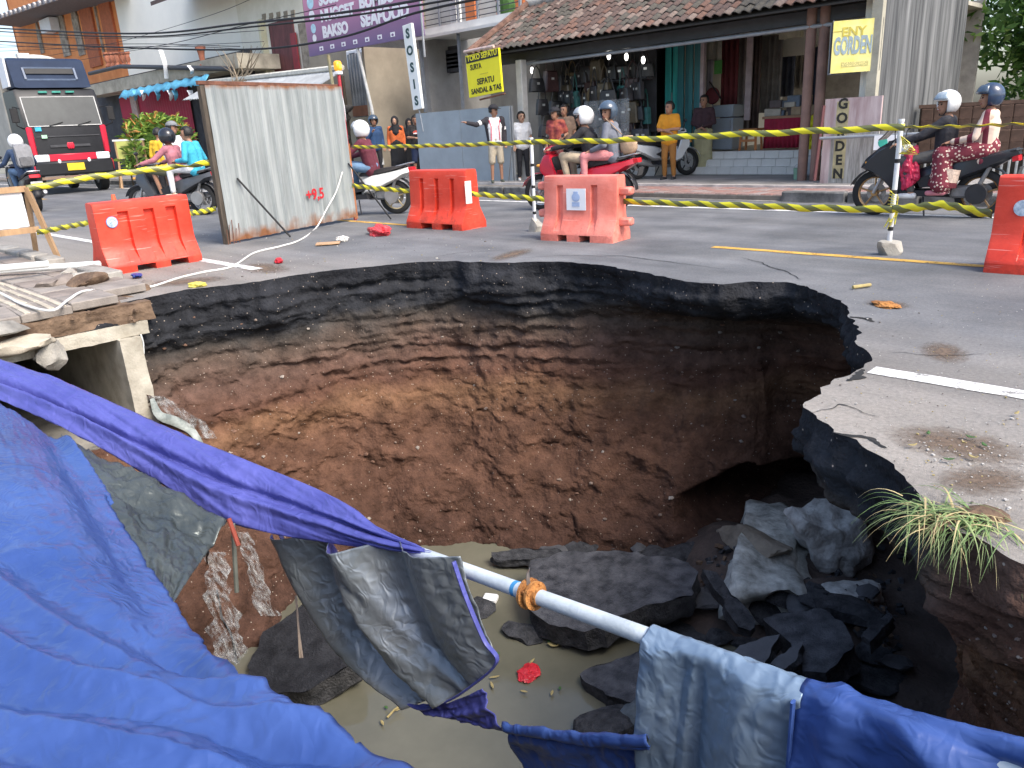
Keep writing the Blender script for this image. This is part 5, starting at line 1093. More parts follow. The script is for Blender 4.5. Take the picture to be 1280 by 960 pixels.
# ---------- grey sheet-metal hoarding
a, b_ = PY(519,140,13.35), PY(641,226,13.35)
hd_ = empty('metal_hoarding', (a.x, 13.35, .12), 0, 'smooth grey sheet-metal hoarding behind the pointing man', 'hoarding'); hm = M('hoarding_grey', (.33, .37, .40), .5, .12, 1.5, .06, 10, world=True, metal=.25)
zt = PY(580,137,13.35).z; xs = [a.x, lerp(a.x, b_.x, .5), b_.x]
for i in range(2): part(hd_, 'sheet', wb(xs[i]+.004, xs[i+1]-.004, 13.35+.006*i, 13.37+.006*i, .12, zt), hm)
for x in xs: part(hd_, 'post', wb(x-.03, x+.03, 13.39, 13.45, .1, zt), steel)
# ---------- two-storey house above the hoarding
hs_ = empty('balcony_house', (-17, 16, 0), 0, 'grey two-storey house with railed balcony behind the metal hoarding', 'house')
x0, x1 = PY(527,40,15.2).x, PY(650,40,15.2).x; zb = PY(580,33,15.2).z
part(hs_, 'balcony_slab', wb(x0, x1, 15.2, 16.6, zb-.12, zb+.12), M('white_fascia', (.66, .66, .63), .7, .1, 2, .1)); part(hs_, 'awning', wb(x0-.1, x1, 14.9, 15.2, zb-.17, zb-.10), MATS['white_fascia'])
part(hs_, 'upper_wall', wb(x0-4, x1, 16.6, 16.8, zb, zb+3), M('pale_wall', (.52, .5, .46), .9, .2, 1)); part(hs_, 'lower_wall', wb(x0, x1, 17.6, 17.8, 0, zb), greyp); part(hs_, 'inner_side_wall', wb(x0-.05, x0+.15, 15.2, 17.6, 0, zb), greyp)
for i in range(7): part(hs_, 'railing_bar', MB().tube([(x0+.05, 15.25, zb+.2+i*.13), (x1, 15.25, zb+.2+i*.13)], .012, 6), dsteel)
for i in range(6): part(hs_, 'railing_post', wb(lerp(x0, x1, i/5)-.03, lerp(x0, x1, i/5)+.03, 15.22, 15.28, zb+.1, zb+1.15), steel)
part(hs_, 'pillar', wb(lerp(x0, x1, .33)-.12, lerp(x0, x1, .33)+.12, 15.3, 15.5, zb+.1, zb+3), MATS['white_fascia'])
for t in (.12, .45, .62): part(hs_, 'orange_panel', wb(lerp(x0, x1, t), lerp(x0, x1, t+.1), 16.5, 16.58, zb+.2, zb+1.1), M('orange_stucco', (.55, .17, .06), .85, .2, 2, .2))
for px0, px1 in (((571,40), (577,136)), ((524,50), (530,140))): part(hs_, 'steel_column', fb(px0, px1, 15.0, .1), M('blue_grey_column', (.2, .22, .25), .6))
for i in range(5): part(hs_, 'shutter_slat', fb((540,66+i*5), (574,69+i*5), 15.9, .05), dsteel)
part(hs_, 'dark_backing', fb((538,62), (576,90), 16.0, .04), darkin); part(hs_, 'door_post', fb((552,90), (556,140), 16.2, .2), M('pale_post', (.4, .4, .4), .8))
part(hs_, 'gable_plant', MB().ell(PY(632,8,15.6), (.3, .2, .35), 10, 6), M('plant_green', (.06, .14, .03), .7))
# ---------- SOSIS sign
a, b_ = PY(509,30,13.3), PY(529,136,13.3); ss = empty('vertical_sign', (PY(522,136,13.3).x, 13.3, b_.z), 0, 'tall narrow white sign with dark capitals stacked vertically', 'sign'); ss.rotation_euler = (0, R_(-4.2), 0); hh = a.z-b_.z; wsz = .36
MB().box((0, .04, hh/2), (wsz, .08, hh), bev=.006).build('panel', M('sign_white', (.78, .80, .78), .5, .05, 2, 0), ss)
for i, ch in enumerate('SOSIS'): text(ch, .30, (0, -.005, hh*(1-(i+.78)/5.05)), M('sign_dark_green', (.03, .07, .07), .6), ss, align='CENTER', bold=.012, ext=.003)
MB().tube([(.0, .05, 0), (.05, .05, -.55)], .02, 8).build('pole', steel, ss)
# ---------- purple billboard
a, b_ = PY(379,8,13.6), PY(529,53,13.6); zl = PY(386,71,13.6).z; zt_ = a.z+.35
bb = empty('billboard', (a.x, 13.6, zl), 0, 'purple and pink billboard with white capitals and small white icons', 'billboard'); W, Hh = b_.x-a.x, zt_-zl
pm = M('billboard_purple', (.3, .14, .25), .55, .08, 1, 0); nt, L, b = mnodes(pm); tc = N(nt, 'TexCoord'); sp = N(nt, 'SeparateXYZ'); L(tc.outputs['Object'], sp.inputs[0]); mr = N(nt, 'MapRange'); mr.inputs[2].default_value = Hh; L(sp.outputs['Z'], mr.inputs[0]); cr = N(nt, 'ValToRGB'); L(mr.outputs[0], cr.inputs[0])
cr.color_ramp.elements[0].color = (.17, .12, .24, 1); cr.color_ramp.elements[1].color = (.62, .25, .36, 1); L(cr.outputs[0], b.inputs['Base Color'])
MB().box((W/2, .04, Hh/2), (W, .08, Hh)).build('panel', pm, bb); wl = M('billboard_white', (.82, .80, .82), .5, .05, 3, 0)
for i, s_ in enumerate(('SOSIS', 'NUGGET', 'BAKSO')): text(s_, Hh*.235, (W*.16, -.006, Hh*(.74-.245*i)), wl, bb, bold=.022, ext=.003)
for i, s_ in enumerate(('CHICKEN', 'BUMBU', 'SEAFOOD')): text(s_, Hh*.27, (W*.52, -.006, Hh*(.80-.255*i)), wl, bb, bold=.024, ext=.003)
for i in range(8): MB().box((W*(.13+.107*i), -.004, Hh*.09), (W*.036, .004, Hh*.065)).build('icon', wl, bb); 
for i in range(8): MB().ell((W*(.13+.107*i), -.008, Hh*.085), (W*.010, .002, Hh*.018), 10, 6).build('icon_mark', pm, bb)
for i, (z, r_) in enumerate(((.82, .1), (.62, .085), (.42, .075), (.27, .06))): MB().lathe([(.001, 0), (r_*Hh, 0), (r_*Hh, .003), (.001, .003)], (0, 0, 0), 16).build('emblem', M('emblem_pale_blue', (.45, .66, .75), .5) if i % 2 == 0 else wl, bb).matrix_local = Matrix.Translation((W*.075, -.004, Hh*z))@Matrix.Rotation(R_(90), 4, 'X')
MB().tube([(W-.01, .02, -.5), (W-.01, .02, Hh)], .03, 8).build('frame_pole', steel, bb); MB().tube([(W*.45, .05, 0), (W*.52, .05, -1.55), (W*.57, .05, -3.1)], .045, 10).build('support_pole', M('pale_pole', (.45, .45, .43), .6), bb, smooth=True); MB().tube([(W*.10, .3, 0), (W*.12, .3, -1.6)], .05, 8).build('support_pole', M('bamboo_pole', (.4, .36, .22), .8), bb)
MB().tube([(W*.82, .3, -.05), (W*.88, .3, -.5)], .02, 6).build('bracket', stick, bb)
# ---------- shop behind the billboard
bs = empty('sausage_shop', (-22, 16.5, 0), 0, 'plain beige shop wall under the purple billboard', 'shop')
x0, x1 = PY(385,60,16.5).x, PY(532,60,16.5).x
part(bs, 'wall', wb(x0, x1, 16.5, 16.7, 0, 7), M('beige_wall', (.30, .26, .20), .9, .2, 1, .1, 30, world=True)); part(bs, 'plinth', wb(x0, x1, 16.3, 16.5, 0, PY(500,143,16.3).z), M('plinth_stone', (.3, .28, .22), .9, .2, 2))
part(bs, 'canopy', wb(PY(447,60,14).x, x1, 13.9, 16.5, PY(480,60,15).z, PY(480,55,15).z+.3), darkin); part(bs, 'side_wall', wb(x1-.1, x1, 14.2, 16.5, 0, 5), MATS['beige_wall'])
o = corr(0, 2.6, 0, 1.9, 0, .16, .03).build('metal_sheet', M('dull_sheet', (.22, .24, .26), .6, .3, 2, .1, metal=.3), bs, PY(437,98,15.6)+Vector((0,0,-1.2))-Vector(bs.location)); solid(o, .01)
part(bs, 'timber_plank', fb((440,133), (463,144), 15.5, .08), M('brown_plank', (.22, .1, .06), .8)); ac = part(bs, 'air_conditioner', fb((432,64), (455,84), 16.0, .4, .02), stick); part(bs, 'fan_grille', fb((436,67), (444,81), 15.97, .02), dsteel, ac)
for i in range(6): lump('stacked_stone', PX(0, 0, -1)*0+PY(431,135+i*12,14.9)-Vector(bs.location), .26, M('stone_stack', (.12, .11, .1), .9), None, None, None, 30+i, .4, (1, .7, .6), parent=bs)
# lean-to roof above the fence
le = empty('lean_to_roof', (-24, 15, 2), 0, 'low lean-to roof of grey corrugated sheet seen over the fence', 'roof'); rows = []
a, b_ = PY(262,104,15.0), PY(428,86,15.0); n = 90
rows = [[Vector((lerp(a.x, b_.x, i/n), 15.0, lerp(a.z, b_.z, i/n)-.06+.03*(i % 2))) for i in range(n+1)], [Vector((lerp(a.x, b_.x, i/n), 13.8, lerp(a.z, b_.z, i/n)-.62+.03*(i % 2))) for i in range(n+1)]]
solid(part(le, 'sheet', MB().grid(rows), M('grey_sheet', (.4, .42, .43), .6, .2, 2, .1, metal=.3)), .02); part(le, 'ridge_flashing', MB().tube([a+Vector((0, 0, .04)), b_+Vector((0, 0, .04))], .09, 6), M('pale_flashing', (.55, .54, .48), .8))
for x in (a.x, (a.x+b_.x)/2, b_.x): part(le, 'post', wb(x-.05, x+.05, 14.9, 15., 0, b_.z-.2), darkw)
# ---------- cream house with dark red shutters
ch = empty('cream_house', (-28, 17, 0), 0, 'cream plastered house with dark red window between billboard and orange house', 'house')
Yc = 17.0
x0, x1 = PY(300,40,Yc).x, PY(400,40,Yc).x
part(ch, 'wall', wb(x0, x1, Yc, Yc+.3, 0, 9.5), cream); part(ch, 'pilaster', fb((321,25), (334,98), Yc-.25, .25), M('pale_yellow_pilaster', (.68, .64, .45), .85, .1, 2)); part(ch, 'rough_wall', fb((372,30), (392,88), Yc-.06, .06), M('rough_render', (.33, .28, .22), .95, .35, 5, .5, 30))
wn = part(ch, 'window', fb((335,30), (374,93), Yc-.05, .05), M('maroon_shutter', (.14, .045, .045), .6, .4, 3, .1, stretch=(3, 3, .5))); part(ch, 'shutter', fb((362,42), (375,90), Yc-.12, .05), M('red_shutter', (.28, .04, .05), .6), wn)
for i in range(5):
    for j in range(2): part(ch, 'vent_block', fb((327+i*9, 18+j*5-i*1.2), (332+i*9, 22+j*5-i*1.2), Yc-.03, .03), M('vent_pattern', (.30, .26, .2), .9))
a = PY(263,12,15.6); 
part(ch, 'eave', MB().add([(x0-4, 15.3, 7.1), (x1, 15.3, 7.1), (x1, 17.2, 7.9), (x0-4, 17.2, 7.9), (x0-4, 15.3, 6.95), (x1, 15.3, 6.95), (x1, 17.2, 7.75), (x0-4, 17.2, 7.75)], [(0, 1, 2, 3), (7, 6, 5, 4), (0, 4, 5, 1), (1, 5, 6, 2), (2, 6, 7, 3), (3, 7, 4, 0)]), M('brown_eave', (.12, .08, .07), .8))
# ---------- orange brick house with balcony and red shutter
oh = empty('orange_house', (-38, 17, 0), 0, 'orange brick upper storey house with carved windows and red roller shutter', 'house')
Yo = 17.2; xa, xb, xc = PY(22,60,Yo).x, PY(157,60,Yo).x, PY(322,60,Yo).x; zs_ = PY(150,92,15.4).z
obr = M('orange_brick', (.74, .25, .08), .85, .12, 1.2, .2, 40, world=True, col2=(.82, .33, .12))
part(oh, 'upper_wall', wb(xa, xb, Yo, Yo+.3, zs_, 13), obr); part(oh, 'cream_wall', wb(xb, xc, Yo-.1, Yo+.2, zs_, 13), M('off_white_wall', (.86, .84, .76), .9, .04, .8, .1, 30, world=True))
part(oh, 'ground_wall', wb(xa, PY(300,120,15.6).x, 16.2, 16.4, 0, zs_), darkin); part(oh, 'side_return', wb(xa-.1, xa+.15, Yo, 24, zs_, 13), obr)
part(oh, 'balcony_slab', wb(PY(100,95,15.2).x, PY(300,95,15.2).x, 15.2, Yo, PY(200,104,15.2).z, PY(200,87,15.2).z), M('old_concrete_slab', (.42, .38, .30), .9, .3, 1.5, .2, 30, world=True)); part(oh, 'gutter_pipe', MB().tube([PY(112,92,15.1), PY(150,83,15.1), PY(290,86,15.1)], .09, 8), dsteel, smooth=True)
shm = M('red_roller_shutter', (.36, .02, .05), .55, .12, 2, .1); x0, x1 = PY(150,130,16.1).x, PY(238,130,16.1).x
n = 60; rows = [[Vector((lerp(x0, x1, i/n), 16.1+.05*(i % 2), z)) for i in range(n+1)] for z in (0, PY(200,112,16.1).z)]
solid(part(oh, 'roller_shutter', MB().grid(rows), shm), .02); part(oh, 'shutter_pillar', fb((168,118), (180,215), 15.98, .1), M('pillar_tan', (.4, .3, .26), .85))
aw = M('torn_blue_awning', (.12, .42, .60), .6, .2, 3, .2); x0, x1 = PY(153,105,15.1).x, PY(265,105,15.1).x; zt, zb = PY(200,105,15.1).z, PY(200,115,15.1).z; n = 60
part_rows = [[Vector((lerp(x0, x1, i/n), 15.05-.25*k, lerp(zt, zb, k)-(k*.35*max(0, fbm((i*.55, 3, 0), 2)))+.03*math.sin(i))) for i in range(n+1)] for k in (0, .5, 1)]
solid(part(oh, 'awning', MB().grid(part_rows), aw, smooth=True, ang=180), .01)
for i, x in enumerate((168,178,196,212,218,237)): part(oh, 'torn_strip', MB().tube(crom([PY(x,113,14.9), PY(x+2,119,14.88), PY(x+1,126,14.9)], 8), [.12, .12, .1, .1, .08, .08, .05, .02], 5, flat=.15), stick if i % 2 else aw)
# carved windows
for k, (p0, p1) in enumerate((((70,26), (88,69)), ((89,24), (106,68)), ((118,16), (131,72)), ((46,45), (55,66)))):
    wv = part(oh, 'window', fb(p0, p1, Yo-.08, .08), M('grey_carved_wood', (.34, .28, .22), .9, .5, 3, .8, 9, col2=(.5, .44, .36))); a, b_ = PY(*p0, Yo-.1), PY(*p1, Yo-.1)
    part(oh, 'window_crest', MB().add([(a.x, Yo-.1, a.z), (b_.x, Yo-.1, a.z), ((a.x+b_.x)/2, Yo-.1, a.z+1.0), (a.x, Yo, a.z), (b_.x, Yo, a.z), ((a.x+b_.x)/2, Yo, a.z+1.0)], [(0, 1, 2), (5, 4, 3), (0, 3, 4, 1), (1, 4, 5, 2), (2, 5, 3, 0)]), MATS['grey_carved_wood'], wv)
for x in (109, 134): part(oh, 'brick_pier', fb((x, -5), (x+4, 85), Yo-.12, .12), M('dark_orange_pier', (.42, .13, .06), .85))
eA, eB = PY(-20,30,15.2), PY(110,-12,15.2)
part(oh, 'eave', MB().add([eA, eB, eB+Vector((0, 2.2, -.1)), eA+Vector((0, 2.2, -.1)), eA+Vector((0, 0, .25)), eB+Vector((0, 0, .25)), eB+Vector((0, 2.2, .6)), eA+Vector((0, 2.2, .6))], [(0, 1, 2, 3), (7, 6, 5, 4), (0, 4, 5, 1), (1, 5, 6, 2), (2, 6, 7, 3), (3, 7, 4, 0)]), M('grey_eave', (.16, .15, .16), .85))
et = MB().lathe([(.001, 0), (.13, 0), (.13, .3), (.001, .3)], n=8).mesh('eave_tile', M('pale_tile_end', (.42, .4, .4), .8))
for i in range(22): inst(et, 'eave_tile', oh, eA.lerp(eB, i/21)+Vector((0, -.1, .1))-Vector(oh.location), (R_(-80), 0, 0))
bal = M('brick_baluster', (.34, .13, .08), .9, .3, 5, .3)
for i, x in enumerate((136,142,148,156,162)): part(oh, 'baluster', MB().lathe([(.07, 0), (.13, .1), (.07, .25), (.13, .4), (.1, .6), (.15, .65), (.15, .72)], PY(x,86,15.3), 8), bal, smooth=True)
pot = MB().lathe([(.18, 0), (.12, .15), (.17, .7), (.22, 1.15), (.3, 1.25), (.3, 1.4), (.2, 1.4)], n=10)
part(oh, 'baluster_post', MB().lathe([(.14, 0), (.09, .08), (.12, .4), (.15, .55), (.2, .6), (.2, .7), (.1, .7)], PY(254,82,15.3), 10), bal, smooth=True)
for i, (x0_, y0_, x1_, y1_) in enumerate(((200,60,208,98),(236,82,240,92))): part(oh, 'white_rag', MB().tube(crom([PY(x0_,y0_,15.0), PY((x0_+x1_)/2+2,(y0_+y1_)/2,14.95), PY(x1_,y1_,15.)], 10), .09, 5, flat=.2), stick)
part(oh, 'air_conditioner', fb((48,26), (64,38), Yo-.6, .5, .02), stick)
# bare thin tree beside the lean-to
tr_ = empty('bare_shrub', (PY(300,100,14.9).x, 14.9, 0), 0, 'leafless thin shrub in front of the cream house', 'shrub'); rt2 = random.Random(6)
for i in range(16):
    b0 = PY(296+rt2.uniform(-6, 10),105,14.9); t_ = PY(296+rt2.uniform(-30, 40), 105-rt2.uniform(15, 55),14.9)
    part(tr_, 'branch', MB().tube(crom([b0, b0.lerp(t_, .5)+Vector((rt2.uniform(-.2, .2), .1, 0)), t_], 8), [.03*(1-i_/9) for i_ in range(8)], 5), M('pale_twig', (.3, .24, .17), .9))
part(tr_, 'trunk', MB().tube([(tr_.location.x, 14.9, 0), PY(297,106,14.9)], .06, 6), MATS['pale_twig'])
# ---------- overhead cables
cbl = M('cable_black', (.02, .02, .022), .7, .1, 3, 0)
for i, (pts, r_) in enumerate([([(-30,34),(160,42),(300,30),(440,14),(600,-14)], .045), ([(-30,38),(160,46),(320,33),(450,18),(620,-10)], .035), ([(-30,50),(120,58),(300,62),(420,48),(520,16),(640,-10)], .04), ([(-30,54),(150,62),(320,28),(420,6)], .016), ([(-30,60),(150,55),(300,58)], .016), ([(-30,44),(150,48),(330,38)], .014), ([(-30,65),(180,58),(320,62)], .014), ([(60,70),(150,52),(260,20),(330,-8)], .012), ([(100,75),(190,60),(330,52)], .012)]):
    tag(MB().tube(crom([PY(x, y, 12.4+.12*i) for x, y in pts], 60), r_*.7, 6).build('overhead_cable', cbl, smooth=True), ['thick black overhead cable, upper of the twisted pair', 'black overhead cable just below the thick upper one', 'thick drooping overhead cable crossing the billboard', 'thin overhead cable climbing towards the cream wall', 'thin overhead cable sagging before the orange house', 'thin straight overhead cable below the twisted pair', 'lowest thin overhead cable above the balcony', 'thin overhead cable slanting steeply over the cream wall', 'short thin overhead cable beside the balcony'][i], 'cable', 'overhead cables')
# ---------- brown tiled fence wall, bars and trees on the right
fw = empty('brown_slat_fence', (-3, 15.6, 0), 0, 'brown tile-clad fence with pale bars below beside the stained wall', 'fence')
zt, zm = PY(1240,131,15.6).z, PY(1240,196,15.6).z; bt = M('brown_fence_tile', (.14, .085, .06), .85, .35, 4, .3, 30)
fm_ = MB().box((0, 0, 0), (.20, .05, .21), bev=.012).mesh('fence_tile', bt)
part(fw, 'backing', wb(-4.9, 3, 15.64, 15.72, .05, zt), darkw)
nr2 = max(2, int((zt-zm)/.2))
for r in range(nr2):
    for c in range(22): inst(fm_, 'fence_tile', fw, (-4.75+c*.205+3, 0.02*(r % 2)-.02, zt-.11-r*.2), (R_(6), 0, 0))
part(fw, 'cap_rail', wb(-4.9, 3, 15.55, 15.75, zt, zt+.06), bt)
bar = MB().tube([(0, 0, .05), (0, 0, zm)], .022, 6).mesh('bar', M('pale_bars', (.5, .5, .48), .7))
for c in range(40): inst(bar, 'bar', fw, (-4.8+c*.11+3, -.05, 0))
nb = tag(MB().box((0, 0, 0), (.36, .02, .22)).build('notice_board', stick, loc=PY(1108,178,13.2), rz=R_(12)), 'small white notice with green mark behind the black scooter', 'notice'); MB().ell((-.05, -.012, 0), (.07, .004, .08), 10, 6).build('green_mark', M('notice_green', (.05, .4, .3), .6), nb)
def tree(name, label, base, hgt, crown, n, seed, cols, ls=.16, cat='tree', group=None, trunk=.16):
    r = random.Random(seed); e = empty(name, base, 0, label, cat, group); tk = MB(); tips = []
    tk.tube(crom([(0, 0, 0), (.1, .05, hgt*.35), (-.05, 0, hgt*.7)], 8), [trunk*(1-.06*i) for i in range(8)], 8)
    tk.build('trunk', M('bark', (.13, .10, .075), .95, .35, 6, .6, 30), e, smooth=True)
    br = MB()
    for c in crown: br.tube(crom([(0, 0, hgt*.5), Vector((c[0]*.5, c[1]*.5, (hgt*.55+c[2])/2)), Vector(c[:3])], 6), [.07, .06, .05, .04, .025, .01], 5)
    br.build('limbs', MATS['bark'], e)
    mb = MB()
    tot = sum(c[3]**2 for c in crown)
    for c in crown:
        for _ in range(int(n*c[3]**2/tot)):
            d = Vector((r.gauss(0, 1), r.gauss(0, 1), r.gauss(0, 1))).normalized()*c[3]*(r.random()**.38); d.z *= .8
            p = Vector(c[:3])+d; k = fbm(p*1.1+Vector((seed, 0, 0)), 2)
            if k < -.22: continue
            a = Vector((r.gauss(0, 1), r.gauss(0, 1), r.gauss(0, .6))).normalized(); bq = a.cross(Vector((r.gauss(0, 1), r.gauss(0, 1), r.gauss(0, 1)))).normalized(); s_ = ls*r.uniform(.6, 1.3)
            mb.add([p-a*s_, p-bq*s_*.42, p+a*s_, p+bq*s_*.42+Vector((0, 0, -.02))], [(0, 1, 2, 3)], r.choice((0, 0, 1, 1, 2)))
    o = mb.build('crown', cols, e); o['kind'] = 'stuff'; return e
lc = [M('leaf_dark', (.06, .13, .03), .6, .3, 2, 0), M('leaf_mid', (.15, .28, .06), .6, .3, 2, 0), M('leaf_light', (.28, .40, .11), .6, .3, 2, 0)]
for q in lc:
    nt, L, b = mnodes(q); out = [n for n in nt.nodes if n.type == 'OUTPUT_MATERIAL'][0]; tl_ = N(nt, 'BsdfTranslucent'); L(b.inputs['Base Color'].links[0].from_socket, tl_.inputs[0]); ms = N(nt, 'MixShader'); ms.inputs[0].default_value = .45; L(b.outputs[0], ms.inputs[1]); L(tl_.outputs[0], ms.inputs[2]); L(ms.outputs[0], out.inputs[0])
tree('broadleaf_tree', 'tall leafy green tree behind the brown fence beside the stained wall', (-4.2, 21.5, 0), 6.5, [(-.3,0,6.4,1.6),(-.6,.3,5.0,1.5),(.3,.2,4.0,1.5),(-.6,0,3.0,1.4),(.5,.2,2.4,1.3),(-.8,.2,7.6,1.3),(.2,0,1.6,1.2)], 14000, 2, lc, .13)
tree('broadleaf_tree', 'lower spreading tree behind the fence at the open sky', (-1.9, 21, 0), 3.6, [(0,0,2.9,1.0),(.9,.3,2.5,.9),(.2,-.2,2.0,1.),(1.6,.2,2.8,.9),(.5,.2,3.5,.6),(1.,0,1.5,1.1),(-.3,0,1.3,1.),(2,0,1.8,1.)], 9000, 4, lc, .11)
tree('broadleaf_tree', 'distant tree beyond the fence with thin crown', (.5, 25, 0), 4.5, [(0,0,3.2,1.2),(1.2,.3,3.6,1.2),(-.6,0,2.4,1.2),(2.4,0,3,1.2)], 4500, 8, lc, .12)
# palm fronds leaning out of the tall tree
pe_ = empty('palm', (-3.4, 20.6, 0), 0, 'coconut palm fronds with yellowing tips beside the tall tree', 'palm'); MB().tube([(0,.4,0),(0,.3,3.4)], .12, 8).build('trunk', MATS['bark'], pe_)
for i in range(9):
    a = i*.75+.3; P = crom([(0, .3, 3.4), (math.cos(a)*.6, .3+math.sin(a)*.6, 4.0), (math.cos(a)*1.2, .3+math.sin(a)*1.2, 3.8), (math.cos(a)*1.5, .3+math.sin(a)*1.5, 3.1)], 18); f = MB()
    for k in range(2, 18):
        t_ = (P[min(k+1, 17)]-P[k-1]).normalized(); s_ = t_.cross(Vector((0, 0, 1))).normalized()
        for sg_ in (-1, 1): q = P[k]+s_*sg_*.34*math.sin(math.pi*(k+1)/20)+Vector((0, 0, -.16)); f.add([P[k], P[k]+t_*.05, q], [(0, 1, 2)])
    f.tube(P, .012, 4); f.build('frond', lc[1] if i % 3 else M('frond_yellow', (.42, .34, .09), .7), pe_)
# ---------- roadside bush and small trestle sign on the left
bu = empty('roadside_bush', (PX(178,205,-30).x, PX(178,205,-30).y+1.2, 0), 0, 'bushy green and orange-tipped hedge plant before the red shutter', 'bush'); rbz = random.Random(3); q1, q2_, q3 = MB(), MB(), MB()
def bush_pt(x, y): return PX(x, y, -30+rbz.uniform(-.8, .8))+Vector((0, .5, 0))-Vector(bu.location)
for i in range(1500):
    x = rbz.uniform(140, 222); top = 146+14*abs(fbm((x*.07, 0, 0), 2))*2+(10 if x < 150 or x > 212 else 0); y = lerp(top, 214, rbz.random()**1.1); p = bush_pt(x, y); ln = rbz.uniform(.25, .6); a = rbz.uniform(0, 6.28); d = Vector((math.cos(a)*.6, math.sin(a)*.6, rbz.uniform(.1, 1))).normalized(); s_ = d.cross(Vector((0, 0, 1))).normalized()*.035
    (q3 if (y < top+14 and rbz.random() < .3) else q1 if rbz.random() < .5 else q2_).add([p-s_, p+s_, p+d*ln*.6+s_-Vector((0, 0, .02)), p+d*ln-Vector((0, 0, ln*.3)), p+d*ln*.6-s_], [(0, 1, 2, 3, 4)])
for q, mm in ((q1, lc[1]), (q2_, M('bush_lime', (.24, .36, .06), .6, .3, 2, 0)), (q3, M('bush_orange', (.5, .26, .07), .6, .3, 2, 0))): q.build('foliage', mm, bu)['kind'] = 'stuff'
for i in range(8): p = bush_pt(145+i*10, 213); MB().tube([(p.x, p.y, 0), (p.x, p.y, 1.5)], .03, 5).build('stem', MATS['bark'], bu)
p = PX(168,212,-29.5); tq = empty('trestle_sign', (p.x, p.y, 0), R_(75), 'small yellow-green trestle sign on wooden legs before the bush', 'sign board'); k_ = 1.0
hz = PX(168,176,-29.5).z
MB().box((0, 0, hz-.28), (.95, .03, .62)).build('board', M('sign_lime', (.45, .48, .14), .6, .1, 3, 0), tq); MB().box((0, -.02, hz-.2), (.6, .01, .1)).build('print_line', M('sign_lime_dark', (.2, .22, .06), .6), tq); MB().box((0, -.02, hz-.38), (.6, .01, .1)).build('print_line', MATS['sign_lime_dark'], tq)
MB().box((0, 0, hz+.04), (1.05, .05, .06)).build('top_rail', stick, tq)
for x in (-.45, .45):
    for y in (-.35, .35): MB().tube([(x*1.2, y, 0), (x, 0, hz*.6), (x, 0, hz)], .04, 5).build('leg', pine, tq)
# ================================================================== PEOPLE
skinA = M('skin_brown', (.36, .19, .12), .6, .1, 5, .1, 60); skinB = M('skin_light_brown', (.46, .27, .18), .6, .1, 5, .1, 60)
hairm = M('hair_black', (.015, .013, .012), .5, .3, 30, .3, 90); eyem = M('eye_dark', (.02, .015, .012), .3, .1, 5, 0); lipm = M('lip', (.30, .10, .08), .6, .1, 5, 0)
def cloth(n, c, var=.14, c2=None, sc=5): return M('cloth_'+n, c, .88, var, sc, .8, 13, col2=c2)
def V3(p): return Vector(p)
def rmesh(o, vox, sm=3):
    md = o.modifiers.new('remesh', 'REMESH'); md.mode = 'VOXEL'; md.voxel_size = vox; md.use_smooth_shade = True
    s_ = o.modifiers.new('smooth', 'SMOOTH'); s_.factor = .5; s_.iterations = sm; return o
def ik(a, b, l1, l2, pole):
    a, b, pole = V3(a), V3(b), V3(pole); d = b-a; L = min(d.length, (l1+l2)*.995); u = d.normalized(); x = (l1*l1-l2*l2+L*L)/(2*L); h = math.sqrt(max(0, l1*l1-x*x))
    pp = (pole-u*pole.dot(u)); pp = pp.normalized() if pp.length > 1e-6 else Vector((0, 0, 1)); return a+u*x+pp*h
def stand_pose(): return dict(pel=(0, 0, .94), che=(.005, 0, 1.24), nek=(-.015, 0, 1.45), hed=(.02, 0, 1.575), sh=[(0, .175, 1.385), (0, -.175, 1.385)], el=[(-.03, .225, 1.11), (-.03, -.225, 1.11)], ha=[(.06, .225, .87), (.06, -.225, .87)], hip=[(0, .085, .90), (0, -.085, .90)], kn=[(.025, .10, .49), (.025, -.10, .49)], an=[(-.015, .11, .085), (-.015, -.11, .085)])
def ride_pose(pel, hands, feet, lean=.12, kneespread=.13, hunch=0):
    p = V3(pel); che = p+Vector((lean*.55, 0, .26)); nek = p+Vector((lean+hunch, 0, .455)); P = dict(pel=p, che=che, nek=nek, hed=nek+Vector((.045, 0, .115)))
    P['sh'] = [nek+Vector((.0, s*.175, -.065)) for s in (1, -1)]; P['ha'] = [V3(h) for h in hands]; P['el'] = [ik(P['sh'][i], P['ha'][i], .29, .27, (-.2, (1, -1)[i]*.5, -1)) for i in (0, 1)]
    P['hip'] = [p+Vector((.02, s*.09, -.03)) for s in (1, -1)]; P['an'] = [V3(f)+Vector((0, 0, .085)) for f in feet]; P['kn'] = [ik(P['hip'][i], P['an'][i], .42, .41, (1, (1, -1)[i]*.25, .55)) for i in (0, 1)]
    return P
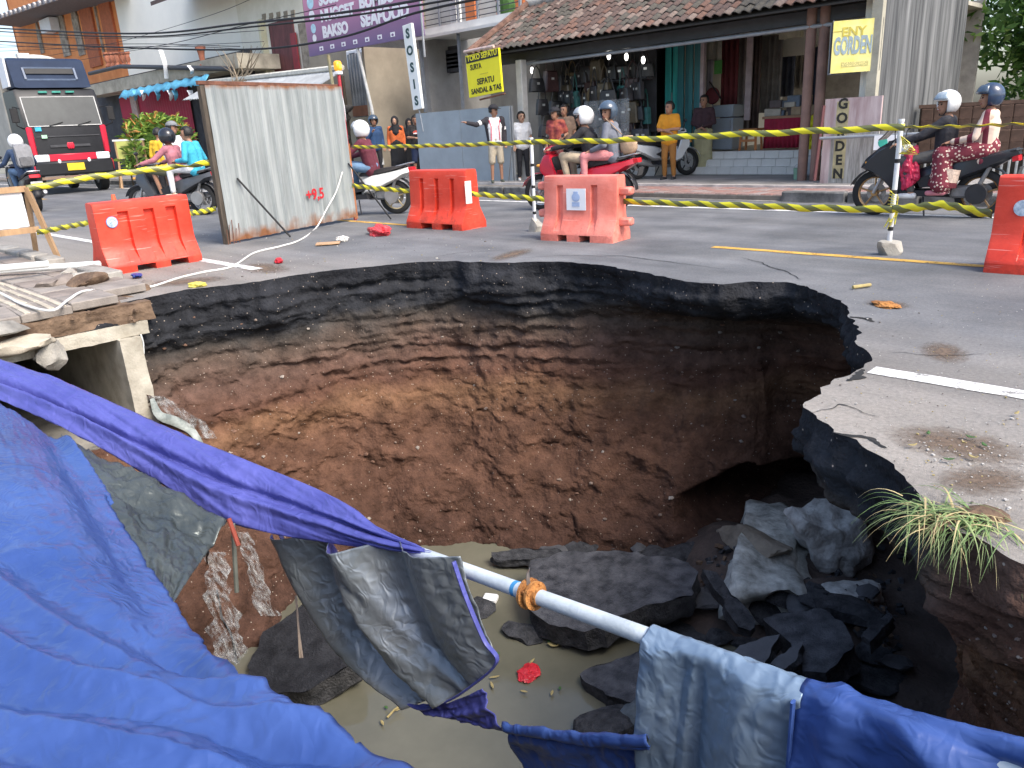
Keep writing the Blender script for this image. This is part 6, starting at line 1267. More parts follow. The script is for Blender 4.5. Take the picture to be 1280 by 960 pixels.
def person(label, loc, rz, h=1.65, pose=None, top=None, sleeve='long', bottom=None, legs='long', head='hair', hcol=None, shoes=None, skin=None, hy=0, hp=0, group=None, face=True, hem=.06, extra=None, visor=None):
    skin = skin or skinA; s = h/1.7; P = pose or stand_pose(); P = {k: ([V3(q)*s for q in v] if isinstance(v, list) else V3(v)*s) for k, v in P.items()} if pose is None or P.get('scale', True) is True and pose is None else P
    e = empty('person', loc, rz, label, 'person', group)
    pel, che, nek, hed = (V3(P[k]) for k in ('pel', 'che', 'nek', 'hed')); sh, el, ha, hip, kn, an = ([V3(q) for q in P[k]] for k in ('sh', 'el', 'ha', 'hip', 'kn', 'an'))
    k = s if pose is None else 1.0
    def torso(mb, a=0):
        lat = Vector((0, 1, 0))
        for t in (-.055, .055): mb.caps(pel+lat*t*k, che+lat*t*1.25*k, (.105+a)*k, (.112+a)*k); mb.caps(che+lat*t*1.25*k, nek+lat*t*.8*k+Vector((0, 0, -.09*k)), (.112+a)*k, (.075+a)*k)
        mb.caps(sh[0]+Vector((0, -.02*k, -.005)), sh[1]+Vector((0, .02*k, -.005)), (.058+a)*k, (.058+a)*k)
    HM = Matrix.Translation(hed)@Matrix.Rotation(hy, 4, 'Z')@Matrix.Rotation(hp, 4, 'Y'); hm3 = HM.to_3x3()
    H = lambda x, y, z: HM@Vector((x*k, y*k, z*k))
    b = MB(); torso(b); b.caps(nek-Vector((0, 0, .03)), hed-Vector((0, 0, .06*k)), .055*k, .05*k)
    b.ell(H(-.005, 0, .015), (.098*k, .078*k, .108*k), 16, 12, Rm=hm3); b.ell(H(.028, 0, -.05), (.062*k, .056*k, .066*k), 12, 8, Rm=hm3); b.caps(H(.09, 0, .012), H(.105, 0, -.02), .010*k, .016*k, 8)
    for sg in (1, -1): b.ell(H(-.01, sg*.078, -.005), (.02*k, .012*k, .032*k), 8, 6, Rm=hm3)
    for i, sg in enumerate((1, -1)):
        b.caps(sh[i], el[i], .050*k, .038*k); b.caps(el[i], ha[i], .039*k, .026*k); b.caps(hip[i], kn[i], .082*k, .055*k); b.caps(kn[i], an[i], .054*k, .036*k)
        ft = Vector((1, sg*.12, 0)).normalized(); b.caps(an[i]+Vector((-.03, 0, -.045))*k, an[i]+(ft*.13+Vector((0, 0, -.06)))*k, .036*k, .026*k)
        d = (ha[i]-el[i]).normalized(); sd_ = d.cross(Vector((0, 0, 1)));  sd_ = sd_.normalized() if sd_.length > .1 else Vector((1, 0, 0)); nn = d.cross(sd_)
        pc = ha[i]+d*.045*k; b.caps(ha[i]+d*.01*k-sd_*.012*k, pc-sd_*.02*k, .02*k, .02*k, 8); b.caps(ha[i]+d*.01*k+sd_*.012*k, pc+sd_*.02*k, .02*k, .02*k, 8)
        for q, ln in ((-.030, .055), (-.010, .068), (.010, .064), (.030, .048)): 
            f0 = pc+sd_*q*k+d*.012*k; f1 = f0+d*ln*.6*k; b.caps(f0, f1, .0095*k, .009*k, 6); b.caps(f1, f1+(d*.6+nn*.7).normalized()*ln*.5*k, .009*k, .0075*k, 6)
        b.caps(ha[i]+d*.015*k-sd_*.02*k, ha[i]+d*.05*k-sd_*.055*k+nn*.01*k, .011*k, .009*k, 6)
    rmesh(b.build('body', skin, e), .0105, 2)
    if top:
        t = MB(); torso(t, .016); t.caps(pel+Vector((0, .05*k, -hem*k)), pel+Vector((0, -.05*k, -hem*k)), .125*k, .125*k)
        for i in (0, 1):
            if sleeve == 'none': continue
            t.caps(sh[i], el[i] if sleeve == 'long' else sh[i].lerp(el[i], .72), .064*k, (.054 if sleeve == 'long' else .066)*k)
            if sleeve == 'long': t.caps(el[i], el[i].lerp(ha[i], .90), .053*k, .040*k)
        rmesh(t.build('shirt', top, e), .016)
    if bottom:
        t = MB()
        if legs == 'skirt':
            mid = (kn[0]+kn[1])/2; lo = (an[0]+an[1])/2
            if pose is None: t.tube([pel+Vector((0, 0, .08*k)), pel-Vector((0, 0, .06*k)), mid, lo+Vector((0, 0, .02))], [.13*k, .18*k, .20*k, .24*k], 16, flat=.85)
            else:
                t.caps(pel, mid, .17*k, .15*k); t.caps(hip[0], kn[0], .13*k, .12*k); t.caps(hip[1], kn[1], .13*k, .12*k); t.caps(kn[0], an[0]+Vector((0, 0, .06)), .12*k, .13*k); t.caps(kn[1], an[1]+Vector((0, 0, .06)), .12*k, .13*k); t.caps(mid, lo+Vector((0, 0, .08)), .13*k, .16*k)
        else:
            t.caps(pel+Vector((0, .05*k, .0)), pel+Vector((0, -.05*k, .0)), .118*k, .118*k)
            for i in (0, 1):
                q = kn[i] if legs == 'long' else hip[i].lerp(kn[i], 1.02); t.caps(hip[i], q, .098*k, (.070 if legs == 'long' else .088)*k)
                if legs == 'long': t.caps(kn[i], an[i]+Vector((0, 0, .03*k)), .069*k, .052*k)
        rmesh(t.build('skirt' if legs == 'skirt' else 'trousers' if legs == 'long' else 'shorts', bottom, e), .016)
    for i, sg in enumerate((1, -1)):
        ft = Vector((1, sg*.12, 0)).normalized(); t = MB(); t.caps(an[i]+Vector((-.035, 0, -.05))*k, an[i]+(ft*.135+Vector((0, 0, -.058)))*k, .044*k, .036*k)
        if shoes: rmesh(t.build('shoe', shoes, e), .012)
    if face:
        for sg in (1, -1): MB().ell(H(.082, sg*.031, .018), (.012*k, .016*k, .009*k), 8, 6, Rm=hm3).build('eye', eyem, e, smooth=True); MB().caps(H(.088, sg*.016, .038), H(.082, sg*.045, .040), .005*k, .004*k, 6).build('eyebrow', hairm, e)
        MB().caps(H(.088, -.02, -.052), H(.088, .02, -.052), .007*k, .007*k, 6).build('mouth', lipm, e)
    az = lambda a: a if a <= 180 else 360-a
    if head in ('hair', 'cap'):
        solid(MB().ell(H(-.012, 0, .018), (.108*k, .092*k, .118*k), 24, 16, Rm=hm3, keep=lambda a, l: l > 26+12*math.cos(R_(a)) or (az(a) > 78 and l > -28)).build('hair', hairm, e, smooth=True), .014, 0)
    if head == 'cap':
        c = MB().ell(H(-.004, 0, .05), (.118*k, .100*k, .095*k), 20, 12, Rm=hm3, keep=lambda a, l: l > 2); solid(c.build('cap', hcol, e, smooth=True), .008, 1)
        o = MB().grid([[H(.09+.10*t*math.cos(R_(q))**.5 if abs(q) < 89 else .09, .085*math.sin(R_(q)), .056-.012*t) for q in range(-80, 81, 16)] for t in (0, .5, 1)]).build('cap_brim', hcol, e, smooth=True); solid(o, .008)
    if head == 'hijab':
        t = MB().ell(H(-.022, 0, .01), (.125*k, .112*k, .142*k), 18, 12, Rm=hm3); t.caps(H(-.02, 0, -.08), che+Vector((.01, 0, .06)), .10*k, .15*k); t.caps(sh[0]+Vector((0, -.04*k, -.02)), sh[1]+Vector((0, .04*k, -.02)), .085*k, .085*k)
        o = rmesh(t.build('headscarf', hcol, e), .014)
        f = MB().ell(H(.055, 0, -.005), (.066*k, .062*k, .095*k), 14, 10, Rm=hm3); f.caps(H(.115, 0, .0), H(.122, 0, -.025), .009*k, .013*k, 6); f.build('face', skin, e, smooth=True)
        for sg in (1, -1): MB().ell(H(.112, sg*.026, .018), (.010*k, .015*k, .008*k), 8, 6, Rm=hm3).build('eye', eyem, e, smooth=True)
        MB().caps(H(.113, -.016, -.05), H(.113, .016, -.05), .006*k, .006*k, 6).build('mouth', lipm, e)
    if head == 'helmet':
        o = MB().ell(H(-.012, 0, .035), (.148*k, .132*k, .145*k), 28, 18, Rm=hm3, keep=lambda a, l: l > 14 or (az(a) > 60 and l > -52)).build('helmet', hcol, e, smooth=True); solid(o, .022, 0)
        if visor:
            v = MB().ell(H(-.012, 0, .045), (.168*k, .145*k, .155*k), 28, 18, Rm=hm3, keep=lambda a, l: (az(a) < 66 and 12 < l < 46)); solid(v.build('visor', visor, e, smooth=True), .004, 1)
        MB().tube([H(.02, .085, -.04), H(.05, .05, -.115), H(.05, -.05, -.115), H(.02, -.085, -.04)], .007, 5).build('chin_strap', blk, e)
    if extra: extra(e, P, H, k)
    return e
# ================================================================== SCOOTERS
tyre_m = M('tyre_rubber', (.02, .02, .02), .85, .2, 9, .2); chrome = M('scooter_metal', (.4, .4, .4), .35, .15, 5, .05, metal=.7); bplast = M('scooter_black_plastic', (.022, .022, .025), .5, .2, 7, .1); seatm = M('scooter_seat', (.025, .022, .022), .7, .2, 9, .2)
tail_m = M('tail_lens', (.55, .02, .03), .2, .1, 5, 0); head_m = M('head_lens', (.75, .77, .78), .1, .05, 5, 0); glassd = M('dark_visor', (.03, .035, .04), .12, .1, 3, 0, spec=.6)
def scooter(label, loc, rz, body, rim=None, accent=None, big=False, steer=0, sc=1., plate=None):
    e = empty('motor_scooter', loc, rz, label, 'scooter'); e.scale = (sc,)*3; e['sc'] = sc; rim = rim or chrome; accent = accent or bplast; R = .285 if not big else .30; xf, xr = .64, -.64
    for x in (xf, xr):
        w_ = MB(); w_.lathe([(R*.74, -.035), (R*.66, -.02), (R*.66, .02), (R*.74, .035), (R*.74, -.035)], (x, 0, R), 28, axis='Y')
        for q in range(5):
            a = q*2*math.pi/5+.3; w_.tube([(x, 0, R), (x+math.cos(a)*R*.68, 0, R+math.sin(a)*R*.68)], .022, 6, flat=.6)
        w_.tube([(x, -.05, R), (x, .05, R)], .045, 10); o = w_.build('wheel', rim, e, smooth=True)
        MB().lathe([(R*.72, -.05), (R*.88, -.056), (R*.97, -.04), (R, 0), (R*.97, .04), (R*.88, .056), (R*.72, .05), (R*.70, 0), (R*.72, -.05)], (x, 0, R), 32, axis='Y').build('tyre', tyre_m, o, smooth=True)
        MB().lathe([(R*.42, -.062), (R*.2, -.062), (R*.2, -.056), (R*.42, -.056)], (x, 0, R), 20, axis='Y').build('brake_disc', chrome, o)
    for s in (1, -1): MB().tube([(xf, s*.075, R), (xf-.13, s*.075, .62), (xf-.22, s*.04, .82)], .022, 8).build('fork', chrome, e, smooth=True)
    # front mudguard
    rows = [[Vector((xf+math.cos(R_(a))*(R+.035), y, R+math.sin(R_(a))*(R+.035)-abs(y)*.25)) for y in (-.075, -.04, 0, .04, .075)] for a in range(20, 171, 15)]
    solid(MB().grid(rows).build('front_mudguard', body if not big else bplast, e, smooth=True, ang=180), .006)
    if big: ap = [(.40, 1.12), (.60, .98), (.76, .80), (.82, .66), (.68, .58), (.52, .48), (.34, .30), (.18, .30), (.26, .62), (.32, 1.0)]
    else: ap = [(.40, 1.00), (.52, .94), (.60, .78), (.60, .64), (.50, .52), (.38, .34), (.22, .28), (.20, .40), (.32, .70)]
    MB().pillow(ap, .20 if big else .185, .80, .6).build('leg_shield', body, e, smooth=True, ang=50)
    MB().pillow([(.36, .90), (.42, .88), (.30, .36), (.22, .36)], .15, .9).build('inner_panel', bplast, e, smooth=True)
    MB().pillow([(.28, .27), (.26, .35), (-.20, .36), (-.22, .27)], .17, .9).build('floorboard', bplast, e, smooth=True)
    if big: rb_ = [(.22, .40), (.12, .62), (-.15, .72), (-.55, .80), (-.98, .93), (-1.02, .84), (-.80, .66), (-.50, .52), (-.2, .38)]
    else: rb_ = [(-.06, .34), (-.08, .60), (-.25, .68), (-.60, .74), (-.95, .82), (-.97, .72), (-.80, .60), (-.55, .50), (-.25, .36)]
    MB().pillow(rb_, .165, .74, .55).build('rear_body', body, e, smooth=True, ang=50)
    MB().pillow([(-.02, .66), (-.08, .74), (-.30, .775), (-.46, .82), (-.88, .875), (-.93, .84), (-.6, .74), (-.3, .68)], .135, .8, .6).build('seat', seatm, e, smooth=True, ang=50)
    MB().tube([(-.74, .12, .84), (-.98, .11, .90), (-1.02, 0, .905), (-.98, -.11, .90), (-.74, -.12, .84)], .016, 8).build('grab_rail', chrome if not big else bplast, e, smooth=True)
    MB().box((-.48, .02, .33), (.36, .16, .16), bev=.03).build('engine', M('engine_alloy', (.22, .22, .22), .5, .25, 9, .2, metal=.5), e, smooth=True); MB().lathe([(.001, .10), (.12, .10), (.13, .14), (.12, .17), (.001, .17)], (-.62, 0, .31), 18, axis='Y').build('transmission_cover', chrome if not big else bplast, e, smooth=True)
    MB().tube([(-.1, -.12, .26), (-.35, -.14, .26), (-.42, -.15, .30), (-.85, -.15, .40), (-.90, -.15, .41)], [.02, .025, .05, .058, .035], 12).build('exhaust', chrome if not big else bplast, e, smooth=True)
    MB().tube([(-.60, .11, .33), (-.74, .11, .70)], [.03, .025], 8).build('shock_absorber', M('spring_grey', (.2, .2, .2), .4, metal=.5), e)
    rows = [[Vector((xr+math.cos(R_(a))*(R+.05), y, R+math.sin(R_(a))*(R+.05))) for y in (-.07, 0, .07)] for a in range(60, 190, 13)]
    solid(MB().grid(rows).build('rear_mudguard', bplast, e, smooth=True, ang=180), .006)
    tl = MB().pillow([(-.93, .82), (-1.02, .82), (-1.03, .74), (-.95, .72)], .10, .8).build('tail_light', tail_m, e, smooth=True)
    MB().box((-1.03, 0, .58), (.015, .22, .13), M_=Matrix.Rotation(R_(-15), 3, 'Y')).build('number_plate', plate or M('plate_dark', (.05, .05, .05), .6), e)
    # handlebar group
    hx = .36
    MB().pillow([(hx-.06, 1.02), (hx+.02, 1.10), (hx+.14, 1.08), (hx+.18, .98), (hx+.04, .93)], .15, .7, .5).build('handlebar_cowl', body if not big else bplast, e, smooth=True, ang=60)
    MB().tube([(hx-.08, .36, 1.03), (hx, .16, 1.03), (hx, -.16, 1.03), (hx-.08, -.36, 1.03)], .014, 8).build('handlebar', chrome, e, smooth=True)
    for s in (1, -1):
        MB().tube([(hx-.08, s*.37, 1.03), (hx-.045, s*.25, 1.03)], .021, 10).build('grip', bplast, e); MB().tube([(hx-.0, s*.33, 1.05), (hx+.03, s*.24, 1.05)], .008, 6).build('brake_lever', chrome, e)
        m_ = MB().tube([(hx+.02, s*.2, 1.05), (hx+.02, s*.26, 1.22), (hx, s*.28, 1.26)], .007, 6).build('mirror', bplast, e); MB().ell((hx, s*.30, 1.28), (.018, .062, .042), 12, 8).build('mirror_glass', bplast, m_, smooth=True)
        MB().ell((.60 if not big else .72, s*.15, .74), (.04, .04, .03), 10, 6).build('indicator', M('amber_small', (.8, .35, .05), .3), e, smooth=True)
    hl = MB().ell((hx+.16 if not big else .79, 0, 1.03 if not big else .72), (.03, .10, .045), 14, 8).build('headlight', head_m, e, smooth=True)
    if big: solid(MB().grid([[Vector((.44+.17*(1-t), y, 1.10+.25*t-.25*abs(y)*t)) for y in (-.17, -.1, 0, .1, .17)] for t in (0, .33, .66, 1)]).build('windscreen', glassd, e, smooth=True, ang=180), .004)
    MB().tube([(.0, .1, .26), (-.06, .2, .03)], .012, 6).build('side_stand', bplast, e)
    MB().pillow([(.05, .38), (.10, .50), (-.06, .56), (-.30, .50), (-.10, .40)], .172, .9).build('side_panel', accent, e, smooth=True)
    for o in [q for q in bpy.data.objects if q.parent == e or (q.parent and q.parent.parent == e)]:
        if o.name.split('.')[0] in ('wheel', 'tyre', 'brake_disc'): continue
        for v in o.data.vertices:
            if v.co.z > .58: v.co.z = .58+(v.co.z-.58)*.80
    return e
def rp(e, p): return Matrix.Rotation(e.rotation_euler.z, 3, 'Z')@Vector(p)*e.scale[0]+Vector(e.location)
HND = [(.30, .32, .955), (.30, -.32, .955)]; FT = [(.10, .14, .35), (.10, -.14, .35)]; PEL = (-.26, 0, .805); PPEL = (-.62, 0, .86); PFT = [(-.20, .21, .33), (-.20, -.21, .33)]
def rider(sc, label, **k):
    lean = k.pop('lean', .10); e = person(label, sc.location, sc.rotation_euler.z, 1.7, ride_pose(k.pop('pel', PEL), k.pop('hands', HND), k.pop('feet', FT), lean), **k); e.scale = sc.scale; return e
wht = M('helmet_white', (.78, .78, .77), .25, .04, 4, 0, spec=.5); hblk = M('helmet_black', (.02, .022, .028), .2, .1, 4, 0, spec=.6); hblu = M('helmet_slate', (.06, .09, .13), .2, .2, 4, 0, spec=.6); clearv = M('helmet_visor_smoke', (.35, .38, .4), .1, .1, 3, 0, spec=.6)
PI = math.pi
# --- red scooter with two riders
s1_ = scooter('red scooter carrying two riders behind the pink barrier', (-8.0, 9.72, 0), PI+.3, M('scooter_red', (.48, .015, .035), .25, .08, 3, 0, spec=.6))
rider(s1_, 'rider in black jacket and white helmet driving the red scooter', top=cloth('black', (.022, .022, .026)), bottom=cloth('khaki', (.42, .34, .24)), head='helmet', hcol=wht, hy=.35, visor=clearv, shoes=bplast)
rider(s1_, 'passenger in grey jacket and pink trousers on the red scooter', pel=PPEL, hands=[(-.30, .2, .90), (-.30, -.2, .90)], feet=PFT, top=cloth('grey', (.15, .16, .19)), bottom=cloth('salmon', (.62, .24, .24)), head='helmet', hcol=hblu, hy=1.15, shoes=bplast, lean=.06)
bgm = M('tan_fabric_bag', (.42, .29, .19), .85, .2, 7, .3); bg_ = empty('shoulder_bag', rp(s1_, (-.84, .05, .84)), PI+.3, 'tan shoulder bag on the back of the pink-trousered passenger', 'bag')
MB().pillow([(-.10, .0), (.04, -.02), (.10, .06), (.11, .18), (.05, .26), (-.07, .26), (-.14, .18), (-.15, .07)], .075, .7, .5).build('body', bgm, bg_, smooth=True, ang=70); MB().tube([(.08, .02, .28), (.2, .1, .42), (.3, .12, .52)], .018, 6, flat=.4).build('strap', bgm, bg_)
# --- black maxi scooter
bcol = M('scooter_black', (.018, .02, .026), .3, .15, 4, 0, spec=.6); gold = M('gold_rim', (.42, .25, .11), .4, .15, 5, 0, metal=.6)
s2_ = scooter('large black scooter with bronze wheels carrying two riders', (-3.10, 10.42, 0), PI+.04, bcol, gold, None, True, 0, .92)
rider(s2_, 'man in black jacket and white open helmet driving the black scooter', top=cloth('jacket_black', (.028, .028, .034)), bottom=cloth('charcoal', (.085, .083, .08)), head='helmet', hcol=wht, hy=.75, visor=M('iridescent_visor', (.25, .4, .55), .1, .4, 5, 0, spec=.7, col2=(.6, .62, .6)), shoes=M('shoe_white', (.7, .69, .66), .6), lean=.0, pel=(-.17, 0, .82), feet=[(.14, .18, .25), (.14, -.18, .25)], skin=skinA)
bat = M('batik_cream_maroon', (.20, .035, .045), .85, .1, 14, .3, 22); nt, L, b = mnodes(bat); vz = N(nt, 'TexVoronoi', Scale=26.); tc = N(nt, 'TexCoord'); L(tc.outputs['Object'], vz.inputs[0]); gq = N(nt, 'Math', operation='LESS_THAN'); gq.inputs[1].default_value = .34; L(vz.outputs['Distance'], gq.inputs[0]); mx = N(nt, 'MixRGB'); L(gq.outputs[0], mx.inputs[0]); mx.inputs[1].default_value = (.17, .025, .04, 1); mx.inputs[2].default_value = (.66, .52, .42, 1); L(mx.outputs[0], b.inputs['Base Color'])
str_ = M('striped_cream_maroon', (.6, .45, .36), .85, .1, 4, .3, 22); nt, L, b = mnodes(str_); tc = N(nt, 'TexCoord'); wv = N(nt, 'TexWave', Scale=2.2, Distortion=.6); wv.bands_direction = 'X'; L(tc.outputs['Object'], wv.inputs[0]); gq = N(nt, 'Math', operation='GREATER_THAN'); gq.inputs[1].default_value = .62; L(wv.outputs[1], gq.inputs[0]); mx = N(nt, 'MixRGB'); L(gq.outputs[0], mx.inputs[0]); mx.inputs[1].default_value = (.64, .50, .40, 1); mx.inputs[2].default_value = (.14, .02, .035, 1); L(mx.outputs[0], b.inputs['Base Color'])
def hemband(e, P, H, k):
    an = [V3(q) for q in P['an']]; c = (an[0]+an[1])/2
    MB().tube([c+Vector((.0, 0, .02)), c+Vector((-.01, 0, .10))], [.17, .165], 20, False, flat=1).build('hem_band', cloth('maroon_hem', (.13, .02, .03)), e, smooth=True); MB().tube([c+Vector((-.01, 0, .103)), c+Vector((-.05, 0, .26))], [.168, .16], 20, False).build('cream_band', cloth('cream_hem', (.6, .46, .37), .3, None, 30), e, smooth=True)
rider(s2_, 'woman in maroon and cream patterned dress riding pillion on the black scooter', pel=(-.62, 0, .87), hands=[(-.28, .22, .95), (-.24, -.2, .93)], feet=[(-.22, .24, .30), (-.22, .06, .30)], top=str_, bottom=bat, legs='skirt', head='helmet', hcol=M('helmet_navy', (.025, .045, .09), .2, .3, 5, 0, spec=.6), visor=hblu, hy=.5, shoes=M('shoe_pink', (.62, .22, .25), .6), hem=.16, extra=hemband, lean=-.02)
crumple('plastic_bag', rp(s2_, (.20, .12, .60)), .17, M('scarlet_bag', (.52, .03, .08), .4, .2, 4, .3, 16), 'red plastic bag hung between the black scooter driver and handlebar', 'bag', 21, (.9, .6, 1.25))
crumple('plastic_bag', rp(s2_, (.26, .16, .86)), .07, stick, 'small white plastic bag on the black scooter handlebar', 'bag', 22, (1, .7, .9))
# --- white scooter passing behind the corrugated fence
s3_ = scooter('white scooter with cream wheels leaving from behind the fence', (-11.42, 7.98, 0), PI+.55, M('scooter_white', (.72, .72, .69), .25, .05, 3, 0, spec=.6), M('cream_rim', (.46, .38, .23), .4, .1, 4, 0, metal=.3))
rider(s3_, 'rider in maroon jacket and white helmet on the white scooter', top=cloth('burgundy', (.12, .025, .04)), bottom=cloth('denim', (.13, .22, .34)), head='helmet', hcol=wht, shoes=bplast, hy=-.1, visor=clearv)
# --- pink hoodie scooter
s4_ = scooter('dark grey scooter with two riders left of the corrugated fence', (-15.68, 6.5, 0), PI+.55, M('scooter_graphite', (.06, .065, .075), .3, .15, 4, 0, spec=.6), None, None, False, 0, 1.06)
rider(s4_, 'rider in dusty pink hoodie and black helmet on the grey scooter', top=cloth('dusty_pink', (.42, .16, .19)), bottom=cloth('olive', (.12, .12, .08)), head='helmet', hcol=hblk, hy=-.3, legs='short', shoes=bplast, hem=.14)
rider(s4_, 'passenger in turquoise top and white trousers on the grey scooter', pel=PPEL, hands=[(-.36, .2, .98), (-.36, -.2, .98)], feet=[(-.22, .24, .35), (-.22, -.24, .35)], top=cloth('turquoise', (.05, .38, .52)), bottom=cloth('white_trousers', (.64, .64, .64)), head='hair', shoes=M('shoe_cream', (.6, .56, .42), .6), hy=.4, lean=.05)
# --- rider at the left edge with backpack
s5_ = scooter('black scooter with red tail lamps ridden away by the backpacker', (-21.9, 5.6, 0), PI-.05, M('scooter_black_red', (.03, .025, .027), .3, .3, 4, 0), None, None, False, 0, 1.12, M('plate_white', (.6, .6, .6), .6))
rider(s5_, 'rider in navy jacket, jeans and white helmet wearing a grey backpack', pel=(-.30, 0, .84), top=cloth('navy_jacket', (.035, .06, .12)), bottom=cloth('jeans', (.08, .14, .24)), head='helmet', hcol=wht, hy=-.5, shoes=bplast, lean=.18)
bk = empty('backpack', rp(s5_, (-.36, 0, .92)), PI-.05, 'grey backpack on the back of the rider in the navy jacket', 'backpack'); gm_ = cloth('grey_pack', (.22, .22, .23))
MB().pillow([(-.26, 0), (-.02, 0), (-.0, .46), (-.06, .52), (-.18, .50), (-.26, .36)], .17, .8).build('body', gm_, bk, smooth=True); MB().pillow([(-.33, .03), (-.22, .03), (-.22, .24), (-.31, .22)], .13, .8).build('pocket', cloth('dark_pack', (.12, .12, .125)), bk, smooth=True)
for s in (1, -1): MB().tube([(-.04, s*.1, .48), (.10, s*.11, .52), (.22, s*.11, .35)], .02, 6, flat=.4).build('strap', gm_, bk)
# --- parked white scooter
s6_ = scooter('white and black scooter parked on the pavement by the shop steps', (-9.62, 14.55, .12), R_(68), M('scooter_white2', (.7, .71, .70), .3, .06, 3, 0, spec=.5), M('dark_rim', (.05, .05, .05), .5), None)
# ================================================================== STANDING PEOPLE
def at(xf, yf, xt_, yt, z=.12): 
    p = G(xf, yf, z); h = PY(xt_, yt, p.y).z-z; return p, max(1.45, min(1.82, h))
def cam_rz(p): return math.atan2(-p.y, -p.x)
grp = 'onlookers on the far pavement'
def onlooker(label, px, turn=0, z=.12, h=None, arms=None, **k):
    p, h0 = at(*px, z=z); P = stand_pose(); h = h or h0; s = h/1.7
    if arms:
        for i in (0, 1):
            if arms[i]: P['el'][i], P['ha'][i] = arms[i]
    P = {q: ([V3(v)*s for v in w_] if isinstance(w_, list) else V3(w_)*s) for q, w_ in P.items()}
    e = person(label, p, cam_rz(p)+turn, 1.7, P, group=grp, **k); return e
red_t = M('batik_red', (.17, .02, .035), .85, .1, 9, .6, 16, col2=(.42, .11, .06)); jk = cloth('track_jacket', (.03, .028, .034))
def open_jacket(e, P, H, k):
    sh, pel, che = [V3(q) for q in P['sh']], V3(P['pel']), V3(P['che']); t = MB()
    for i, s in enumerate((1, -1)):
        t2 = MB(); t2.caps(sh[i]+Vector((0, -s*.01, 0)), pel+Vector((0, s*.10, .02)), .085, .095); t2.caps(sh[i], V3(P['el'][i]), .072, .06); t2.caps(V3(P['el'][i]), V3(P['el'][i]).lerp(V3(P['ha'][i]), .85), .06, .046); rmesh(t2.build('jacket_side', jk, e), .016)
        MB().tube([sh[i]+Vector((.09, -s*.05, .0)), che+Vector((.115, s*.085, 0)), pel+Vector((.11, s*.10, .0))], .012, 6, flat=.4).build('piping', cloth('piping_red', (.5, .04, .08)), e)
onlooker('man in open track jacket, cap and shorts pointing with outstretched arm', (622,228,624,131), turn=.1, arms=[None, ((.08, -.42, 1.30), (.18, -.66, 1.36))], top=cloth('white_tee', (.66, .66, .66)), sleeve='short', bottom=cloth('beige_shorts', (.38, .33, .25)), legs='short', head='cap', hcol=cloth('black_cap', (.02, .02, .025)), hy=.8, shoes=M('rubber_boot', (.07, .08, .06), .6), extra=open_jacket)
onlooker('person in white T-shirt and black trousers beside the white column', (655,225,655,140), turn=.15, top=cloth('white_shirt', (.68, .68, .68)), sleeve='short', bottom=cloth('black_trousers', (.02, .02, .024)), head='hair', shoes=M('shoe_white', (.7, .69, .66), .6), skin=skinB, hy=.2)
onlooker('man in maroon batik shirt and dark cap behind the red scooter', (697,228,690,136), turn=-.45, arms=[((-.05, .26, 1.12), (.10, .16, 1.0)), None], top=red_t, sleeve='short', bottom=cloth('maroon_sarong', (.16, .04, .04)), head='cap', hcol=cloth('black_cap', (.02, .02, .025)), hy=-.4, shoes=bplast)
onlooker('bare-headed person half hidden behind the man in the batik shirt', (708,226,696,132), turn=-.3, top=cloth('dull_tan', (.25, .17, .12)), sleeve='short', bottom=cloth('black_trousers', (.02, .02, .024)), head='hair', shoes=bplast, hy=-.2)
onlooker('man in black printed T-shirt and navy shorts looking at a phone', (525,222,520,144), turn=.0, arms=[((.02, .24, 1.12), (.24, .06, 1.10)), ((.02, -.24, 1.12), (.24, -.06, 1.10))], top=cloth('black_tee', (.025, .023, .023)), sleeve='short', bottom=cloth('navy_shorts', (.02, .03, .07)), legs='short', head='hair', hp=.25, shoes=M('shoe_white', (.7, .69, .66), .6), extra=lambda e, P, H, k: (MB().ell(V3(P['che'])+Vector((.128, 0, .0)), (.006, .09, .05), 12, 8).build('shirt_print', cloth('print_red', (.5, .07, .05)), e), MB().box(V3(P['che'])+Vector((.134, 0, -.02)), (.006, .14, .03)).build('shirt_print', stick, e)))
ph = onlooker
p, h0 = at(525,222,520,144); tag(MB().box((0, 0, 0), (.075, .15, .01), bev=.003).build('mobile_phone', bplast, loc=p+Matrix.Rotation(cam_rz(p), 3, 'Z')@Vector((.30, 0, 1.05*h0/1.7+.02)), rz=cam_rz(p)), 'phone held in both hands by the man in the printed T-shirt', 'phone')
onlooker('woman in long black headscarf with orange sleeves among the onlookers', (500,222,491,146), turn=.0, top=cloth('orange_jacket', (.62, .14, .04)), bottom=cloth('black_skirt', (.018, .018, .02)), legs='skirt', head='hijab', hcol=cloth('scarf_black', (.02, .02, .023)), skin=skinB, hy=-.1, shoes=bplast, face=False)
onlooker('woman in glasses and black headscarf behind the man with the phone', (517,219,512,149), turn=.1, top=cloth('black_blouse', (.025, .023, .025)), bottom=cloth('black_skirt', (.018, .018, .02)), legs='skirt', head='hijab', hcol=cloth('scarf_black', (.02, .02, .023)), skin=skinB, face=False, shoes=M('shoe_white', (.7, .69, .66), .6), extra=lambda e, P, H, k: [MB().tube([H(.128, s*.03+.022*math.cos(a), .015+.02*math.sin(a)) for a in [i*.6283 for i in range(11)]], .003, 4).build('glasses', blk, e) for s in (1, -1)])
onlooker('person in navy jacket and dark helmet raising a hand', (474,224,468,146), turn=.2, arms=[None, ((.05, -.22, 1.12), (.22, -.10, 1.30))], top=cloth('blue_jacket', (.03, .07, .16)), bottom=cloth('black_trousers', (.02, .02, .024)), head='helmet', hcol=hblu, shoes=bplast)
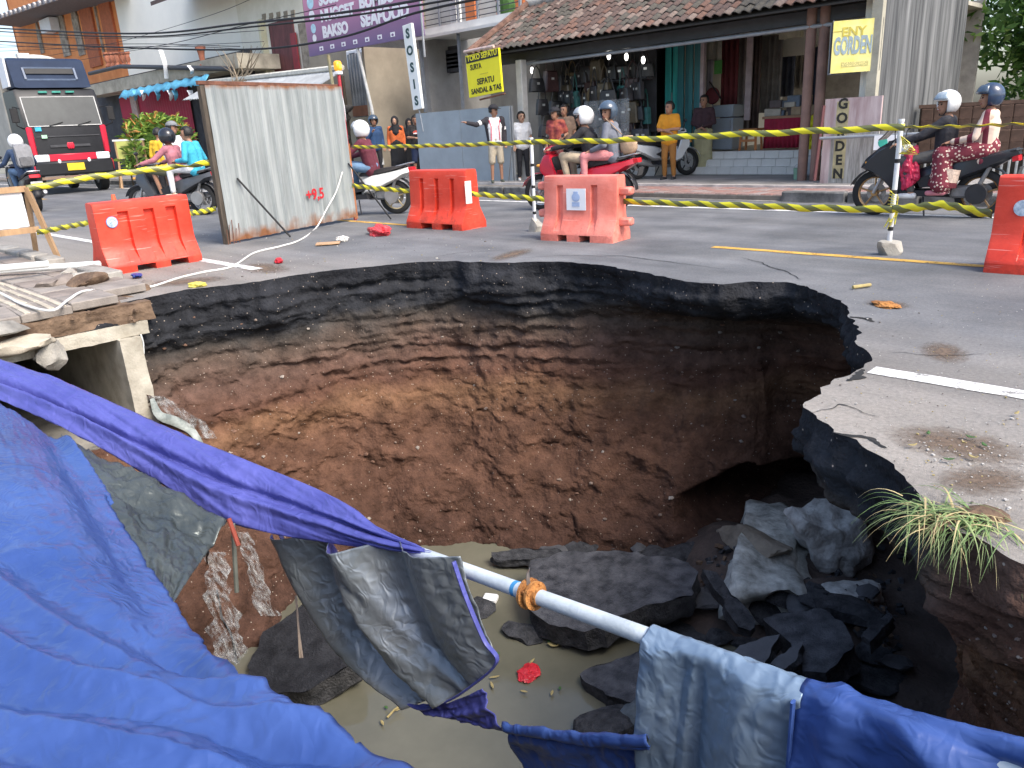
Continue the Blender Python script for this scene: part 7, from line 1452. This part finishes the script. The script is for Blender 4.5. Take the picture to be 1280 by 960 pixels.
cr = onlooker('man in orange-yellow shirt with folded arms behind the parked scooter', (836,224,836,128), turn=-.35, arms=[((.06, .24, 1.12), (.20, -.06, 1.10)), ((.06, -.24, 1.12), (.20, .06, 1.06))], top=cloth('amber_shirt', (.66, .27, .02)), sleeve='short', bottom=cloth('amber_bottom', (.3, .13, .03)), head='hair', hy=-.35, shoes=bplast)
onlooker('woman in dark top and long khaki skirt standing at the shop steps', (878,217,880,127), turn=-.2, h=1.62, arms=[((.02, .24, 1.12), (.20, .0, 1.02)), ((.02, -.24, 1.12), (.20, .02, 1.0))], top=cloth('dark_maroon_top', (.06, .03, .035)), sleeve='long', bottom=cloth('khaki_skirt', (.38, .35, .20)), legs='skirt', head='hair', hy=-.3)
onlooker('man in grey cap and white garment behind the pink-hooded rider', (233,262,230,146), turn=.6, z=0, h=1.8, top=cloth('white_garment', (.62, .64, .66)), bottom=cloth('black_trousers', (.02, .02, .024)), head='cap', hcol=cloth('grey_cap', (.17, .18, .19)), hy=.6, shoes=bplast)
onlooker('dark-haired person in yellow vest behind the pink-hooded rider', (214,258,213,155), turn=2.6, z=0, h=1.72, top=cloth('yellow_vest', (.66, .4, .03)), bottom=cloth('black_trousers', (.02, .02, .024)), head='hair', shoes=bplast)
p = G(-20, 339, .085); person('bare-legged person standing behind the white board on the footpath', p, R_(-20), 1.62, None, top=cloth('grey_tee', (.25, .25, .25)), sleeve='short', bottom=cloth('dark_shorts', (.04, .04, .05)), legs='short', head='hair')
tag(MB().tube([G(636,226,.13), PY(640,183,12.75)], .012, 6).build('walking_stick', steel), 'thin metal stick held by the pointing man', 'stick')
# ================================================================== TRUCK
tk = empty('cargo_truck', (-29.0, 9.0, 0), R_(-3), 'black cargo truck with red bumper and navy roof spoiler', 'truck')
tb_ = M('truck_black', (.018, .019, .022), .4, .15, 3, 0, spec=.3); tr_d = M('truck_red', (.5, .015, .04), .3, .1, 3, 0, spec=.5); tgl = M('windscreen_glass', (.028, .034, .034), .05, .15, .7, 0, spec=.5, col2=(.06, .07, .068)); tnv = M('spoiler_navy', (.02, .032, .062), .65, .15, 2, 0, spec=.15)
MB().pillow([(0, .95), (.03, 1.6), (-.26, 2.72), (-.42, 2.98), (-1.95, 3.0), (-1.95, .85), (-.5, .85)], 1.2, .965, .93).build('cab', tb_, tk, smooth=True, ang=40)
def slant(y0, y1, t0, t1, off=.012):
    q = lambda y, t: Vector((.03-.29*t+off, y, 1.6+1.12*t)); return MB().add([q(y0, t0), q(y1, t0), q(y1, t1), q(y0, t1), q(y0, t0)-Vector((.03, 0, 0)), q(y1, t0)-Vector((.03, 0, 0)), q(y1, t1)-Vector((.03, 0, 0)), q(y0, t1)-Vector((.03, 0, 0))], [(0, 1, 2, 3), (7, 6, 5, 4), (0, 4, 5, 1), (1, 5, 6, 2), (2, 6, 7, 3), (3, 7, 4, 0)])
fr_m = M('screen_trim', (.42, .42, .41), .5)
ws_ = slant(-1.08, 1.08, .06, .97, .03).build('windscreen', tgl, tk)
for (a, b_, c, d) in ((-1.10, 1.10, .04, .065), (-1.10, 1.10, .965, .985), (-1.10, -1.07, .04, .985), (1.07, 1.10, .04, .985)): slant(a, b_, c, d, .036).build('screen_trim', fr_m, ws_)
for y in (-.5, .35): MB().tube([(.075, y, 1.66), (.05, y+.42, 1.78)], .014, 6).build('wiper', blk, tk)
MB().box((.035, 0, 1.42), (.02, 1.9, .02)).build('grille_line', dsteel, tk); MB().box((.035, 0, 1.22), (.02, 1.2, .05)).build('grille_slot', dsteel, tk)
for s in (1, -1):
    MB().box((.02, s*1.10, 1.33), (.10, .18, .62), bev=.04).build('corner_panel', tr_d, tk, smooth=True); MB().box((.06, s*.92, .98), (.06, .42, .15), bev=.02).build('headlight', head_m, tk, smooth=True); MB().box((.02, s*1.13, .78), (.14, .16, .26), bev=.04).build('bumper_end', tr_d, tk, smooth=True)
    MB().ell((.10, s*.45, .90), (.03, .05, .05), 10, 8).build('fog_lamp', head_m, tk, smooth=True)
    m_ = MB().tube([(-.15, s*1.2, 2.3), (.1, s*1.42, 2.35), (.1, s*1.42, 1.7), (-.15, s*1.2, 1.6)], .02, 6).build('mirror_arm', blk, tk); MB().box((.1, s*1.42, 2.05), (.06, .22, .5), bev=.02).build('mirror', blk, m_)
    MB().box((-.95, s*1.172, 2.15), (.95, .02, .8)).build('side_window', tgl, tk)
    for x in (-.9, -4.6):
        w_ = MB().lathe([(.001, -.1), (.22, -.1), (.25, -.13), (.27, .1), (.001, .1)], (x, s*.98, .48), 22, axis='Y').build('wheel', chrome, tk, smooth=True); MB().lathe([(.26, -.13), (.46, -.13), (.48, -.1), (.48, .1), (.46, .13), (.26, .13)], (x, s*.98, .48), 26, axis='Y').build('tyre', tyre_m, w_, smooth=True)
MB().box((.05, 0, .98), (.06, 1.42, .15), bev=.015).build('red_strip', tr_d, tk, smooth=True); MB().box((.05, 0, .76), (.14, 2.36, .30), bev=.04).build('bumper', tb_, tk, smooth=True); MB().box((.14, 0, .78), (.02, .52, .15)).build('number_plate', M('plate_yellow', (.75, .52, .03), .5), tk)
MB().box((.02, 0, .55), (.10, 2.5, .10), bev=.01).build('underrun_plank', M('brown_board', (.22, .15, .11), .8), tk)
lg_ = MB()
for y in (-.06, 0, .06): lg_.ell((.05, y, 1.22), (.015, .05, .07), 12, 8)
lg_.build('badge', tr_d, tk, smooth=True); 
for y in (-.4, 0, .4): MB().box((.0-.27, y, 2.86), (.06, .26, .07), bev=.01).build('roof_marker', M('marker_teal', (.05, .28, .22), .4), tk)
MB().box((.07, -.85, 1.58), (.02, .18, .09)).build('sticker_blue', M('sticker_cyan', (.05, .4, .6), .5), tk); MB().box((.07, -.72, 1.42), (.02, .16, .07)).build('sticker_green', M('sticker_mint', (.35, .6, .4), .5), tk); MB().ell((-.1, .62, 1.95), (.03, .11, .11), 12, 8).build('dash_item', blk, tk)
MB().pillow([(-.35, 3.02), (-.42, 3.2), (-.75, 4.0), (-1.0, 4.1), (-1.6, 4.1), (-1.6, 3.02)], 1.12, .95, .9).build('roof_spoiler', tnv, tk, smooth=True, ang=40)
for (z0, z1, y0, y1) in ((3.28, 3.34, -.78, .78), (3.70, 3.76, -.72, .72)): MB().box((-.43-.40*((z0+z1)/2-3.2), (y0+y1)/2, (z0+z1)/2), (.06, y1-y0, z1-z0)).build('spoiler_frame', M('spoiler_edge', (.08, .11, .17), .4), tk)
for s in (1, -1): MB().box((-.52, s*.75, 3.52), (.06, .06, .44), M_=Matrix.Rotation(R_(-22), 3, 'Y')).build('spoiler_frame', MATS['spoiler_edge'], tk)
MB().box((-.56, 0, 3.60), (.05, 1.4, .2), M_=Matrix.Rotation(R_(-22), 3, 'Y')).build('spoiler_recess', blk, tk)
MB().box((-4.3, 0, 2.3), (4.4, 2.4, 2.7), bev=.03).build('cargo_box', M('cargo_panel', (.4, .38, .33), .8, .2, 1, .1), tk)
MB().tube([(-2.0, y, 3.75+.45*math.cos(y*1.25)) for y in [-1.2+.2*i for i in range(13)]], .14, 10).build('canvas_roll', M('canvas', (.5, .48, .42), .9), tk, smooth=True); MB().box((-1.9, -.35, 4.2), (.3, .36, .3), bev=.02).build('roof_box', M('canvas_pale', (.6, .59, .56), .8), tk)
MB().box((-1.3, -1.16, 3.6), (.9, .06, 1.0)).build('white_side_flap', stick, tk)

import numpy as _np
for o in [q for q in bpy.data.objects if q.parent == tk or (q.parent and q.parent.parent == tk)]:
    if o.name.split('.')[0] in ('wheel', 'tyre'): continue
    for v in o.data.vertices: v.co.z = float(_np.interp(v.co.z, (0, .6, .98, 1.6, 2.98, 4.1, 5), (0, .58, 1.16, 2.1, 3.3, 4.28, 5.1)))
# ------------------------------------------------------------------ lettering becomes plain mesh
bpy.context.view_layer.update(); dg = bpy.context.evaluated_depsgraph_get()
for o in FONTS:
    if o.hide_render: bpy.data.objects.remove(o); continue
    me = bpy.data.meshes.new_from_object(o.evaluated_get(dg)); n = bpy.data.objects.new('lettering', me); COL.objects.link(n)
    n.parent = o.parent; n.location = o.location; n.rotation_euler = o.rotation_euler; n.scale = o.scale
    bpy.data.objects.remove(o)
